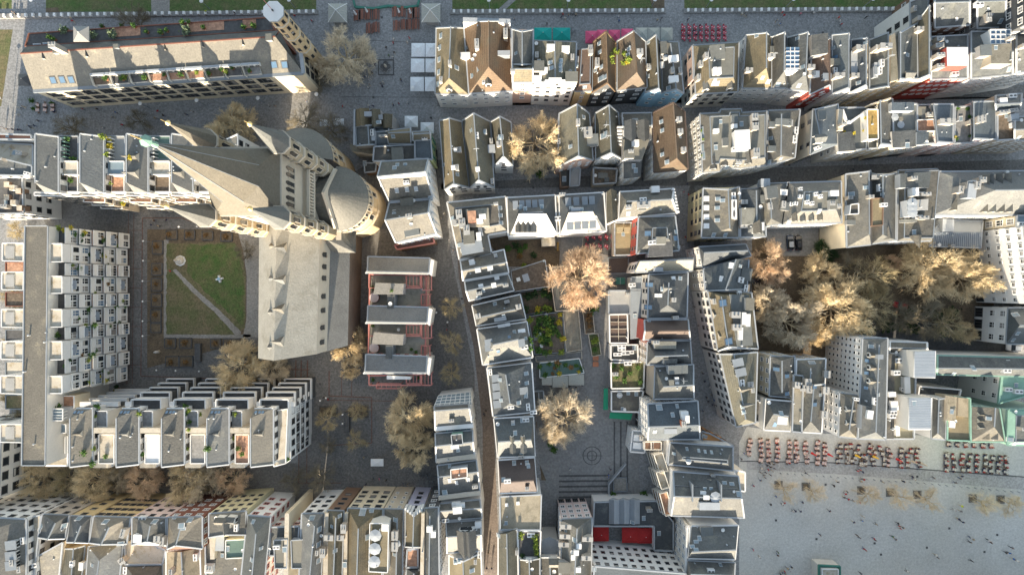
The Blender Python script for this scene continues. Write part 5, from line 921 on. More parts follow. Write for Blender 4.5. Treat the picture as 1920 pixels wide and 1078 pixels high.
for x0, x1 in ((534, 542), (608, 616), (646, 652), (790, 796)):
    b('pale party wall strip rising between two grey roofs, x%d' % x0 if 0 else {534: 'cream party wall right of the twin grey roof boxes', 608: 'cream and ochre party wall left of the brown front', 646: 'white party wall right of the brown front', 790: 'pale blue party wall right of the stepped gable'}[x0], (x0, 962, x1, 962, x1 - 2, 1110, x0 - 3, 1110), 16.2, 'flat', roof='concrete', wall='cream', edge=None, win=None, name='party_wall', cat='wall', par=0)

# ---------------- stacked terrace flats west of the church ----------------
g = thing('apartment_building', 'long white apartment block with flat grey roof strip and stepped balcony floors', 'apartment building', (-85, -15, 0)); BL.append(dict(root=g, P=[W(48, 424, 20), W(91, 424, 20), W(86, 872, 20), W(42, 872, 20)], ze=20, zr=20, label='', n=len(BL), auto=True, plain=1))
blk(g, (48, 424, 91, 424, 86, 872, 42, 872), 0, 20, 'wall_off_white', 'slate_light', 'main_roof', par='zinc')
ys = [424, 456, 492, 517, 551, 579, 614, 639, 675, 704, 738]
for i in range(10):
    y0, y1 = ys[i], ys[i + 1]
    bay = i % 2 == 1
    for lv in range(5):
        z = 17 - 3.1 * lv; X = -112.3 + 1.05 * (lv + 1) + (1.2 if bay and lv == 0 else 0) + (0.6 if not bay else 0)   # front line of this floor in metres
        ytop, ybot = (539 - y0) * .130, (539 - y1) * .130
        mb = MB(); mb.box(((-119 + X) / 2, (ytop + ybot) / 2, z - 1.55), (X + 119, ytop - ybot - .15, 3.1), 'wall_white', 0, top='concrete' if bay else 'slab_dark')
        if lv > 0 or not bay:
            mb.box((X - .08, (ytop + ybot) / 2, z + .45), (.16, ytop - ybot - .2, .9), 'wall_white')
        mb.obj('floor_block', g); k = BL[-1]['n']
        surf([(X, ybot, z), (X, ytop, z), (-119, ytop, z), (-119, ybot, z)], k); surf([(X, ybot, z), (X, ytop, z), (X, ytop, z - 3.1), (X, ybot, z - 3.1)], k)
        n = Vector((1, 0, 0)); rz = -math.pi / 2
        for f in (.28, .72):
            st = 'wbwwk'[(i * 3 + lv * 2 + int(f * 2)) % 5]
            WQ.append((g, (X + .02, ybot + (ytop - ybot) * f, z - 1.55), rz, st, 1.55, 2.1, n))
        if (i * 7 + lv * 3) % 4 == 1:
            a_ = MB(); a_.box((X + .5, (ytop + ybot) / 2, z - .6), (1.1, 2.2, .08), ('rust_roof', 'awning_green', 'concrete', 'zinc_dark')[(i + lv) % 4]); a_.obj('awning', g)
        if (i * 5 + lv) % 2 == 0 and lv:
            a_ = MB(); a_.box((X - .75, (ytop + ybot) / 2, z + .05), (1.1, ytop - ybot - .6, .1), ('wall_brown', 'slab_dark', 'terracotta', 'copper_dark')[(i + lv) % 4]); a_.obj('balcony_floor', g)
for i in range(0, 10, 2):
    y0, y1 = ys[i], ys[i + 1]; q = (91, y0 + 2, 104, y0 + 2, 104, y1 - 2, 91, y1 - 2)
    blk(g, q, 15, 17.3, 'wall_white', 'slab_dark', 'terrace'); q2 = (93, y0 + 4, 142, y0 + 4, 142, y0 + 6, 93, y0 + 6)
for i in range(1, 10, 2):
    y0, y1 = ys[i], ys[i + 1]; blk(g, (88, y0 + 1, 118, y0 + 1, 118, y1 - 1, 88, y1 - 1), 14, 19.2, 'wall_white', 'concrete', 'bay_roof', par='metal_white')
blk(g, (90, 742, 140, 742, 140, 764, 90, 764), 10, 15, 'wall_cream', 'terracotta', 'terrace', par='metal_white'); blk(g, (88, 766, 119, 766, 119, 788, 88, 788), 10, 18, 'zinc', 'glass_roof', 'conservatory', par='frame_white')
for y in (772, 778, 783): blk(g, (88, y, 119, y, 119, y + .8, 88, y + .8), 17, 18.2, 'frame_white', None, 'glazing_bar')
for i, y0 in enumerate((456, 510, 580, 640, 704, 795)):   # bays on the far side
    blk(g, (6 - i * .8, y0, 46, y0, 45, y0 + 34, 6 - i * .8, y0 + 33), 8, 17, 'wall_white', 'concrete', 'bay_roof', par='metal_white'); blk(g, (10, y0 + 5, 26, y0 + 5, 26, y0 + 28, 10, y0 + 28), 16, 17.3, 'wall_off_white', 'concrete_grey', 'roof_light')
for i, y0 in enumerate((492, 548, 618, 678, 740)): blk(g, (12, y0, 46, y0, 45, y0 + 26, 12, y0 + 26), 5, 11, 'wall_white', ('terracotta', 'wood_deck', 'slab_dark', 'concrete', 'lawn_dull')[i], 'terrace', par='wall_rust' if i < 2 else 'zinc_dark')

def slab_house(label, x0, x1, y0, y1, hip_top, zlo=18.2, zhi=20.2, up=0):
    """one white terrace flat: mono pitch roof, high along the left, with a hipped end"""
    zhi += up; zlo += up * .8; zc = (zhi + zlo) / 2; g = thing('terrace_flats', label, 'apartment building', W((x0 + x1) / 2, (y0 + y1) / 2, zc) * 1.0)
    g.location.z = 0; k = len(BL)
    XL, XR, YT, YB = W(x0, y0, zhi).x, W(x1, y0, zlo).x, W(x0, y0, zc).y, W(x0, y1, zc).y; TL, TR, BR, BLo = Vector((XL, YT, zhi)), Vector((XR, YT, zlo)), Vector((XR, YB, zlo)), Vector((XL, YB, zhi))
    BL.append(dict(root=g, P=[TL, TR, BR, BLo], ze=zlo, zr=zhi, label=label, n=k, auto=True, plain=1))
    hp = 15
    if hip_top: H = Vector((XL, YT - hp * .13, zhi)); TL = Vector((H.x, TR.y, zlo)); rf_ = [H, TR, BR, BLo]; hf = [TL, TR, H]
    else: H = Vector((XL, YB + hp * .13, zhi)); BLo = Vector((H.x, BR.y, zlo)); rf_ = [TL, TR, BR, H]; hf = [H, BR, BLo]
    r_ = MB(); r_.poly(rf_, 'slate_light'); r_.poly(hf, 'slate_light'); surf(rf_, k); surf(hf, k); r_.obj('roof', g)
    w = MB()
    for a, c in ((TL, TR), (TR, BR), (BR, BLo), (BLo, TL)):
        f = [Vector((a.x, a.y, 0)), Vector((c.x, c.y, 0)), c, a]; w.poly(f, 'wall_white'); surf(f, k)
        add_windows(g, a, c, (TL + BR) / 2, min(a.z, c.z), 0, ('d', 2.6, 1.4, 1.6))
    w.obj('wall', g); e = MB(); e.bar(TR, BR, .3, .25, 'zinc'); e.bar(BR, BLo, .3, .25, 'metal_white'); e.bar(TL, TR, .3, .25, 'metal_white'); e.bar(rf_[0], rf_[3], .25, .2, 'zinc'); e.obj('gutter', g)
    return g
gl = BL[-1]['root']
b('terrace link with stairs, pergola and planters between strip and first slab', (89, 792, 130, 792, 129, 872, 88, 872), 13.5, 'flat', roof='concrete', wall='white', edge='metal_white', name='terrace_link', cat='apartment building', win=None)
gl = BL[-1]['root']; BL[-1]['auto'] = False; blk(gl, (90, 795, 103, 795, 103, 814, 90, 814), 13, 16.8, 'wall_beige', 'concrete', 'stair_head'); blk(gl, (109, 795, 125, 795, 125, 811, 109, 811), 13, 15.6, 'wall_off_white', 'glass_roof', 'roof_light', par='metal_white'); blk(gl, (98, 827, 112, 827, 112, 834, 98, 834), 15, 15.3, 'awning_green', None, 'awning')
for j in range(9): blk(gl, (89, 822 + j * 5, 101, 819 + j * 5, 101, 820.5 + j * 5, 89, 823.5 + j * 5), 13, 16, 'frame_white', None, 'pergola_bar')
for j in range(5): blk(gl, (106 + j * 5, 818, 107 + j * 5, 818, 107 + j * 5, 850, 106 + j * 5, 850), 13, 15.2, 'frame_white', None, 'pergola_bar')
# bottom row of five
gx = [(131, 174), (218, 261), (303, 346), (388, 430), (470, 513)]
labs = ['first', 'second', 'third', 'fourth', 'last']
for i, (x0, x1) in enumerate(gx):
    g = slab_house('grey slab roof of the white terrace flats, %s in the row above bare street trees' % labs[i], x0, x1, 767, 873, True)
    D('V', x0 + 10, 773, x0 + 17, 773, x0 + 23, 773, s=(.8, .9, 1)); D('g', x0 + 24, 812, s=(1.7, 1.3, 1.2))
    nx = gx[i + 1][0] if i < 4 else 560
    # terraces between this slab and the next
    if i < 4:
        blk(g, (x1 + 1, 770, nx - 16, 770, nx - 16, 800, x1 + 1, 800), 6, 17.0, 'wall_off_white', 'slab_grey', 'terrace', par='metal_white'); blk(g, (x1 + 1, 802, nx - 2, 802, nx - 2, 812, x1 + 1, 812), 6, 18.2, 'wall_beige', 'concrete', 'stair_head')
        blk(g, (x1 + 12, 814, nx - 3, 814, nx - 3, 868, x1 + 12, 868), 6, 16.8, 'wall_white', ('concrete', 'metal_white', 'slab_grey', 'terracotta')[i], 'terrace', par='metal_white')
        for j in range(8): blk(g, (x1 + 1, 815 + j * 6.5, x1 + 11, 812 + j * 6.5, x1 + 11, 813.4 + j * 6.5, x1 + 1, 816.4 + j * 6.5), 13, 16, 'frame_white', None, 'pergola_bar')
        blk(g, (x1 + 1, 866, nx - 8, 868, nx - 12, 877, x1 + 1, 877), 0, 12, 'wall_white', 'concrete', 'stair_block')
    else:
        blk(g, (x1 + 1, 770, 540, 766, 536, 868, x1 + 1, 874), 0, 16, 'wall_white', 'concrete', 'terrace', par='metal_white')
        for lv in range(4): blk(g, (536 + lv * 9, 764 - lv * 9, 545 + lv * 9, 762 - lv * 9, 545 + lv * 9, 862 - lv * 13, 536 + lv * 9, 868 - lv * 13), 0, 14 - lv * 3, 'wall_white', 'slab_dark' if lv % 2 else 'concrete', 'balcony', par='metal_white', win=('d', 2.4, 1.6, 1.8))
    # stacked balconies on the upper side, each floor stepping out a little
    if i:
        xa, xb = ((0, 0), (250, 305), (330, 388), (408, 468), (490, 543))[i]; A = W(xa, 745, 15); B_ = W(xb, 745, 15); Y0 = -30.6
        for lv in range(5):
            z = 15 - 3.05 * lv; Y1 = Y0 + 2.4 + .62 * lv + (.6 if lv else 0); X0, X1 = A.x + .25 * lv, B_.x + .25 * lv; k = next(r['n'] for r in BL if r['root'] is g)
            mb = MB(); mb.box(((X0 + X1) / 2, (Y0 + Y1) / 2, z - 1.5), (X1 - X0, Y1 - Y0, 3.0), 'wall_dark' if lv else 'wall_white', 0, top='slab_dark'); mb.obj('balcony_floor', g)
            e = MB(); e.box(((X0 + X1) / 2, Y1, z + .35), (X1 - X0, .3, 1.0), 'metal_white'); e.box((X1, (Y0 + Y1) / 2, z + .35), (.25, Y1 - Y0, 1.0), 'metal_white'); e.box((X0, (Y0 + Y1) / 2, z + .35), (.25, Y1 - Y0, 1.0), 'metal_white'); e.obj('parapet', g)
    for lv in range(5):
        z = 13.4 - 3.0 * lv; A = W(x0 - 1, 767, 17); B_ = W(x1 + 30, 767, 17); mb = MB(); mb.box(((A.x + B_.x) / 2, -29.8 + .25 * lv, z), (B_.x - A.x, 1.2, .9), 'metal_white'); mb.box(((A.x + B_.x) / 2, -30.0 + .25 * lv, z - 1.4), (B_.x - A.x, .9, 1.7), 'wall_dark'); mb.obj('balcony', g)
# upper row of four
gx2 = [(66, 110), (150, 195), (237, 278), (322, 362)]
for i, (x0, x1) in enumerate(gx2):
    g = slab_house('grey slab roof of the white terrace flats, %s in the row left of the spire' % labs[i if i < 3 else 4], x0, x1, 254, 360, False, up=3.0)
    blk(g, (x0, 361, x1 + 40, 364, x1 + 40, 369, x0, 367), 0, 16.6, 'wall_greige', 'concrete_grey', 'parapet', par='metal_white', win=('d', 2.2, 1.5, 1.5))
    if i in (2, 3): D('g', x0 + 24, 296 if i == 2 else 326, s=(2.4, 2, 2))
    if i == 2: D('g', x0 + 24, 326, s=(2.4, 2, 2))
    nx = gx2[i + 1][0] if i < 3 else 402
    blk(g, (x1 + 1, 256, nx - 2, 256, nx - 2, 300, x1 + 1, 300), 4, 18.2, 'wall_off_white', ('slab_dark', 'concrete_grey', 'copper_dark', 'slab_grey')[i], 'terrace', par='zinc'); blk(g, (x1 + 4, 303, nx - 3, 303, nx - 3, 328, x1 + 4, 328), 4, 19.4, 'wall_beige', ('concrete', 'glass_roof', 'concrete', 'concrete')[i], 'stair_head', par='metal_white'); blk(g, (x1 + 1, 331, nx - 3, 331, nx - 3, 360, x1 + 1, 360), 4, 18.0, 'wall_off_white', ('slab_dark', 'terracotta', 'wood_deck', 'slab_grey')[i], 'terrace', par='metal_white')
    for j in range(6): blk(g, (x1 + 1, 258 + j * 7, x1 + 11, 258 + j * 7, x1 + 11, 259.5 + j * 7, x1 + 1, 259.5 + j * 7), 16, 19.8, 'frame_white' if i else 'copper', None, 'pergola_bar')
    if i:
        for lv in range(3): blk(g, (x0 + 8 + lv * 16, 367 + lv * 7, x0 + 48 + lv * 16, 368 + lv * 7, x0 + 48 + lv * 16, 380 + lv * 6, x0 + 8 + lv * 16, 379 + lv * 6), 0, 12.5 - lv * 3, 'wall_beige', ('terracotta', 'concrete_grey', 'slab_dark')[lv], 'balcony', par='metal_white', win=('d', 2.2, 1.5, 1.5))
slab_house('added slab block mostly unseen behind the spire, shaped to shade the warehouse roof', 404, 446, 262, 345, False, zlo=24, zhi=15)  # added block behind the spire, there to cast shade on the warehouse
g = b('white end building with small square windows at the left edge', (-60, 282, 62, 312, 62, 330, -60, 328), 15, 'flat', roof='slate', wall='white', edge='zinc', name='apartment_building', cat='apartment building', win=('d', 2.6, 1.0, 1.1))
b('white terraced building with red roof part at the left edge', (-60, 250, 60, 254, 62, 262, -60, 262), 14, 'flat', roof='tile_red', wall='white', edge='zinc', name='apartment_building', cat='apartment building', win=None)
b('white gabled wing sloping down behind the left edge', (-60, 264, 62, 272, 62, 312, -60, 308), 13, 'shed', roof='concrete', wall='white', edge='zinc', name='apartment_building', cat='apartment building', win=None, zq=(12, 12, 14, 14))
b('white stacked balcony building with brown loggias at the left edge', (-60, 334, 44, 334, 46, 400, -60, 402), 11.5, 'flat', roof='slab_dark', wall='white', edge='zinc', name='apartment_building', cat='apartment building', win=('d', 2.4, 1.4, 1.4))
for x, y in ((12, 346), (22, 352), (34, 358), (12, 370), (24, 380), (36, 390)): blk(BL[-1]['root'], (x - 5, y - 5, x + 5, y - 5, x + 5, y + 5, x - 5, y + 5), 10, 12.4, 'wall_brown' if y % 4 else 'wall_white', 'concrete', 'loggia')
b('pale concrete facade with round openings at the lower left edge', (-80, 800, 4, 800, -2, 935, -80, 940), 14, 'flat', roof='concrete', wall='off_white', edge='zinc', name='office_building', cat='office building', win=('d', 3.4, 2.2, 1.6))

# ---------------- Stapelhaus at the river (long stepped gable house) ----------------
g = thing('warehouse', 'long historic warehouse with sunlit grey roof, roof terraces and dark window grid', 'warehouse', (-88, 57, 0))
k = len(BL); ST = [W(63, 172, 12.5), W(569, 138, 12.5)]; STe = [W(48, 88, 14.5), W(522, 58, 14.5)]
r0, r1 = W(38, 101, 16.2), W(516, 69, 16.2)
BL.append(dict(root=g, P=[STe[0], STe[1], ST[1], ST[0]], ze=12.5, zr=18, label='', n=k, auto=False))
rf = MB(); 
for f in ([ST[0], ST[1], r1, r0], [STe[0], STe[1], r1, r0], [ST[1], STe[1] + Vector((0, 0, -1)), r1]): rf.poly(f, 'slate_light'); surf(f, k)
rf.m[-1] = rf.mi('slate_dark'); rf.m[1] = rf.mi('slate_dark')  # river slope and hip in darker slate: their shade is painted in
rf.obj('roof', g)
wl = MB(); f = [Vector((ST[0].x, ST[0].y, 0)), Vector((ST[1].x, ST[1].y, 0)), ST[1], ST[0]]; wl.poly(f, 'wall_cream'); surf(f, k)
e1 = W(560, 66, 13.5)
f = [Vector((ST[1].x, ST[1].y, 0)), Vector((e1.x, e1.y, 0)), e1, ST[1]]; wl.poly(f, 'wall_cream'); surf(f, k)
f = [Vector((ST[0].x, ST[0].y, 0)), Vector((STe[0].x, STe[0].y, 0)), STe[0], r0, ST[0]]; wl.poly(f, 'wall_rust'); wl.obj('wall', g)
mb = MB(); mb.bar(ST[0], ST[1], .8, .4, 'zinc_dark'); mb.bar(ST[1], e1, .9, .5, 'zinc'); mb.bar(r0, r1, .3, .2, 'wall_rust'); mb.obj('gutter', g)
d = (ST[1] - ST[0]); d.z = 0; L = d.length; d.normalize(); n = Vector((d.y, -d.x, 0)); rz = math.atan2(n.y, n.x) - math.pi / 2
for i in range(14):
    x = L * (i + .75) / 15.2
    for z, h in ((9.8, 2.5), (6.5, 1.9), (3.3, 1.9)):
        if i == 13: continue
        for s_ in (-1.15, 0, 1.15):
            p = ST[0] + d * (x + s_) + n * .02; WQ.append((g, (p.x, p.y, z), rz, 'd', 1.12, h, n))
d2 = (e1 - ST[1]); d2.z = 0; L2 = d2.length; d2.normalize(); n2 = Vector((d2.y, -d2.x, 0)); n2 = n2 if n2.x > 0 else -n2; rz2 = math.atan2(n2.y, n2.x) - math.pi / 2
for fy in (.2, .5, .8):
    for z in (9.5, 6, 2.8):
        p = ST[1] + d2 * (L2 * fy) + n2 * .02; WQ.append((g, (p.x, p.y, z), rz2, 'd', 2.0, 2.2, n2))
# terraces: along the river side and cut into the lower slope
blk(g, (55, 64, 505, 34, 515, 58, 48, 88), 0, 14, 'wall_rust', 'slab_dark', 'river_terrace', par='wall_rust')
for x0, x1 in ((213, 263), (348, 420), (455, 480)): blk(g, (x0, 70 - x0 * .066 - 2, x1, 70 - x1 * .066 - 2, x1, 86 - x1 * .066 - 2, x0, 86 - x0 * .066 - 2), 14, 14.05, 'terracotta', 'terracotta', 'paved_terrace')
for i in range(9):
    x0 = 168 + i * 35.5; y0 = 141 - i * 2.4; q = (x0, y0, x0 + 33, y0 - 2.2, x0 + 38, y0 + 17, x0 + 7, y0 + 19)
    blk(g, q, 12, 13.4, 'wall_off_white', ('wood_deck', 'slab_dark', 'slab_dark', 'terracotta', 'terracotta', 'terracotta', 'wood_deck', 'slab_dark', 'slab_grey')[i], 'terrace')
    blk(g, (x0, y0 - 3, x0 + 34, y0 - 5.2, x0 + 34, y0 - 1, x0, y0 + 1.2), 13, 14.6, 'frame_white', 'zinc', 'window_band', win=('d', 1.2, .9, .8)); blk(g, (x0 - 1, y0 - 2, x0 + 1, y0 - 2, x0 + 8, y0 + 20, x0 + 6, y0 + 20), 12, 14.0, 'wall_off_white', 'concrete', 'terrace_wall')
D('c', 121, 97, s=(1.6, 1.2, 4)); D('h', 220, 89, 107, 98, s=(1.2, 1, 1)); D('V', 100, 151, 117, 150, 134, 150, s=(1.6, 1.8, 1)); D('V', 514, 122, 534, 122, s=(1.8, 1.8, 1)); D('g', 84, 112, 165, 108, 312, 96, 382, 90, 457, 86, s=(.8, 1, 1)); D('h', 505, 72, s=(1.6, 1.6, 1)); D('v', 70, 86, 88, 84, s=(2, .9, 1))
# octagonal tower beside it
t = thing('stair_tower', 'octagonal stone tower with flat white roof at the right end of the warehouse', 'tower', W(602, 138, 0)); c = W(512, 21, 30)
k = len(BL); BL.append(dict(root=t, P=[c + Vector((2.3, 0, 0)), c + Vector((0, 2.3, 0)), c - Vector((2.3, 0, 0))], ze=30, zr=30, label='', n=k, auto=False))
mb = MB(); mb.cone((c.x, c.y, 0), 2.2, 2.2, 29.4, 8, 'stone_gold', rot=R(22.5)); mb.obj('shaft', t); mb = MB(); mb.cone((c.x, c.y, 29.4), 2.45, 2.45, .5, 8, 'zinc', top='metal_white', rot=R(22.5)); mb.obj('roof', t); mb = MB(); mb.cone((c.x, c.y, 26.6), 2.4, 2.4, .3, 8, 'stone_pale', rot=R(22.5)); mb.cone((c.x, c.y, 20), 2.35, 2.35, .25, 8, 'stone_pale', rot=R(22.5)); mb.cone((c.x, c.y, 13), 2.35, 2.35, .25, 8, 'stone_pale', rot=R(22.5)); mb.obj('string_course', t)['kind'] = 'stuff'
mb = MB(); mb.bar(c + Vector((0, 0, .2)), c + Vector((-1.6, 1.8, 1.6)), .12, .12, 'frame_red'); mb.bar(c + Vector((0, 0, 0)), c + Vector((0, 0, .6)), .3, .3, 'wall_dark'); mb.obj('flag_pole', t)
for i in range(8):
    a = i * math.pi / 4; n = Vector((math.cos(a), math.sin(a), 0))
    for z in (28, 25, 22.5, 18.5, 15, 10): 
        p = c + n * 2.06; WQ.append((t, (p.x, p.y, z), a - math.pi / 2, 'd', .7, 1.4, n))
for i in range(8):
    a = i * math.pi / 4 + R(22.5); 
surf([c + Vector((2.2 * math.cos(i * math.pi / 4), 2.2 * math.sin(i * math.pi / 4), 0)) for i in range(8)], k)

# ---------------- right hand bottom block by the market ----------------
b('long white house with three rows of dark windows along the crowded lane', (1327, 546, 1409, 549, 1421, 654, 1346, 658), 12.5, 'gv', 16, (1352, 556, 1366, 650), ends='hg', roof='slate_moss', wall='white', edge='zinc', win=('d', 2.0, 1.1, 1.4))
r = BL[-1]['root']; blk(r, (1368, 552, 1404, 553, 1412, 648, 1382, 650), 13, 15.3, 'zinc', 'bitumen_grey', 'flat_roof'); D('V', 1355, 568, 1366, 640, s=(2.0, 2.6, 1)); D('g', 1336, 590, 1346, 630, s=(2.6, 2, 1.6)); D('c', 1376, 590, 1378, 613, s=(2, 1.4, 1.4)); D('w', 1386, 625, 1392, 597, 1400, 600, s=(1, 3, 1)); D('a', 1385, 551, s=(1, 1.6, 1)); D('h', 1402, 570, s=(2, 3, 1.4))
b('tapering white house with tan roof at the mouth of the lane to the market', (1349, 664, 1420, 660, 1416, 792, 1380, 800), 12.5, 'gv', 15.5, (1376, 664, 1398, 786), ends='gh', roof='slate_moss', wall='white', edge='zinc', win=('d', 2.0, 1.1, 1.4))
D('b', 1372, 680, 1377, 698, s=(1.8, 2, 1.3)); D('g', 1386, 730, 1388, 760, s=(2, 2, 1.6)); D('c', 1404, 720, s=(1.4, 1.4, 1.4)); D('o', 1392, 762, 1394, 772, s=(1, 1, 1))
b('low grey roof extension right of the tapering white house', (1412, 750, 1432, 750, 1430, 790, 1410, 790), 9, 'flat', roof='bitumen', wall='grey', edge='zinc', win=None, name='annex', cat='annex')
b('dark roofed house with blue grey gutters facing the crowded lane, right of the slate corner', (1310, 463, 1398, 458, 1408, 480, 1318, 502), 11, 'gh', 14.5, (1320, 474, 1402, 470), ends='hh', roof='slate_dark', wall='white', edge='zinc', win=('w', 2.4, 1, 1.5))
b('blue grey slate house with several roof windows behind the white lane front', (1318, 505, 1404, 487, 1400, 542, 1322, 545), 11.5, 'gv', 15, (1380, 486, 1360, 544), ends='hg', roof='slate_blue', wall='off_white', edge='zinc', win=('w', 2.4, 1, 1.5))
D('V', 1328, 512, 1328, 531, 1357, 509, s=(1.5, 1.5, 1)); D('w', 1352, 523, 1370, 498, s=(1.4, 1.2, 1)); D('a', 1388, 525, 1384, 543, s=(1.4, 1.4, 1)); D('h', 1398, 514, s=(3, 2.6, 1))
b('grey roofed house with lower yard and window grid, left of the large white hotel', (1444, 668, 1490, 668, 1490, 746, 1442, 742), 12, 'gv', 14.5, (1466, 676, 1466, 735), ends='hh', roof='slate', wall='cream', edge='zinc', win=('w', 2.2, 1.2, 1.3))
b('dark slate house with white right rim next to the white hotel side wall', (1493, 674, 1548, 672, 1545, 750, 1492, 748), 12, 'gv', 14.5, (1520, 690, 1518, 740), ends='hh', roof='slate', wall='beige', edge='metal_white', win=wt_)
b('market house with grey hipped roof and bright lower edge, first from the lane', (1436, 748, 1484, 752, 1482, 808, 1432, 806), 12.5, 'gh', 15.5, (1450, 776, 1478, 780), ends='hh', roof='slate', wall='off_white', edge='metal_white', win=None)
b('market house with tan roof strips and chimney row, second from the lane', (1487, 702, 1505, 704, 1502, 810, 1484, 808), 13, 'flat', roof='gravel_roof', wall='cream', edge='zinc', win=None)
b('market house with roof windows and bright hip, third from the lane', (1506, 720, 1546, 720, 1540, 812, 1504, 810), 13, 'gv', 15.5, (1526, 722, 1520, 790), ends='gh', roof='slate', wall='white', edge='metal_white', win=None)
D('V', 1456, 692, 1475, 705, 1475, 738, 1453, 795, 1527, 725, 1527, 758, s=(1.2, 2, 1)); D('w', 1465, 787, s=(2.4, 2, 1)); D('c', 1510, 715, 1512, 728, 1490, 720, 1500, 725, 1545, 700, 1543, 730, 1540, 775, s=(1.6, 1.4, 1.8)); D('v', 1522, 680, s=(1.8, 1, 1))
g = b('tall white hotel with many small square windows and a long grey roof', (1617, 634, 1664, 634, 1660, 824, 1608, 822), 15.5, 'gv', 18.5, (1648, 646, 1642, 810), ends='hh', roof='slate', wall='white', edge='zinc', win=('k', 1.55, .8, .9), storey=1.75, shop=False, name='hotel', cat='hotel')
D('d', 1626, 665, 1626, 688, 1625, 713, s=(1.3, 1.4, 1.2)); D('V', 1626, 676, 1625, 699, 1624, 727, s=(1, 1.2, 1)); D('v', 1646, 740, s=(.9, 1.2, 1)); D('b', 1650, 668, s=(1, 1, 1))
b('white hotel wing with grey hipped roof in front of the many windowed wall', (1574, 736, 1616, 742, 1608, 822, 1572, 818), 14.5, 'gv', 17, (1600, 750, 1592, 806), ends='hh', roof='slate', wall='white', edge='zinc', win=('k', 1.9, .8, 1.0), name='hotel', cat='hotel', storey=2.2, shop=False)
D('d', 1582, 765, 1582, 790, s=(1.3, 1.4, 1.2)); D('V', 1581, 776, s=(1, 1.2, 1)); blk(BL[-1]['root'], (1617, 760, 1640, 764, 1636, 808, 1615, 804), 14, 17.6, 'zinc', 'slate', 'roof_bay'); D('w', 1628, 776, s=(1.4, 2, .8))
b('grey roofed wing with white parapet behind the hotel', (1668, 640, 1738, 642, 1740, 664, 1667, 662), 13, 'gh', 14.5, (1668, 652, 1738, 653), ends='gg', roof='slate', wall='white', edge='metal_white', win=None)
g = b('flat brown service roof with white ventilation ducts beside the hotel', (1662, 666, 1716, 664, 1712, 822, 1660, 822), 13, 'flat', roof='roof_board', wall='beige', edge='zinc', win=None)
blk(g, (1715, 659, 1755, 658, 1754, 709, 1713, 708), 12, 18.5, 'wall_off_white', 'metal_white', 'ribbed_roof'); blk(g, (1705, 746, 1748, 746, 1745, 806, 1703, 806), 12, 18.5, 'wall_off_white', 'metal_white', 'ribbed_roof')
for i in range(18): blk(g, (1715, 660 + i * 2.75, 1754, 660 + i * 2.75, 1754, 660.7 + i * 2.75, 1715, 660.7 + i * 2.75), 18, 18.6, 'zinc', None, 'rib'); blk(g, (1705, 748 + i * 3.2, 1746, 748 + i * 3.2, 1746, 748.8 + i * 3.2, 1705, 748.8 + i * 3.2), 18, 18.6, 'zinc', None, 'rib')
blk(g, (1664, 664, 1678, 664, 1676, 822, 1662, 822), 13, 14.5, 'wall_beige', 'bitumen', 'machine_deck')
D('w', 1690, 692, s=(2.0, 4.6, 1.8)); D('w', 1694, 720, s=(1.4, 4, 1.4)); D('w', 1686, 770, 1686, 782, s=(1.4, 2.6, 1.6)); D('a', 1679, 675, 1670, 772, 1668, 778, 1676, 698, s=(1.6, 1.2, 1.2)); D('h', 1693, 738, s=(3.4, 2.2, 1.5)); D('w', 1668, 738, 1672, 755, 1673, 763, s=(1.8, 1.2, 1)); D('w', 1678, 800, s=(1, 4, 1))
b('long dark green edged roof with a sunlit ridge strip above the dark yard', (1757, 666, 1990, 672, 1990, 708, 1756, 702), 13.5, 'gh', 16, (1757, 690, 1990, 692), ends='gg', roof='slate', wall='off_white', edge='copper', win=None)
b('white courtyard house with two rows of white windows under a copper gutter', (1876, 702, 1990, 706, 1990, 722, 1870, 756), 12.5, 'flat', roof='copper', wall='white', edge='copper', win=('w', 2.4, 1.3, 1.3))
b('market house with corrugated grey roof and tan sheds on top', (1748, 744, 1775, 746, 1772, 824, 1746, 822), 14, 'gv', 16, (1760, 748, 1758, 812), ends='gh', roof='slate', wall='white', edge='zinc', win=None)
b('market house with tan ribbed roof panels beside the copper edged hip', (1776, 742, 1817, 746, 1818, 826, 1774, 824), 14, 'flat', roof='roof_board', wall='cream', edge='copper', win=None)
blk(BL[-1]['root'], (1777, 742, 1794, 744, 1792, 790, 1776, 788), 14, 15.6, 'wall_beige', 'gravel_roof', 'roof_panel'); blk(BL[-1]['root'], (1797, 745, 1816, 747, 1815, 782, 1796, 780), 14, 15.2, 'wall_beige', 'gravel_roof', 'roof_panel'); D('w', 1780, 793, s=(1.4, 1.8, 1))
b('market house with copper green gutters and three small lit dormers', (1820, 762, 1874, 766, 1884, 828, 1818, 828), 14, 'gv', 17, (1866, 764, 1864, 800), ends='hh', roof='slate', wall='mint', edge='copper', win=None)
D('g', 1832, 776, 1832, 788, 1832, 800, s=(1.2, 2, 1.3)); D('g', 1848, 822, 1864, 822, s=(2, 1.4, 1.4))
b('copper green framed flat roofed house at the right edge of the market row', (1890, 768, 1990, 770, 1990, 836, 1888, 834), 14.5, 'man', 15.5, inset=1.2, roof='copper', top='slate_blue', wall='mint', edge='copper', win=None)
b('white courtyard wing with stepped flat roofs beside the dark yard', (1722, 724, 1800, 730, 1796, 744, 1720, 740), 10, 'flat', roof='bitumen', wall='white', edge='metal_white', win=None)
b('small concrete kiosk with dark green rim on the market square at the bottom edge', (1534, 1058, 1574, 1060, 1574, 1100, 1534, 1100), 3.2, 'flat', roof='frame_green', wall='off_white', edge='frame_green', win=None, name='kiosk', cat='kiosk')
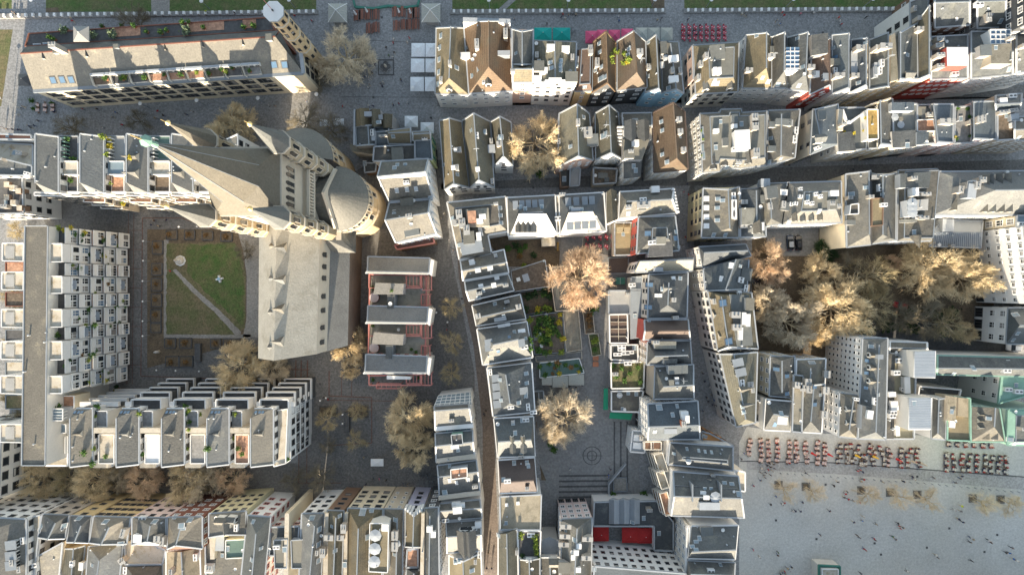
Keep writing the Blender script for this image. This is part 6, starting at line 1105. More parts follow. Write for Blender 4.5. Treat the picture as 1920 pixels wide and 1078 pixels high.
blk(BL[-1]['root'], (1541, 1066, 1571, 1066, 1571, 1100, 1541, 1100), 3, 4.0, 'wall_white', 'concrete', 'kiosk_roof', par='metal_white'); BL[-1]['auto'] = False
b('orange plastered house front with dark windows at the lane corner by the cafe tables', (1315, 808, 1330, 812, 1376, 836, 1316, 834), 9, 'flat', roof='wall_orange', wall='orange', edge='zinc', win=('d', 2, 1, 1.2))
b('cream bay with red framed wooden balcony at the market corner', (1376, 880, 1396, 884, 1396, 920, 1380, 918), 8, 'flat', roof='concrete', wall='off_white', edge='metal_white', win=None, name='bay_building', cat='annex')

# the west side of the market square, outside the picture: its houses shade the square
for i, (x0, x1, h) in enumerate(((1180, 1404, 15), (1396, 1534, 16), (1526, 1654, 17), (1646, 1794, 16), (1786, 1914, 17), (1906, 2094, 16), (2086, 2300, 17))):
    b('tall plastered house on the far side of the market square, number %d' % 0 if 0 else ('tall %s house on the unseen side of the market square' % ('white', 'cream', 'grey', 'yellow', 'pink', 'beige', 'brown')[i]), (x0, 1220 + i % 3, x1, 1220 + i % 3, x1, 1330, x0, 1330), h, 'gh', h + 3, ends='gg', roof='slate', wall=('white', 'cream', 'grey', 'yellow', 'pink', 'beige', 'brown')[i], win=None)
    BL[-1]['auto'] = False
# ---------------- Romanesque church ----------------
ch = thing('church', 'large pale stone church with folded spire, four corner turrets and a grey nave roof', 'church', (-51, 5, 0))
kc = len(BL); BL.append(dict(root=ch, P=[Vector((-57, 27, 45)), Vector((-45, 27, 45)), Vector((-45, 15, 45)), Vector((-57, 15, 45))], ze=45, zr=75, label='', n=kc, auto=False))
def cpoly(mb, pts, m): mb.poly(pts, m); surf(pts, kc)
x0, x1, y0, y1 = -57.5, -45.6, 14.6, 26.6; ze = 46
mb = MB()
for a, c in (((x0, y0), (x1, y0)), ((x1, y0), (x1, y1)), ((x1, y1), (x0, y1)), ((x0, y1), (x0, y0))): cpoly(mb, [(*a, 14), (*c, 14), (*c, ze), (*a, ze)], 'stone_pale')
mb.obj('tower_wall', ch)
apex = Vector((-50.8, 20.3, 75)); cx, cy = (x0 + x1) / 2, (y0 + y1) / 2; gz = 53
mb = MB(); cor = [Vector((x0 - .5, y0 - .5, ze)), Vector((x1 + .5, y0 - .5, ze)), Vector((x1 + .5, y1 + .5, ze)), Vector((x0 - .5, y1 + .5, ze))]
oc = [Vector((cx + 5.2 * math.cos(R(22.5 + 45 * i)), cy + 5.2 * math.sin(R(22.5 + 45 * i)), 51.5)) for i in range(8)]
for i in range(8): cpoly(mb, [oc[i], oc[(i + 1) % 8], apex], 'spire_slate')
for i, (j, k2) in enumerate(((5, 6), (7, 0), (1, 2), (3, 4))):
    cpoly(mb, [cor[i], cor[(i + 1) % 4], oc[k2], oc[j]], 'spire_slate'); cpoly(mb, [cor[i], oc[j], oc[j - 1]], 'spire_slate')
mb.obj('spire', ch); mb = MB()
for i in range(4): mb.bar(cor[i], cor[(i + 1) % 4], .5, .4, 'stone_pale')
mb.obj('cornice', ch); mb = MB()
for i in range(8): mb.bar(oc[i], apex, .10, .10, 'zinc_dark')
o = mb.obj('spire_ridge', ch)
mb = MB(); mb.cone((apex.x, apex.y, 74), .5, .25, 1.6, 8, 'copper'); mb.cone((apex.x, apex.y, 75.4), .2, .9, .7, 8, 'copper', cap=True); mb.cone((apex.x, apex.y, 76), .9, .1, .9, 8, 'copper'); mb.bar((apex.x, apex.y, 76.5), (apex.x, apex.y, 79), .15, .15, 'gold'); mb.obj('finial', ch)
def arch_mesh():
    mb = MB(); a = [(-.5, .03, -.5), (.5, .03, -.5), (.5, .03, .2)] + [(.5 * math.cos(t), .03, .2 + .3 * math.sin(t)) for t in (.6, 1.2, 1.57, 1.95, 2.55)] + [(-.5, .03, .2)]
    mb.poly(a, 'glass'); mb.box((-.56, .06, -.15), (.12, .2, .75), 'stone_pale'); mb.box((.56, .06, -.15), (.12, .2, .75), 'stone_pale'); mb.box((0, .08, -.52), (1.3, .25, .08), 'stone_pale')
    return mb.mesh('arched_window')
AM = arch_mesh(); CW = []
def aw(parent, p, n, w, h): inst('arched_window', AM, parent, p, math.atan2(n[1], n[0]) - math.pi / 2, (w, 1, h))
def turret(tx, ty, zt, r=2.0):
    t = bpy.data.objects.new('corner_turret', None); C.objects.link(t); t.parent = ch; t.location = Vector((tx, ty, 0)) - ch.location
    mb = MB(); s = MB(); mb.cone((tx, ty, 20), r, r, 28, 8, 'stone_gold', rot=R(22.5)); 
    for z, w_ in ((26, .25), (33, .25), (40, .3), (47.6, .45)): mb.cone((tx, ty, z), r + w_, r + w_, .5, 8, 'stone_pale', rot=R(22.5))
    mb.obj('turret_shaft', t); s.cone((tx, ty, 48.1), r + .25, .12, zt - 48.1 - 1, 8, 'spire_slate', rot=R(22.5)); s.obj('turret_cone', t)
    q = MB(); q.cone((tx, ty, zt - 1.3), .15, .5, .5, 8, 'gold'); q.cone((tx, ty, zt - .8), .5, .1, .6, 8, 'gold'); q.bar((tx, ty, zt - .3), (tx, ty, zt + 1), .1, .1, 'gold'); q.obj('finial', t)
    for i in range(8):
        a = i * math.pi / 4; n = (math.cos(a), math.sin(a)); f = r * math.cos(math.pi / 8) + .02
        if n[0] * -tx + n[1] * -ty > -5:
            for z, hh in ((44.2, 3.2), (37, 2.8), (30, 2.4)): aw(t, (tx + n[0] * f, ty + n[1] * f, z), n, .85, hh)
    for i in range(8):
        a0, a1_ = i * math.pi / 4 + R(22.5), (i + 1) * math.pi / 4 + R(22.5)
        surf([(tx + r * math.cos(a0), ty + r * math.sin(a0), 20), (tx + r * math.cos(a1_), ty + r * math.sin(a1_), 20), (tx + r * math.cos(a1_), ty + r * math.sin(a1_), 48), (tx + r * math.cos(a0), ty + r * math.sin(a0), 48)], kc)
for tx, ty in ((-58.6, 28.0), (-44.7, 27.8), (-58.8, 13.8), (-44.6, 13.4)): turret(tx, ty, 60)
for yy in (17.6, 20.6, 23.6):
    for dy in (-.65, .65): aw(ch, (x1 + .02, yy + dy, 40.5), (1, 0), .9, 4.2)
for xx in (-54, -51.5, -49): aw(ch, (xx, y0 - .02, 40.5), (0, -1), 1.1, 4)
# gallery of small columns below the tower windows
mb = MB()
mb.box((x1 + .9, cy, 31.5), (1.8, y1 - y0 - 2, .5), 'stone_pale'); mb.box((x1 + 1.3, cy, 34), (.6, y1 - y0 - 2, .4), 'stone_pale')
for i in range(14): mb.cone((x1 + 1.5, y0 + 1.6 + i * (y1 - y0 - 3.2) / 13, 31.7), .16, .16, 2.2, 6, 'stone_pale')
mb.obj('gallery', ch)
# apses: half cones on drums, east, north and south arms of the clover leaf
def apse(cx, cy, ang, r, ze_, zt, nm='apse', wallm='stone_gold'):
    a = bpy.data.objects.new(nm, None); C.objects.link(a); a.parent = ch; a.location = Vector((cx, cy, 0)) - ch.location
    s = MB(); w = MB(); A0, A1 = ang - math.pi / 2, ang + math.pi / 2; n = 20
    tip = Vector((cx - .2 * math.cos(ang), cy - .2 * math.sin(ang), zt))
    for i in range(n):
        t0, t1 = A0 + (A1 - A0) * i / n, A0 + (A1 - A0) * (i + 1) / n
        p = Vector((cx + (r + .3) * math.cos(t0), cy + (r + .3) * math.sin(t0), ze_)); q = Vector((cx + (r + .3) * math.cos(t1), cy + (r + .3) * math.sin(t1), ze_))
        cpoly(s, [p, q, tip], 'spire_slate')
        p2 = Vector((cx + r * math.cos(t0), cy + r * math.sin(t0), 0)); q2 = Vector((cx + r * math.cos(t1), cy + r * math.sin(t1), 0))
        cpoly(w, [p2, q2, Vector((q2.x, q2.y, ze_)), Vector((p2.x, p2.y, ze_))], wallm)
    w.cone((cx, cy, ze_ - .5), r + .4, r + .4, .45, 20, 'stone_pale', a0=A0, a1=A1, cap=False); w.cone((cx, cy, ze_ - 4.4), r + .35, r + .35, .4, 20, 'stone_pale', a0=A0, a1=A1, cap=False); w.cone((cx, cy, ze_ - 10), r + .35, r + .35, .4, 20, 'stone_pale', a0=A0, a1=A1, cap=False)
    s.obj('apse_roof', a); w.obj('apse_wall', a)
    for i in range(16):
        t = A0 + (A1 - A0) * (i + .5) / 16; nn = (math.cos(t), math.sin(t)); 
        if i % 1 == 0: aw(a, (cx + nn[0] * (r + .02), cy + nn[1] * (r + .02), ze_ - 2.4), nn, .7, 2.6)
        if i % 4 == 1: aw(a, (cx + nn[0] * (r + .02), cy + nn[1] * (r + .02), ze_ - 7.2), nn, 1.2, 3.6)
apse(-42.8, 21.6, 0.0, 7.6, 20, 29); apse(-51.4, 31.0, math.pi / 2, 7.6, 20, 29)
# choir bays with pitched roofs between tower and apses
mb = MB(); wl = MB()
rz_ = 27.5; cyy = 21.2
for f in ([(x1, cyy + 6.8, 22), (-42.2, cyy + 6.8, 22), (-42.2, cyy, 29.5), (x1, cyy, 29.5)], [(x1, cyy - 6.8, 22), (-42.2, cyy - 6.8, 22), (-42.2, cyy, 29.5), (x1, cyy, 29.5)]): cpoly(mb, [Vector(p) for p in f], 'slate')
mb.obj('choir_roof', ch)
cpoly(wl, [Vector((-42.1, cyy - 7.2, 14)), Vector((-42.1, cyy + 7.2, 14)), Vector((-42.1, cyy + 7.2, 22.6)), Vector((-42.1, cyy, 30.6)), Vector((-42.1, cyy - 7.2, 22.6))], 'stone_pale'); cpoly(wl, [Vector((-42.7, cyy - 7.2, 22.6)), Vector((-42.1, cyy - 7.2, 22.6)), Vector((-42.1, cyy, 30.6)), Vector((-42.7, cyy, 30.6))], 'stone_pale'); cpoly(wl, [Vector((-42.7, cyy + 7.2, 22.6)), Vector((-42.1, cyy + 7.2, 22.6)), Vector((-42.1, cyy, 30.6)), Vector((-42.7, cyy, 30.6))], 'stone_pale')
for yy in (-6.8, 6.8): cpoly(wl, [Vector((x1, cyy + yy, 0)), Vector((-42.2, cyy + yy, 0)), Vector((-42.2, cyy + yy, 22)), Vector((x1, cyy + yy, 22))], 'stone_gold')
wl.obj('choir_wall', ch)
for i in range(5): aw(ch, (-42.08, cyy - 4.6 + i * 2.3, 22.5 + (2 - abs(2 - i)) * 1.8), (1, 0), .9, 2.0)
# transept stub below the tower, nave with aisles
nv = MB(); zn, zr_ = 21.5, 27.5
P = [W(486, 425, zn), W(600, 432, zn), W(593, 664, zn), W(484, 672, zn)]; ra, rc = W(519, 415, zr_), W(514, 676, zr_)
for f in ([P[0], P[3], rc, ra], [P[1], P[2], rc, ra]): cpoly(nv, f, 'nave_slate')
cpoly(nv, [P[3], P[2], rc], 'stone_pale'); nv.obj('nave_roof', ch)
D('g', 538, 465, 536, 525, 534, 579, 532, 640, s=(2.6, 1.4, 2.2)); D('g', 508, 462, 507, 522, 506, 585, 505, 650, s=(1.8, .9, 1.4))
nw = MB()
for a, c in ((P[0], P[3]), (P[3], P[2]), (P[2], P[1])): cpoly(nw, [Vector((a.x, a.y, 0)), Vector((c.x, c.y, 0)), c, a], 'stone_pale')
A = [W(612, 437, 14.5), W(657, 437, 11), W(652, 648, 11), W(607, 660, 14.5)]
cpoly(nw, [Vector((A[1].x, A[1].y, 0)), Vector((A[2].x, A[2].y, 0)), A[2], A[1]], 'stone_brown'); cpoly(nw, [Vector((A[2].x, A[2].y, 0)), Vector((A[3].x, A[3].y, 0)), A[3], A[2]], 'stone_pale'); nw.obj('nave_wall', ch)
ai = MB(); cpoly(ai, A, 'slate_grey'); ai.obj('aisle_roof', ch); 
for yy in (476, 499, 521, 556, 583, 616, 644): p = W(604, yy, 18); q = P[1].lerp(P[2], (yy - 432) / 232); aw(ch, (q.x + .02, q.y, 18), (1, 0), 1.3, 3.2)
tr = MB(); T = [W(612, 428, 16), W(670, 437, 14), W(664, 475, 14), W(614, 470, 16)]
cpoly(tr, [W(610, 448, 19), W(640, 450, 16), W(667, 474, 13), W(614, 474, 13)], 'slate_light'); cpoly(tr, [W(640, 430, 16), W(668, 432, 12), W(667, 474, 12.9), W(640, 450, 16)], 'slate'); cpoly(tr, [W(596, 430, 17), W(640, 430, 17), W(640, 450, 17), W(606, 452, 17)], 'stone_pale'); tr.obj('transept_roof', ch)
b('small dark stone gate house beside the church apse', (683, 306, 706, 306, 704, 322, 684, 324), 4, 'shed', roof='slate_dark', wall='brown', edge='zinc', win=None, name='gate_house', cat='annex')
TREE = finish_buildings()
# ---------------- trees ----------------
for nm, c in dict(twig_tan=(0.70, 0.57, 0.36), twig_orange=(0.66, 0.49, 0.33), twig_grey=(0.62, 0.53, 0.39), twig_olive=(0.40, 0.33, 0.19), twig_dark=(0.20, 0.175, 0.125), bark=(0.46, 0.37, 0.24),
                  leaf_green=(0.07, 0.14, 0.03), leaf_dark=(0.035, 0.07, 0.025), leaf_lime=(0.20, 0.26, 0.04), leaf_yellow=(0.46, 0.38, 0.04), leaf_grey=(0.13, 0.17, 0.10), leaf_brown=(0.20, 0.12, 0.05)).items():
    mat(nm, c, 0.9, 0.25, 0.6, 0.3, 2.5)
def tube(V, F, p, q, r0, r1, n=3):
    d = (q - p).normalized(); a = d.orthogonal().normalized(); bb = d.cross(a); k = len(V)
    for c, r in ((p, r0), (q, r1)):
        for i in range(n):
            t = 2 * math.pi * i / n; V.append(tuple(c + a * (r * math.cos(t)) + bb * (r * math.sin(t))))
    for i in range(n): F.append((k + i, k + (i + 1) % n, k + n + (i + 1) % n, k + n + i))
def spike(V, F, p, q, r):
    d = q - p; a = d.orthogonal().normalized() * r; bb = d.cross(a).normalized() * r; k = len(V)
    V.extend((tuple(p + a), tuple(p - a * .5 + bb * .87), tuple(p - a * .5 - bb * .87), tuple(q))); F.extend(((k, k + 1, k + 3), (k + 1, k + 2, k + 3), (k + 2, k, k + 3)))
def bare_tree(seed, limbs=8, spread=1.0, tw=1.0, dens=.78):
    """unit tree: crown radius 7 m, about 13 m tall; returns trunk mesh and twig crown mesh"""
    g = random.Random(seed); V, F, TV, TF = [], [], [], []
    def rv(s): return Vector((g.gauss(0, s), g.gauss(0, s), g.gauss(0, s)))
    tube(V, F, Vector((0, 0, 0)), Vector((0, 0, 3.4)), .30, .22, 6)
    def twigs(p, q, d, n, lo, hi):
        for i in range(n):
            s = p.lerp(q, g.uniform(.1, 1)); out = Vector((s.x, s.y, (s.z - 5.5) * .8)).normalized()
            e = (d * .45 + rv(.55) + out * .65).normalized(); L = g.uniform(lo, hi); m_ = s + e * L * .5 + rv(.05); spike(TV, TF, s, s + e * L, .036 * tw)
            for k in range(2): e2 = (e + rv(.6)).normalized(); spike(TV, TF, m_, m_ + e2 * L * g.uniform(.4, .7), .026 * tw)
    def grow(p, d, L, r, lev):
        q = p + d * L; mid = p.lerp(q, .5) + rv(.06 * L)
        if lev <= 1: tube(V, F, p, mid, r, r * .85, 4); tube(V, F, mid, q, r * .85, r * .62, 4)
        else: tube(TV, TF, p, q, r, r * .6, 3)
        if lev >= 2: twigs(p, q, d, int((0, 0, 3, 4, 4)[lev] * dens), .6, 1.5)
        if lev >= 4: return
        n = (4, 4, 4, 3)[lev]
        for i in range(n):
            out = Vector((q.x, q.y, (q.z - 6.5) * .7)).normalized()
            e = (d * .7 + rv(.55) + out * .35 + Vector((0, 0, .06))).normalized()
            s = p.lerp(q, g.uniform(.35, 1)) if i else q
            grow(s, e, L * g.uniform(.58, .82), r * .56, lev + 1)
    for i in range(limbs):
        a = 2 * math.pi * i / limbs + g.uniform(-.3, .3); el = (.2, .55, 1.0)[i % 3] + g.uniform(-.12, .15)
        grow(Vector((0, 0, 2.6 + g.uniform(0, 1.4))), Vector((math.cos(a) * math.cos(el) * spread, math.sin(a) * math.cos(el) * spread, math.sin(el))).normalized(), g.uniform(2.7, 3.5), .20, 0)
    def mk(nm, V, F):
        me = bpy.data.meshes.new(nm); me.from_pydata(V, [], F); return me
    a, b_ = mk('trunk', V, F), mk('crown', TV, TF); a.materials.append(M['bark']); b_.materials.append(M['twig_tan']); return a, b_
TV_ = [bare_tree(s, l, sp, tw) for s, l, sp, tw in ((1, 9, 1.0, 1.0), (2, 8, 1.1, 1.0), (3, 9, .9, 1.1), (4, 7, 1.2, 1.0))]
THIN = [bare_tree(s, 6, .8, .6, .4) for s in (5, 6)]
tn = 0
def setmat(o, m, slot=0):
    s = o.material_slots[slot]; s.link = 'OBJECT'; s.material = M[m]
def tree(px, py, r, m, label, h=None, thin=False, group=None):
    """crown centre and radius in the photograph"""
    global tn; tn += 1; rm = r * .142; hc = (h or max(6.5, min(17, rm * 2.35))); s = rm / 6.6; sz = hc / 12.5
    p = W(px, py, hc * .62); t = thing('bare_tree', label, 'tree', (p.x, p.y, 0), group); a, c = (THIN if thin else TV_)[tn % (2 if thin else 4)]
    rz = tn * 2.4
    o = inst('trunk', a, t, (p.x, p.y, 0), rz, (s, s, sz)); o2 = inst('crown', c, t, (p.x, p.y, 0), rz, (s, s, sz)); setmat(o2, m)
    if m == 'twig_dark': setmat(o, 'twig_dark')
TR = [(1005, 258, 54, 'twig_tan', 'big sunlit bare tree between the gabled rows, beside three white gables'), (430, 232, 38, 'twig_tan', 'sunlit bare tree between two turrets of the church'),
 (640, 95, 52, 'twig_grey', 'large pale grey bare tree on the fish market beside the octagonal tower'), (1092, 522, 57, 'twig_orange', 'large orange tinted bare tree in the inner courtyard garden'), (1063, 795, 50, 'twig_grey', 'bare tree in the inner courtyard above the round paving pattern'),
 (760, 790, 42, 'twig_tan', 'bare tree left of the sloping glass roof, upper one of a pair'), (772, 850, 38, 'twig_tan', 'bare tree left of the grey terraces, lower one of a pair'), (437, 690, 46, 'twig_tan', 'sunlit bare tree in front of the white terrace flats below the church lawn'), (508, 688, 28, 'twig_grey', 'small grey bare tree below the end of the church nave'),
 (652, 650, 30, 'twig_tan', 'sunlit bare tree beside the red framed terrace houses'), (655, 690, 22, 'twig_tan', 'small sunlit bare tree below the church aisle corner'), (668, 635, 20, 'twig_olive', 'small olive bare tree by the aisle wall'),
 (845, 577, 23, 'twig_olive', 'round olive bare tree beside the brick street, uppermost of three'), (846, 645, 25, 'twig_olive', 'round olive bare tree beside the brick street, middle of three'), (844, 702, 23, 'twig_olive', 'round olive bare tree beside the brick street, lowest of three'),
 (608, 790, 26, 'twig_olive', 'olive bare tree at the planting beds right of the white terrace flats'), (668, 773, 20, 'twig_olive', 'small olive bare tree at the upper right of the planting beds'), (664, 828, 21, 'twig_olive', 'small olive bare tree at the lower right of the planting beds'), (612, 838, 18, 'twig_dark', 'small dark bare tree below the planting beds'),
 (62, 905, 36, 'twig_tan', 'bare street tree at the left end of the row below the terrace flats'), (118, 905, 32, 'twig_olive', 'second bare street tree from the left below the terrace flats'), (165, 908, 36, 'twig_tan', 'third bare street tree from the left below the terrace flats'), (210, 905, 26, 'twig_grey', 'small grey street tree, fourth from the left below the terrace flats'), (258, 903, 34, 'twig_orange', 'orange tinted street tree below the second terrace slab'), (330, 906, 40, 'twig_tan', 'bare street tree below the third terrace slab'), (372, 904, 34, 'twig_grey', 'grey bare street tree below the fourth terrace slab'), (428, 902, 32, 'twig_orange', 'last orange street tree below the terrace flats'), (548, 905, 26, 'twig_dark', 'thin dark bare tree by the white grid facade'), (596, 900, 30, 'twig_dark', 'faint dark bare tree at the corner below the flats'),
 (1450, 495, 36, 'twig_orange', 'compact orange bare tree below the two parked cars'), (1550, 512, 36, 'twig_tan', 'sunlit bare tree at the upper edge of the court grove'), (1583, 580, 58, 'twig_tan', 'largest yellow tan tree in the middle of the court grove'), (1490, 605, 46, 'twig_grey', 'pale pinkish bare tree at the left of the court grove'), (1453, 570, 34, 'twig_grey', 'grey bare tree beside the long white house'), (1645, 520, 44, 'twig_olive', 'olive brown bare tree right of the court grove'), (1655, 570, 42, 'twig_olive', 'olive green bare tree at the right edge of the grove'), (1602, 500, 32, 'twig_dark', 'dark bare tree behind the court grove'), (1535, 625, 26, 'twig_tan', 'small sunlit tree above the white hotel corner'),
 (1768, 508, 58, 'twig_tan', 'broad sunlit bare tree below the corrugated annex'), (1828, 520, 46, 'twig_tan', 'sunlit bare tree beside the white office building'), (1868, 540, 24, 'twig_orange', 'small orange tree against the white office wall'), (1742, 600, 44, 'twig_dark', 'dark bare tree above the long green edged roof'), (1698, 596, 34, 'twig_dark', 'dark bushy tree left of the dark yard'), (1790, 606, 36, 'twig_olive', 'olive bare tree beside the white house with framed windows'), (1824, 622, 20, 'twig_tan', 'small sunlit tree in front of the white framed windows'), (1684, 494, 16, 'twig_orange', 'little orange tree under the grey fan roof'), (1560, 470, 24, 'leaf_dark', 'dark evergreen tree beside the cream side wall'),
 (240, 38, 40, 'twig_dark', 'dark bare tree on the promenade lawn above the warehouse'), (122, 238, 30, 'twig_dark', 'dark bare tree in shade above the first terrace slab'), (562, 222, 36, 'twig_dark', 'dark bare tree above the round church roof'), (615, 240, 34, 'twig_dark', 'dark bare tree over the two white stalls'), (250, 222, 24, 'twig_dark', 'thin dark tree in the shaded street by the warehouse'), (455, 470, 20, 'twig_dark', 'thin dark tree at the corner of lawn and nave'), (600, 152, 20, 'twig_dark', 'crooked dark branches at the warehouse gable'),
 (25, 432, 20, 'twig_olive', 'yellowish tree by the top of the long apartment block'), (14, 560, 26, 'twig_olive', 'bare tree behind the long block, upper left edge'), (20, 650, 28, 'twig_tan', 'bare tree behind the long block, beside pale bay'), (24, 735, 26, 'twig_tan', 'bare tree behind the long block, near the lower bays'), (30, 790, 24, 'twig_olive', 'bare tree behind the long block by round windows'), (15, 850, 26, 'twig_olive', 'tree at the lower left concrete facade')]
for t_ in TR: tree(*t_, thin=t_[3] in ('twig_dark', 'twig_olive'), group='bare winter trees')
# young trees of the market square in square pits
PIT = [(1460, 909, 1484, 927), (1511, 912, 1545, 930), (1615, 919, 1640, 932), (1669, 923, 1702, 940), (1720, 927, 1758, 943), (1824, 934, 1853, 946), (1876, 936, 1905, 950)]
for i, (x, y, cx_, cy_) in enumerate(PIT):
    sheet('tree_pit', [(x - 8, y - 8), (x + 8, y - 8), (x + 8, y + 8), (x - 8, y + 8)], 'cobble_dark', 15); sheet('tree_pit', [(x - 5, y - 5), (x + 5, y - 5), (x + 5, y + 5), (x - 5, y + 5)], 'soil', 16)
    p = W(x, y, 0); t = thing('bare_tree', 'slender young bare tree in a square pit on the market square, %s from the left' % ('first', 'second', 'third', 'fourth', 'fifth', 'sixth', 'seventh')[i], 'tree', p, 'young trees on the market square'); a, c = THIN[i % 2]
    h = 8.5; s = .5; o = inst('trunk', a, t, p, i * 1.7, (s, s, h / 12)); o2 = inst('crown', c, t, p, i * 1.7, (s, s, h / 12)); setmat(o2, 'twig_grey')
# ---------------- leafy plants ----------------
def leaf_clump(seed, n=130):
    g = random.Random(seed); V, F = [], []
    for i in range(n):
        u = Vector((g.gauss(0, 1), g.gauss(0, 1), g.gauss(0, 1))).normalized() * (g.random() ** .4); c = Vector((u.x, u.y, .75 + u.z * .75)) * (.8 + .3 * math.sin(u.x * 5 + seed) * math.cos(u.y * 4))
        a = Vector((g.gauss(0, 1), g.gauss(0, 1), g.gauss(0, .5))).normalized() * .2; bb = a.cross(Vector((g.gauss(0, 1), g.gauss(0, 1), g.gauss(0, 1)))).normalized() * .14; k = len(V)
        V.extend(tuple(c + q) for q in (-a, bb, a, -bb)); F.append((k, k + 1, k + 2, k + 3))
    me = bpy.data.meshes.new('foliage'); me.from_pydata(V, [], F); me.materials.append(M['leaf_green']); return me
LC = [leaf_clump(i) for i in range(4)]
def _pot(mb): mb.cone((0, 0, 0), .34, .46, .7, 8, 'tile_red', top='soil')
POT = _m(_pot, 'pot'); pn = 0
def hit(px, py):
    cp = Vector((0, 0, CAMH)); d = (W(px, py, 0) - cp).normalized(); h = TREE.ray_cast(cp, d)
    return h[0] if h[0] is not None else W(px, py, 0)
CN = dict(leaf_green='green', leaf_dark='dark green', leaf_lime='lime green', leaf_yellow='yellow flowering', leaf_grey='grey green', leaf_brown='brown')
def plants(place, m, r, *xy, pot=False):
    global pn
    pr = sorted(zip(xy[::2], xy[1::2]))
    for i, (x_, y_) in enumerate(pr):
        p = hit(x_, y_); pn += 1
        t = thing('potted_plant' if pot else 'shrub', '%s%s %s %s' % (ORD[i] + ' ' if len(pr) > 1 else '', CN[m], 'potted plant' if pot else 'shrub', place), 'plant', p, '%s plants %s' % (CN[m], place)); s = r * rnd.uniform(.8, 1.2)
        if pot: inst('pot', POT, t, p)
        o = inst('foliage', LC[pn % 4], t, p + Vector((0, 0, .5 if pot else 0)), pn * 1.3, (s, s, s * .9)); setmat(o, m)
plants('on the river terrace of the warehouse', 'leaf_green', .9, 98, 73, 105, 76, 128, 58, 195, 52, 233, 52, 255, 52, 278, 62, 305, 64, 315, 60, 357, 44, 384, 54, 345, 45, 460, 54, 478, 52, pot=True)
plants('on the river terrace of the warehouse', 'leaf_grey', 1.4, 122, 60, 214, 67, 178, 68, 352, 60)
plants('in the roof cut terraces of the warehouse', 'leaf_green', .8, 202, 150, 232, 150, 275, 148, 311, 143, 342, 143, 395, 140, 418, 133, 438, 130, 470, 135, pot=True); plants('in the roof cut terraces of the warehouse', 'leaf_lime', .8, 235, 147, 370, 138, 425, 137)
plants('in the roof garden between the tiled gables', 'leaf_lime', 1.0, 1150, 98, 1144, 108, 1158, 100, 1170, 102, 1146, 118, 1168, 120, 1178, 114); plants('in the roof garden between the tiled gables', 'leaf_yellow', .8, 1155, 107, 1175, 119)
plants('in the inner courtyard garden', 'leaf_green', 1.2, 952, 466, 975, 470, 985, 462, 1020, 552, 1008, 590, 1022, 598, 1036, 624, 1035, 612, 1024, 605, 1110, 580, 1118, 578, 1115, 655, 1010, 655, 1012, 598); plants('in the inner courtyard garden', 'leaf_yellow', 1.1, 1008, 580, 1048, 605, 1055, 635, 1050, 590, 1044, 583); plants('in the inner courtyard garden', 'leaf_dark', 1.3, 990, 556, 1002, 552, 985, 580, 1020, 545, 1030, 555, 968, 462, 1000, 478)
plants('in the inner courtyard garden', 'leaf_lime', 1.1, 982, 498, 1022, 577, 1118, 635, 1114, 640, 1030, 580, 1052, 660); plants('in the inner courtyard garden', 'leaf_brown', 1.0, 1104, 600, 1106, 612, 1105, 590, 975, 480, 1045, 680)
plants('on the long planted terrace in the courtyard', 'leaf_green', 1.0, 1012, 687, 1030, 682, 1045, 685, 1060, 684, 1022, 703, 1080, 685, 1090, 690); plants('on the long planted terrace in the courtyard', 'leaf_yellow', .8, 1085, 697, 1048, 700); plants('on the long planted terrace in the courtyard', 'leaf_brown', .8, 1040, 690, 1070, 688, 1036, 700)
plants('on the terraces of the white flats', 'leaf_yellow', .9, 205, 262, 208, 275, 122, 432, 135, 428, 160, 437, 232, 383, 245, 296); plants('on the terraces of the white flats', 'leaf_lime', .9, 200, 290, 195, 258, 228, 380, 207, 345, 112, 428, 178, 840, 355, 770, 376, 776); plants('on the terraces of the white flats', 'leaf_green', 1.0, 135, 340, 128, 262, 140, 300, 160, 848, 176, 868, 184, 762, 350, 762, 392, 840, 176, 665, 180, 610, 110, 628, 170, 582, 142, 440, 112, 760, 330, 748)
plants('in the roof garden at the bottom of the brick street', 'leaf_lime', 1.0, 1005, 1015, 1004, 1024, 1006, 1034, 976, 1000, 1003, 1005); plants('in the roof garden at the bottom of the brick street', 'leaf_dark', .8, 980, 1040, 1010, 1042)
plants('on the green terrace of the second row', 'leaf_green', .7, 1795, 204, 1812, 205, 1816, 220, 1818, 232, 1817, 256, 1792, 262, 1866, 192); plants('on the green terrace of the second row', 'leaf_yellow', .6, 1582, 248, 1600, 250, 1622, 222, 1618, 246, 1788, 258)
plants('at the foot of the courtyard houses', 'leaf_green', 1.3, 1206, 925, 1150, 925, 1032, 830, 1038, 842, 1012, 330, 1010, 325); plants('on the tops of the red framed terrace houses', 'leaf_green', .7, 700, 540, 735, 545, 700, 610, 772, 655, 780, 660, 785, 708, 700, 712); plants('among the wooden tables by the warehouse', 'leaf_green', .8, 62, 190, 64, 205, 100, 196, 72, 200); plants('on the grey flat roof at the street fork', 'leaf_lime', .5, 1315, 246, 1318, 262, 1316, 292)
plants('in the dark yards below the court trees', 'leaf_dark', 2.2, 1535, 480, 1530, 490, 1700, 585, 1720, 590, 1740, 585, 1765, 595, 1690, 610, 1710, 615, 1780, 585, 1760, 615, 1620, 620, 1660, 610)
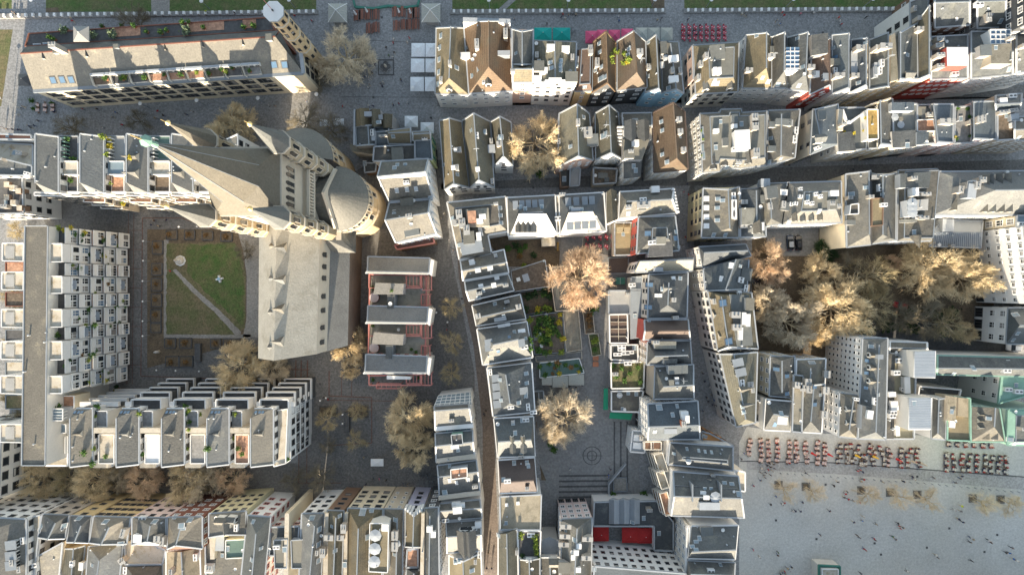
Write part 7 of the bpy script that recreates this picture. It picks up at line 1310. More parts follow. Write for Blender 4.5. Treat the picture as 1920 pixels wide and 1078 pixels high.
# ---------------- parasols, tents, pavilions ----------------
_g = random.Random(3)
for m_, n_ in (('leaf_green', 16), ('leaf_lime', 8), ('leaf_yellow', 4), ('leaf_dark', 8), ('leaf_brown', 5)): plants('on the stepped balconies of the long block', m_, .7, *[v_ for _ in range(n_) for v_ in (_g.uniform(122, 236), _g.uniform(432, 735))])
for m_, n_ in (('leaf_green', 18), ('leaf_lime', 10), ('leaf_dark', 8)): plants('along the courtyard garden beds', m_, 1.0, *[v_ for _ in range(n_) for v_ in (_g.uniform(992, 1050), _g.uniform(596, 662))])
plants('on the dull green annex roof', 'leaf_green', .9, 1150, 686, 1165, 690, 1180, 700, 1195, 688, 1170, 712, 1200, 715, 1155, 705); plants('on the terraces between the lower slabs', 'leaf_lime', .8, 180, 780, 262, 775, 352, 840, 440, 820, 442, 775, 355, 805); plants('on the terraces between the lower slabs', 'leaf_green', .8, 268, 850, 350, 775, 357, 790, 455, 850, 540, 860, 200, 855, 448, 840)
plants('in the church garden borders', 'leaf_brown', .9, 318, 440, 355, 440, 388, 441, 425, 444, 295, 463, 294, 505, 294, 533, 293, 562, 293, 590, 320, 642, 348, 642, 405, 643, 433, 643, 322, 678, 350, 678)
def parasol(px, py, w, d, m, label, z=2.9, base=0.0, group=None, nm='parasol', rise=.9):
    c = W(px, py, base + z); t = thing(nm, label, 'parasol', (c.x, c.y, base), group); mb = MB(); a, b_ = w / 2, d / 2; ap = (c.x, c.y, base + z + rise)
    q = [(c.x - a, c.y - b_, base + z), (c.x + a, c.y - b_, base + z), (c.x + a, c.y + b_, base + z), (c.x - a, c.y + b_, base + z)]
    for i in range(4):
        mb.poly([q[i], q[(i + 1) % 4], ap], m); u, v = q[i], q[(i + 1) % 4]; mb.poly([(u[0], u[1], u[2] - .25), (v[0], v[1], v[2] - .25), v, u], m)
    mb.obj('canopy', t); p = MB(); p.cone((c.x, c.y, base), .05, .05, z + rise + .1, 6, 'zinc'); p.box((c.x, c.y, base + .06), (.7, .7, .12), 'concrete_grey'); p.cone((c.x, c.y, base + z + rise), .12, .04, .2, 6, 'metal_white'); p.obj('pole', t)
tp = ['upper left', 'upper right', 'middle left', 'middle right', 'lower left', 'lower right']
for i, (x, y, w) in enumerate([(784, 94, 3.7), (808, 94, 3.0), (783, 123, 3.7), (808, 123, 3.0), (782, 158, 3.7), (807, 158, 3.0)]): parasol(x, y, w, 3.7 if i < 4 else 3.9, 'awning_white', 'square white market tent on the fish market, %s of six' % tp[i], z=3, group='white tents on the fish market', nm='market_tent')
for i, x in enumerate((1018, 1053)): parasol(x, 64, 4.8, 3.4, 'awning_teal', 'teal square parasol in front of the stepped gable, %s one' % ('left', 'right')[i], z=3, group='teal parasols')
for i, (x, y, s) in enumerate([(1110, 70, 3.6), (1129, 68, 2.8), (1152, 68, 3.2), (1176, 66, 3.2)]): parasol(x, y, s, 3.4, 'awning_pink', 'pink square parasol behind the brown gables, %s of four' % ('first', 'second', 'third', 'fourth')[i], z=2.8, group='pink parasols')
for i, x in enumerate((1203, 1226, 1250)): parasol(x, 64, 3.3, 3.4, 'awning_beige', 'grey beige square parasol beside the pink ones, %s of three' % ('left', 'middle', 'right')[i], z=2.8, group='grey beige parasols')
for i, (x, y, w) in enumerate([(1127, 1000, 4.3), (1181, 1003, 4.3), (1210, 1004, 4.3)]): parasol(x, y, w, 4.2, 'awning_red', 'red square parasol in the hotel courtyard, %s of three' % ('left', 'middle', 'right')[i], z=3, group='red parasols in the hotel courtyard')
parasol(152, 64, 3.9, 3.8, 'awning_grey', 'grey square parasol on the river terrace of the warehouse', z=2.6, base=14.05); parasol(45, 150, 3.2, 3.2, 'frame_dark', 'black square parasol at the left gable of the warehouse', z=2.8)
parasol(771, 228, 3.6, 3.0, 'awning_white', 'white square parasol above the slate restaurant roof', z=3); parasol(801, 240, 3.6, 3.0, 'awning_white', 'white square parasol by the pale green side wall', z=3)
for i, (x, y) in enumerate(((609, 231), (635, 229))): parasol(x, y, 2.8, 1.8, 'awning_white', 'white market stall under the dark trees, %s one' % ('left', 'right')[i], z=2.5, rise=.3, nm='market_stall')
parasol(707, 867, 3.5, 2.0, 'metal_white', 'white roofed stall standing alone left of the bare tree pair', z=2.6, rise=.35, nm='market_stall')
for i, (x0, x1, x2, y0, y1) in enumerate(((1016, 1035, 1035, 706, 722), (1036, 1065, 1065, 705, 726), (1066, 1095, 1095, 702, 722))):
    P = [W(x0, y0, 3.2), W(x1, y0, 3.2), W(x1, y1, 2.6), W(x0, y1, 2.6)]; mb = MB(); mb.poly(P, 'awning_beige'); mb.poly([p - Vector((0, 0, .1)) for p in P], 'awning_beige')
    for p in P[2:]: mb.bar(p, (p.x, p.y, 0), .07, .07, 'zinc')
    tag(mb.obj('awning'), 'pale grey awning along the planted courtyard terrace, %s of three' % ('left', 'middle', 'right')[i], 'awning', 'pale grey courtyard awnings')
for i, (x, y) in enumerate(((633, 25), (808, 25))):
    c = W(x, y, 3.2); t = thing('pavilion', 'grey ribbed pyramid roof pavilion %s' % ('left of the pool beside the pale tree', 'right of the pool by the long tables')[i], 'pavilion', (c.x, c.y, 0), 'pavilions by the pool'); mb = MB(); a = 2.6; q = [(c.x - a, c.y - a, 3.2), (c.x + a, c.y - a, 3.2), (c.x + a, c.y + a, 3.2), (c.x - a, c.y + a, 3.2)]
    for k in range(4): mb.poly([q[k], q[(k + 1) % 4], (c.x, c.y, 4.9)], 'awning_beige')
    mb.obj('roof', t); rb = MB()
    for k in range(4):
        u, v = Vector(q[k]), Vector(q[(k + 1) % 4]); ap = Vector((c.x, c.y, 4.95)); rb.bar(u + Vector((0, 0, .05)), ap, .14, .1, 'metal_white')
        for f in [j / 8 for j in range(1, 8)]: e = u.lerp(v, f); m_ = (u + v) / 2; g_ = 1 - abs(f - .5) * 2; rb.bar(e + Vector((0, 0, .04)), e.lerp(ap + (e - m_), g_ * .96) + Vector((0, 0, .04)), .06, .06, 'zinc')
        rb.bar(u, (u.x, u.y, 0), .14, .14, 'zinc')
    o = rb.obj('rib', t); o['kind'] = 'stuff'; mb = MB(); mb.box((c.x, c.y, 1.3), (3.4, 3.4, 2.6), 'wall_grey'); mb.obj('counter', t)
# ---------------- promenade wall with white blocks, pool, fountain, monuments, lamps ----------------
WB = _m(lambda mb: mb.box((0, 0, .25), (.6, .9, .5), 'metal_white'), 'white_block')
for lab, xa, ya, xb, yb in (('low grey promenade wall topped with white blocks above the warehouse', -8, 32, 596, 24), ('low grey promenade wall with white blocks above the river row', 845, 24, 1248, 22), ('low grey promenade wall with white blocks right of the gap', 1282, 22, 1692, 19)):
    a, c = W(xa, ya, 0), W(xb, yb, 0); t = thing('promenade_wall', lab, 'wall', (a + c) / 2); mb = MB(); mb.bar(a + Vector((0, 0, .2)), c + Vector((0, 0, .2)), 1.3, .4, 'slab_grey'); mb.obj('wall', t); n = int((c - a).length / 2.0)
    for i in range(n): p = a.lerp(c, (i + .5) / n); inst('white_block', WB, t, (p.x, p.y, .4))
c = W(705, -12, 0); t = thing('pool', 'shallow grey pool with dark green rim at the top of the fish market', 'pool', c); mb = MB(); P = [W(*q, .3) for q in ((648, -60), (666, 14), (700, 17), (728, 12), (760, 15), (783, 12), (802, -60))]; mb.poly(P, 'slab_grey'); mb.obj('basin', t); rim = MB()
for u, v in zip(P[:-1], P[1:]): rim.bar(u, v, .55, .6, 'frame_green')
rim.obj('rim', t)
c = W(724, 127, 0); t = thing('fountain', 'small stone fountain with four lobed basin on a square kerb', 'fountain', c); mb = MB()
for a in range(4): mb.cone((c.x + .75 * math.cos(a * 1.5708), c.y + .75 * math.sin(a * 1.5708), 0), .8, .75, .7 + .01 * a, 14, 'concrete_grey', top='slab_dark')
mb.cone((c.x, c.y, 0), .5, .3, 1.5, 10, 'stone_pale'); mb.cone((c.x, c.y, 1.5), .35, .1, .8, 8, 'concrete'); mb.obj('basin', t); kb = MB()
for s in (-1, 1): kb.bar((c.x - 2.1, c.y + 2.1 * s, .06), (c.x + 2.1, c.y + 2.1 * s, .06), .25, .12, 'slab_dark'); kb.bar((c.x + 2.1 * s, c.y - 2.1, .07), (c.x + 2.1 * s, c.y + 2.1, .07), .25, .12, 'slab_dark')
kb.obj('kerb', t)
c = W(339, 489, 0); t = thing('monument', 'white octagonal stone monument at the corner of the church lawn', 'monument', c); mb = MB(); mb.cone((c.x, c.y, 0), 1.5, 1.5, .4, 8, 'metal_white'); mb.cone((c.x, c.y, .4), 1.2, 1.1, .5, 8, 'stone_pale'); mb.cone((c.x, c.y, .9), .5, .4, 1.6, 8, 'metal_white'); mb.obj('plinth', t); mb = MB(); mb.cone((c.x, c.y, 2.5), .45, .1, .7, 8, 'stone_pale'); mb.obj('cap', t)
c = W(413, 523, 0); mb = MB(); mb.box((c.x, c.y, .3), (2.0, .5, .6), 'metal_white', .2); mb.box((c.x, c.y, .31), (.5, 2.0, .62), 'metal_white', .2); mb.box((c.x, c.y, .6), (.6, .6, .9), 'wall_blue', .2); tag(mb.obj('sculpture'), 'white cross shaped stone sculpture lying on the church lawn', 'sculpture')
c = W(298, 659, 0); mb = MB(); mb.cone((c.x, c.y, 0), .45, .4, .5, 8, 'concrete'); mb.cone((c.x, c.y, .5), .28, .35, .9, 8, 'metal_white'); mb.cone((c.x, c.y, 1.4), .35, .12, .45, 8, 'metal_white'); mb.cone((c.x, c.y, 1.85), .16, .14, .3, 8, 'metal_white'); tag(mb.obj('statue'), 'small white standing statue on the paving below the church lawn', 'statue')
mb = MB(); c = W(404, 660, 0); mb.box((c.x - 4.5, c.y, .5), (1.6, 5, 1), 'slab_dark'); tag(mb.obj('stair_block'), 'dark sunken stair block beside the lower planting beds', 'stairs'); mb = MB(); c = W(652, 790, 0); mb.box((c.x, c.y, .5), (1.4, 5.6, 1), 'slab_dark'); tag(mb.obj('stair_block'), 'dark sunken stair block between the four small trees', 'stairs')
def _lamp(mb): mb.cone((0, 0, 0), .09, .06, 4.2, 6, 'zinc_dark'); mb.cone((0, 0, 4.0), .12, .55, .18, 12, 'zinc'); mb.cone((0, 0, 4.18), .55, .3, .12, 12, 'metal_white')
def _lamp2(mb): mb.cone((0, 0, 0), .06, .05, 2.8, 6, 'zinc_dark'); mb.cone((0, 0, 2.8), .1, .26, .2, 8, 'metal_white'); mb.cone((0, 0, 3.0), .26, .05, .22, 8, 'metal_white')
LM, LM2 = _m(_lamp, 'lamp'), _m(_lamp2, 'lamp')
for me, lab, gr, pts in ((LM, 'tall lamp with round pale head on the promenade lawn', 'promenade lamps', (65, 5, 382, 7, 545, 5, 917, 5, 1065, 5, 1226, 4, 1331, 4, 1484, 3, 1632, 3)), (LM, 'tall lamp with round pale head in the shaded street by the warehouse', 'street lamps by the warehouse', (5, 187, 117, 179, 268, 197, 373, 191, 596, 180, 487, 187, 775, 168)), (LM2, 'small white globe lamp on the paving round the church lawn', 'globe lamps round the church lawn', (268, 452, 268, 489, 267, 527, 267, 565, 267, 602, 267, 630, 335, 425, 369, 425, 403, 427, 293, 694, 329, 695, 373, 696, 818, 586, 839, 604, 600, 751, 611, 746, 642, 777, 642, 794))):
    for i in range(0, len(pts), 2): p = W(pts[i], pts[i + 1], 3); o = inst('street_lamp', me, None, (p.x, p.y, 0)); tag(o, ORD[i // 2] + ' ' + lab, 'lamp', gr)
BO = _m(lambda mb: mb.cone((0, 0, 0), .09, .08, .9, 6, 'zinc_dark'), 'bollard')
for i in range(34):
    x = 1462 + i * 13.5; o = inst('bollard', BO, None, W(x, 886 + i * .95 + (0 if i < 20 else (i - 20) * .3), 0)); tag(o, ORD[i] + ' thin dark bollard from the left along the market roadway', 'bollard', 'bollards along the market roadway')
# ---------------- tables, chairs, benches ----------------
def _table(top):
    def f(mb):
        mb.box((0, 0, .73), (1.0, .75, .05), top); mb.cone((0, 0, 0), .05, .05, .7, 6, 'zinc_dark'); mb.box((0, 0, .02), (.5, .5, .04), 'zinc_dark')
        for x, y in ((-.25, .15), (.28, -.12)): mb.cone((x, y, .755), .12, .13, .02, 8, 'metal_white')
    return f
def _chair(m):
    def f(mb):
        mb.box((0, 0, .44), (.44, .44, .05), m); mb.box((0, -.21, .68), (.42, .04, .42), m)
        for x in (-.19, .19):
            for y in (-.19, .19): mb.box((x, y, .21), (.04, .04, .42), 'zinc_dark')
    return f
def _beer(mb):
    mb.box((0, 0, .74), (.8, 2.9, .05), 'wall_rust'); mb.box((-.75, 0, .45), (.3, 2.9, .05), 'wall_rust'); mb.box((.75, 0, .45), (.3, 2.9, .05), 'wall_rust')
    for y in (-1.2, 1.2): mb.box((0, y, .37), (.7, .06, .72), 'zinc_dark'); mb.box((-.75, y, .22), (.26, .06, .42), 'zinc_dark'); mb.box((.75, y, .22), (.26, .06, .42), 'zinc_dark')
mat('table_pink', (0.60, 0.40, 0.33), 0.6, 0.08); mat('table_red', (0.45, 0.06, 0.09), 0.6, 0.08)
T1, T2, T3, CH, CH2, BEER = _m(_table('table_pink'), 'cafe_table'), _m(_table('stone_pale'), 'cafe_table'), _m(_table('table_red'), 'cafe_table'), _m(_chair('wall_brown'), 'cafe_chair'), _m(_chair('table_red'), 'cafe_chair'), _m(_beer, 'beer_table')
for i, (x, y) in enumerate([(669, 29), (679, 27), (691, 27), (705, 27), (692, 53), (705, 51), (741, 22), (754, 22), (770, 25), (780, 24), (743, 48), (757, 46), (768, 46), (780, 45)]): tag(inst('beer_table', BEER, None, W(x, y, .7) * 1.0 - Vector((0, 0, .7))), ORD[i] + ' rust red beer table from the left, with benches, below the pool', 'table', 'beer tables below the pool')
SEATS = []
ROW = {}; NCH = [0]; XCH = []
def seat(x, y, tm, lab, gr, chm=CH, n=4, occ=.7, sc=1.0):
    p = W(x, y, 0); rz = rnd.uniform(-.2, .2); k0 = ROW[gr] = ROW.get(gr, -1) + 1; w_ = lab.split(' '); o_ = ORD[k0] if k0 < 50 else 'last'; lab = ' '.join(w_[1:])
    tag(inst('cafe_table', tm, None, p, rz, (sc, sc, 1)), '%s %s, counted column by column' % (o_, ' '.join(w_)) if len(w_) < 12 else o_ + ' ' + ' '.join(w_), 'table', gr)
    for k, (dx, dy, a) in enumerate(((-.25, .62, math.pi), (.28, -.62, 0), (.28, .62, math.pi), (-.25, -.62, 0))[:n]):
        q = p + Vector((dx, dy, 0)); q += Vector((rnd.uniform(-.12, .12), rnd.uniform(-.1, .1), 0)); ra = a + rnd.uniform(-.4, .4)
        if NCH[0] >= 300: XCH.append((q.x, q.y, ra))
        else: NCH[0] += 1; tag(inst('cafe_chair', chm, None, q, ra), 'chair %s the %s %s' % (('upper' if dy > 0 else 'lower') + (' right of' if dx > 0 else ' left of'), o_, lab), 'chair', 'chairs of ' + gr)
        if rnd.random() < occ: SEATS.append((q.x, q.y, a, gr))
g1, g2_, g3 = 'pink cafe tables by the lane corner', 'pale cafe tables with folded yellow parasols', 'cafe tables in rows at the right'
for cx_ in range(8):
    for ry in range(3): seat(1280 + cx_ * 11, 54 + ry * 10, T3, 'small red table on the promenade', 'red promenade tables', CH2, n=2, occ=.12)
for cx_ in range(5):
    for ry in range(2): seat(1100 + cx_ * 12, 445 + ry * 9 + (8 if ry else 0), T3, 'small red table in the narrow yard', 'red tables in the narrow yard', CH2, n=2, occ=.2)
for cx_ in range(3):
    for ry in range(2): seat(74 + cx_ * 14, 199 + ry * 9, T1, 'small wooden table by the warehouse corner', 'wooden tables by the warehouse', n=2, occ=.1)
for cx_ in range(9):
    for ry in range(5):
        x = 1404 + cx_ * 17.5 + (3 if cx_ % 3 == 1 else 0) + rnd.uniform(-2.5, 2.5); y = 824 + ry * 8.6 + cx_ * .9 + rnd.uniform(-1.6, 1.6)
        if not (x < 1420 and ry == 4): seat(x, y, T1, 'small pink table among cafe seats by the lane', g1, n=4, occ=.5, sc=1.25)
for cx_ in range(7):
    for ry in range(4): seat(1570 + cx_ * 13.5 + rnd.uniform(-5, 5), 835 + ry * 9.5 + cx_ * .5 + rnd.uniform(-2.5, 2.5), T2, 'small pale table by folded yellow parasols', g2_, n=4, occ=.7)
for cx_ in range(4):
    for ry in range(4): seat(1664 + cx_ * 16 + (6 if cx_ else 0) + rnd.uniform(-4, 4), 843 + ry * 9 + rnd.uniform(-1, 1), T1 if cx_ == 0 else T2, 'small brown table by the folded red parasol', 'cafe tables beside the folded red parasol', n=4, occ=.6)
for cx_ in range(9):
    for ry in range(3): seat(1772 + cx_ * 14 + rnd.uniform(-3, 3), 853 + ry * 12.5 + cx_ * .5 + rnd.uniform(-1, 1), T2, 'small table in the long cafe rows', g3, n=4, occ=.75)
for cx_ in range(6): seat(1775 + cx_ * 16, 831 + cx_ * .6, T1, 'small table along the market house fronts', 'tables along the market house fronts', n=4, occ=.6)
if XCH:
    V, F, Mi = [], [], []; sv_ = [v.co.copy() for v in CH.vertices]; sf = [(tuple(p.vertices), p.material_index) for p in CH.polygons]
    for x, y, a in XCH:
        k = len(V); ca, sa = math.cos(a), math.sin(a); V.extend((x + c.x * ca - c.y * sa, y + c.x * sa + c.y * ca, c.z) for c in sv_); F.extend(tuple(k + i for i in f) for f, m in sf); Mi.extend(m for f, m in sf)
    me = bpy.data.meshes.new('cafe_chairs'); me.from_pydata(V, [], F); [me.materials.append(m) for m in CH.materials]; me.polygons.foreach_set('material_index', Mi); o = bpy.data.objects.new('cafe_chairs', me); C.objects.link(o); tag(o, kind='stuff')
def folded(x, y, m, lab, a):
    p = W(x, y, 0); t = thing('folded_parasol', lab, 'parasol', p, 'folded parasols at the market cafes'); mb = MB(); e = p + Vector((math.cos(a) * .9, math.sin(a) * .9, 2.9)); mb.cone((p.x, p.y, 1.1), .34, .14, 2.0, 8, m); mb.cone((p.x, p.y, 3.1), .14, .02, .3, 8, m); mb.obj('canopy', t); mb = MB(); mb.cone((p.x, p.y, 0), .05, .05, 1.2, 6, 'zinc'); mb.box((p.x, p.y, .06), (.7, .7, .12), 'concrete_grey'); mb.obj('pole', t)
mat('cloth_yellow', (0.75, 0.48, 0.06), 0.8, 0.05); mat('cloth_red', (0.62, 0.04, 0.04), 0.8, 0.05)
for x, y, m, lab in ((1518, 847, 'cloth_red', 'folded red parasol between pink tables, left one'), (1549, 849, 'cloth_red', 'folded red parasol between pink tables, right one'), (1600, 851, 'cloth_yellow', 'folded yellow parasol, left of the pair'), (1633, 853, 'cloth_yellow', 'folded yellow parasol, right of the pair'), (1676, 858, 'cloth_red', 'folded red parasol at the brown cafe tables'), (1704, 862, 'stone_pale', 'folded cream parasol at the brown tables, left one'), (1722, 866, 'stone_pale', 'folded cream parasol at the brown tables, right one')): folded(x, y, m, lab, 0)
for x, y in ((669, 31), (690, 26), (750, 27), (771, 28)): folded(x, y, 'awning_white', {669: 'first', 690: 'second', 750: 'third', 771: 'last'}[x] + ' folded white parasol between the rust red beer tables', 0)
# ---------------- people ----------------
CL = dict(black=(.02, .02, .022), navy=(.025, .035, .085), grey=(.16, .16, .17), white=(.62, .61, .58), red=(.42, .03, .04), pink=(.55, .2, .25), blue=(.05, .14, .36), green=(.06, .15, .07), beige=(.42, .34, .23), brown=(.12, .07, .045), lime=(.5, .6, .05), denim=(.08, .11, .2), fair=(.42, .30, .14), skin=(.50, .31, .22))
for k, c_ in CL.items(): mat('cloth_' + k if k not in ('red',) else 'cloth_red2', c_, 0.85, 0)
def cm(k): return 'cloth_red2' if k == 'red' else 'cloth_' + k
def person_mesh(pose):
    v = []; e = []; r = []
    def add(p, rad, par=None): v.append(p); r.append(rad); (e.append((par, len(v) - 1)) if par is not None else None); return len(v) - 1
    sit = pose == 'sit'; hz = .50 if sit else .95; st = {'stand': (0, 0), 'walk': (.28, -.26), 'step': (-.2, .22)}.get(pose, (0, 0)); lean = .03
    hip = add((0, 0, hz), .155); w = add((0, lean, hz + .25), .14, hip); chest = add((0, lean, hz + .45), .165, w); nk = add((0, lean + .01, hz + .60), .065, chest); hd = add((0, lean + .03, hz + .72), .095, nk); add((0, lean + .03, hz + .80), .088, hd)
    for i, s in enumerate((-1, 1)):
        f = st[i]; j = add((s * .10, 0, hz - .06), .10, hip)
        if sit: kn = add((s * .11, .44, .50), .075, j); an = add((s * .11, .46, .10), .048, kn); add((s * .11, .60, .05), .04, an)
        else: kn = add((s * .105, f * .55 + .04 * abs(f), .50), .072, j); an = add((s * .10, f, .09 + .12 * (f < 0) * abs(f)), .046, kn); add((s * .10, f + .15, .045), .04, an)
        sh = add((s * .20, lean, hz + .50), .075, chest)
        if sit: el = add((s * .27, .14, hz + .26), .05, sh); ha = add((s * .14, .36, hz + .28), .036, el)
        else: el = add((s * .26, -f * .4 + .0, hz + .24), .05, sh); ha = add((s * .27, -f * .8 + .10, hz + .02), .036, el)
        for k in range(3): add((v[ha][0] + (k - 1) * .022, v[ha][1] + .06, v[ha][2] - (.06 if not sit else 0)), .012, ha)
    me = bpy.data.meshes.new('person_' + pose); me.from_pydata(v, e, []); o = bpy.data.objects.new('person', me); C.objects.link(o)
    md = o.modifiers.new('s', 'SKIN'); sv = me.skin_vertices[0].data
    for i, q in enumerate(r): sv[i].radius = (q, q)
    sv[0].use_root = True
    su = o.modifiers.new('u', 'SUBSURF'); su.levels = 1; su.render_levels = 1
    dg = bpy.context.evaluated_depsgraph_get(); m2 = bpy.data.meshes.new_from_object(o.evaluated_get(dg)); bpy.data.objects.remove(o)
    m2.materials.clear()
    for k in ('black', 'denim', 'skin', 'brown'): m2.materials.append(M[cm(k)])
    for p in m2.polygons:
        c = p.center; z = c.z - hz; i = 0
        if z > .60: i = 3 if (z > .755 or c.y < lean + .01) else 2
        elif z > .55 and abs(c.x) < .08: i = 2
        elif (not sit and abs(c.x) > .2 and z < .06 and z > -.1): i = 2
        elif sit and c.y > .33 and z > .2: i = 2
        elif z < -.02 or (sit and z < .06 and c.y > .1): i = 1
        p.material_index = i
    m2.name = 'person'; return m2
PMH = {k: person_mesh(k) for k in ('stand', 'walk', 'step', 'sit')}
TOPS = ['black', 'navy', 'grey', 'white', 'red', 'beige', 'blue', 'brown', 'pink', 'green']; LEG = ['black', 'denim', 'grey', 'beige']; HAIR = ['brown', 'fair', 'black', 'grey']; used = {}; npeople = 0
def person(p, a, pose, place, verb, top=None):
    global npeople; npeople += 1
    for _ in range(60):
        t, l, h = top or TOPS[min(9, int(abs(rnd.gauss(0, 3.6))))], rnd.choice(LEG), rnd.choice(HAIR)
        if (place, t, l, h) not in used: break
    used[(place, t, l, h)] = 1
    o = inst('person', PMH[pose], None, p, a, (1, 1, rnd.uniform(.93, 1.05))); setmat(o, cm(t), 0); setmat(o, cm(l), 1); setmat(o, cm(h), 3)
    tag(o, 'person in %s top, %s trousers, %s hair, %s' % (t, l, 'grey' if h == 'grey' else h, place), 'person', 'people ' + place)
PW = {'on the fish market paving': (738, 74, 738, 81, 724, 90, 740, 99, 729, 105, 737, 108, 701, 114, 703, 122, 697, 137, 687, 143, 683, 144, 714, 157, 717, 162, 718, 155, 690, 165, 693, 160, 753, 152, 751, 149, 767, 72, 763, 79, 692, 198, 700, 199, 737, 197, 748, 195, 764, 193, 643, 200, 574, 190, 505, 198, 515, 198, 808, 222),
 'in the shaded street by the warehouse': (37, 203, 45, 201, 33, 215, 55, 237, 60, 240, 66, 236, 72, 227, 155, 205, 190, 193, 183, 205, 217, 211, 212, 221, 291, 222, 307, 217, 297, 209, 350, 215, 360, 209, 193, 240, 230, 235, 6, 240, 16, 243, 24, 243, 34, 244, 40, 244), 'on the river promenade': (134, 35, 137, 40, 25, 24, 30, 28, 386, 22, 388, 30, 440, 25, 552, 30, 585, 40, 965, 37, 1025, 45, 1052, 33, 1060, 35, 1066, 30, 1075, 26, 1080, 28, 1055, 28, 1160, 32, 1160, 40, 1232, 39, 1240, 35, 1290, 37, 1391, 26, 1396, 27, 1400, 30, 1456, 40, 1462, 46, 1467, 24, 1470, 30, 1571, 34, 1574, 40, 1577, 46, 1624, 33, 1525, 25, 1500, 27),
 'in the lane by white house front': (1290, 365, 1293, 380, 1288, 345, 1275, 350, 1282, 360, 1284, 445, 1280, 460, 1302, 575, 1310, 610, 1318, 700, 1322, 715, 1330, 725, 1334, 740, 1340, 735, 1325, 745, 1338, 750, 1345, 745, 1350, 755, 1342, 760, 1352, 762, 1335, 758, 1328, 752, 1360, 770, 1366, 782, 1372, 780, 1345, 728, 1318, 770), 'in the crowd at the square corner': (1442, 868, 1445, 875, 1440, 880, 1436, 885, 1448, 882, 1432, 890, 1428, 878, 1438, 872, 1450, 870, 1434, 895, 1425, 900, 1444, 890, 1412, 910, 1390, 860, 1395, 850, 1385, 905, 1425, 885, 1452, 878),
 'on the grey market square': (1511, 887, 1607, 882, 1612, 880, 1616, 884, 1614, 902, 1616, 898, 1570, 903, 1563, 910, 1620, 898, 1710, 893, 1714, 898, 1800, 896, 1803, 892, 1790, 904, 1694, 902, 1654, 903, 1455, 930, 1466, 945, 1470, 942, 1486, 958, 1491, 957, 1500, 958, 1505, 941, 1445, 945, 1555, 957, 1585, 925, 1590, 935, 1582, 932, 1599, 938, 1611, 941, 1588, 921, 1618, 968, 1600, 978, 1616, 976, 1643, 982, 1685, 985, 1688, 990, 1692, 988, 1683, 980, 1608, 1003, 1612, 1007, 1639, 1009, 1641, 1012, 1673, 1005, 1678, 1010, 1620, 1028, 1622, 1030, 1537, 1002, 1459, 1035, 1458, 1040, 1475, 1064, 1470, 1070, 1480, 1068, 1483, 1062, 1466, 1072, 1463, 1075, 1472, 1075, 1613, 1074, 1757, 1044, 1755, 1040, 1822, 1051, 1853, 1012, 1857, 1016, 1823, 1010, 1818, 1015, 1820, 1007, 1885, 1035, 1892, 1036, 1900, 1047, 1907, 1050, 1896, 1026, 1800, 975, 1796, 972, 1805, 978, 1788, 955, 1800, 957, 1802, 948, 1845, 950, 1893, 935, 1905, 940, 1750, 895, 1700, 1070, 1424, 1043, 1412, 1030),
 'in the brick street': (911, 770, 907, 776, 908, 778, 915, 1035, 921, 1064, 913, 1064, 850, 470, 842, 449, 832, 400, 828, 410), 'on the paving round the church': (290, 414, 284, 422, 298, 424, 320, 508, 470, 478, 313, 413, 839, 610, 838, 618, 607, 745, 615, 748, 682, 857, 700, 897, 712, 897, 725, 899, 686, 908, 755, 907, 765, 907), 'in the inner courtyard': (1145, 880, 1142, 890, 1140, 895, 1065, 730, 1072, 738, 1068, 725, 1090, 722, 1080, 726, 1100, 745, 1115, 620, 1069, 880)}
for place, pts in PW.items():
    for i in range(0, len(pts), 2):
        red = {1467: 'red', 1470: 'red', 1571: 'red', 1577: 'red', 1620: 'red', 1622: 'red', 1802: 'lime', 1797: 'red', 386: 'lime'}.get(pts[i]); p = W(pts[i] + rnd.uniform(-.7, .7), pts[i + 1], .9); p.z = 0.02
        person(p, rnd.uniform(0, 6.3), rnd.choice(('walk', 'step', 'stand')), place, 'walking' if 0 else 'standing or walking' if 0 else 'out', top=red)
nm_ = {g1: 'at the pink tables by the lane', g2_: 'at pale tables by folded yellow parasols', g3: 'in the long cafe rows at right', 'cafe tables beside the folded red parasol': 'at tables by the folded red parasol', 'tables along the market house fronts': 'along the market house fronts', 'red promenade tables': 'at the red promenade tables', 'red tables in the narrow yard': 'at red tables in the narrow yard', 'wooden tables by the warehouse': 'at wooden tables by the warehouse'}
rnd.shuffle(SEATS); cap = max(0, 300 - npeople)
for x, y, a, gr in SEATS[:cap]: person(Vector((x, y, .0)), a, 'sit', nm_[gr], 'seated')
if SEATS[cap:]:
    mb = MB(); V, F, Mi = [], [], []
    src = PMH['sit']; sv_ = [v.co.copy() for v in src.vertices]; sf = [(tuple(p.vertices), p.material_index) for p in src.polygons]
    for x, y, a, gr in SEATS[cap:]:
        k = len(V); ca, sa = math.cos(a), math.sin(a); off = rnd.choice((0, 0, 0, 4, 5, 5))
        V.extend((x + c.x * ca - c.y * sa, y + c.x * sa + c.y * ca, c.z) for c in sv_); F.extend(tuple(k + i for i in f) for f, m in sf); Mi.extend((off if m == 0 and off else m) for f, m in sf)
    me = bpy.data.meshes.new('seated_crowd'); me.from_pydata(V, [], F)
    for k in ('navy', 'denim', 'skin', 'brown', 'white', 'red'): me.materials.append(M[cm(k)])
    me.polygons.foreach_set('material_index', Mi); o = bpy.data.objects.new('seated_crowd', me); C.objects.link(o); tag(o, kind='stuff')
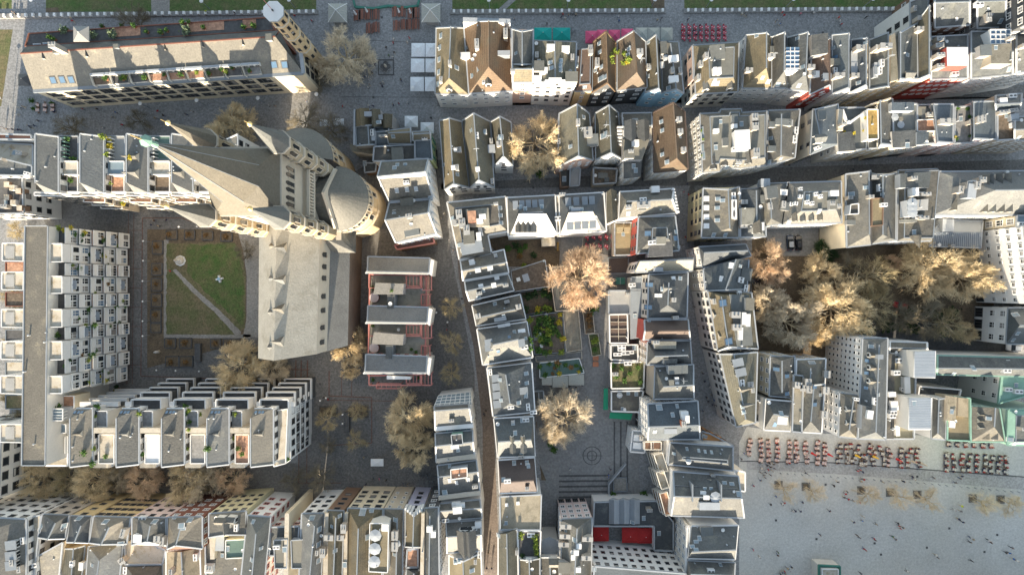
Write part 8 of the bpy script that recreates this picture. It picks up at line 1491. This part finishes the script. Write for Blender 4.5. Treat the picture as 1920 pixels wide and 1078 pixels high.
# ---------------- cars ----------------
def _wheel(mb):
    n = 12
    for x in (-.1, .1): mb.poly([(x, .32 * math.cos(i * 2 * math.pi / n), .32 * math.sin(i * 2 * math.pi / n)) for i in range(n)], 'frame_dark')
    for i in range(n):
        a, c = i * 2 * math.pi / n, (i + 1) * 2 * math.pi / n; mb.poly([(-.1, .32 * math.cos(a), .32 * math.sin(a)), (.1, .32 * math.cos(a), .32 * math.sin(a)), (.1, .32 * math.cos(c), .32 * math.sin(c)), (-.1, .32 * math.cos(c), .32 * math.sin(c))], 'frame_dark')
    for x in (-.11, .11): mb.poly([(x, .2 * math.cos(i * 1.0472), .2 * math.sin(i * 1.0472)) for i in range(6)], 'zinc')
WH = _m(_wheel, 'wheel')
def loft(mb, secs, m):
    for s0, s1 in zip(secs[:-1], secs[1:]):
        for i in range(len(s0)): j = (i + 1) % len(s0); mb.poly([s0[i], s0[j], s1[j], s1[i]], m)
    mb.poly(secs[0], m); mb.poly(secs[-1], m)
mat('paint_black', (.02, .02, .025), .2, 0, spec=.6); mat('paint_white', (.7, .7, .7), .3, 0, spec=.5); mat('paint_blue', (.03, .05, .09), .2, 0, spec=.6); mat('lamp_red', (.4, .02, .02), .3, 0); mat('lamp_clear', (.7, .72, .75), .1, 0)
def car(px, py, rz, paint, label, roof=None):
    c = W(px, py, .8); c.z = 0; t = thing('parked_car', label, 'car', c, 'parked cars in the courtyards'); Rm = Matrix.Rotation(rz, 4, 'Z'); mb = MB()
    def sec(y, w, z0, z1): return [(-w, y, z0), (w, y, z0), (w * 1.02, y, (z0 + z1) / 2), (w * .92, y, z1), (-w * .92, y, z1), (-w * 1.02, y, (z0 + z1) / 2)]
    loft(mb, [sec(-2.15, .72, .35, .75), sec(-1.95, .84, .25, .9), sec(-1.2, .88, .22, .95), sec(.9, .88, .22, .95), sec(1.8, .82, .25, .82), sec(2.15, .68, .35, .65)], paint)
    gl = MB(); loft(gl, [[(-.8, -1.9, .93), (.8, -1.9, .93), (.62, -1.35, 1.42), (-.62, -1.35, 1.42)], [(-.82, 1.0, .93), (.82, 1.0, .93), (.62, .25, 1.42), (-.62, .25, 1.42)]], 'glass'); rf_ = MB(); rf_.box((0, -.55, 1.44), (1.2, 1.55, .06), roof or paint)
    for x in (-.74, .74): gl.bar((x, -.4, .95), (x * .84, -.4, 1.43), .06, .06, paint)
    for q, nm in ((mb, 'body'), (gl, 'windows'), (rf_, 'roof')):
        q.v = [tuple(Rm @ Vector(v) + c) for v in q.v]; q.obj(nm, t)
    for x in (-.8, .8):
        for y in (-1.3, 1.35): inst('wheel', WH, t, c + Rm @ Vector((x, y, .32)), rz)
        q = MB(); q.box((x * .72, 2.1, .6), (.32, .12, .14), 'lamp_clear'); q.v = [tuple(Rm @ Vector(v) + c) for v in q.v]; q.obj('headlight', t); q = MB(); q.box((x * .76, -2.1, .7), (.26, .1, .14), 'lamp_red'); q.v = [tuple(Rm @ Vector(v) + c) for v in q.v]; q.obj('tail_light', t)
car(1482, 455, 0.02, 'paint_blue', 'dark blue car with pale roof panel, left of two in the small yard', 'zinc'); car(1498, 455, 0.04, 'paint_black', 'black car, right of two in the small yard'); car(1412, 527, 1.6, 'paint_black', 'black car beside the blue grey slate house'); car(1424, 580, 1.55, 'paint_black', 'black car beside the long white lane house'); car(1902, 652, 1.5, 'paint_white', 'white car below the white framed window house'); car(1690, 573, 1.4, 'lamp_red', 'red car half hidden in the dark yard')
# bicycles and scooters
def _bike(mb):
    for y in (-.52, .52):
        n = 10
        for i in range(n):
            a, c = i * 2 * math.pi / n, (i + 1) * 2 * math.pi / n; mb.bar((0, y + .33 * math.cos(a), .34 + .33 * math.sin(a)), (0, y + .33 * math.cos(c), .34 + .33 * math.sin(c)), .05, .05, 'frame_dark')
    for p, q in (((0, -.52, .34), (0, -.15, .75)), ((0, -.15, .75), (0, .4, .78)), ((0, .52, .34), (0, .4, .95)), ((0, -.05, .3), (0, .4, .75)), ((0, -.05, .3), (0, -.15, .85)), ((-.25, .38, .98), (.25, .38, .98))): mb.bar(p, q, .05, .05, 'zinc_dark')
    mb.box((0, -.17, .88), (.14, .26, .06), 'frame_dark')
BK = _m(_bike, 'bicycle')
for place, pts in (('by the red railed terrace', (808, 470, 812, 474, 815, 478, 818, 472)), ('at the corner below the bare tree pair', (788, 888, 793, 892, 798, 888, 803, 894, 808, 898, 815, 892, 812, 902, 806, 884)), ('on the promenade by the teal parasols', (1072, 60, 1075, 62)), ('in the yard by the blue grey slate house', (1408, 475, 1412, 478))):
    for i in range(0, len(pts), 2): tag(inst('bicycle', BK, None, W(pts[i], pts[i + 1], 0), i * 1.1), '%s dark bicycle parked %s' % (ORD[i // 2], place), 'bicycle', 'bicycles parked ' + place)
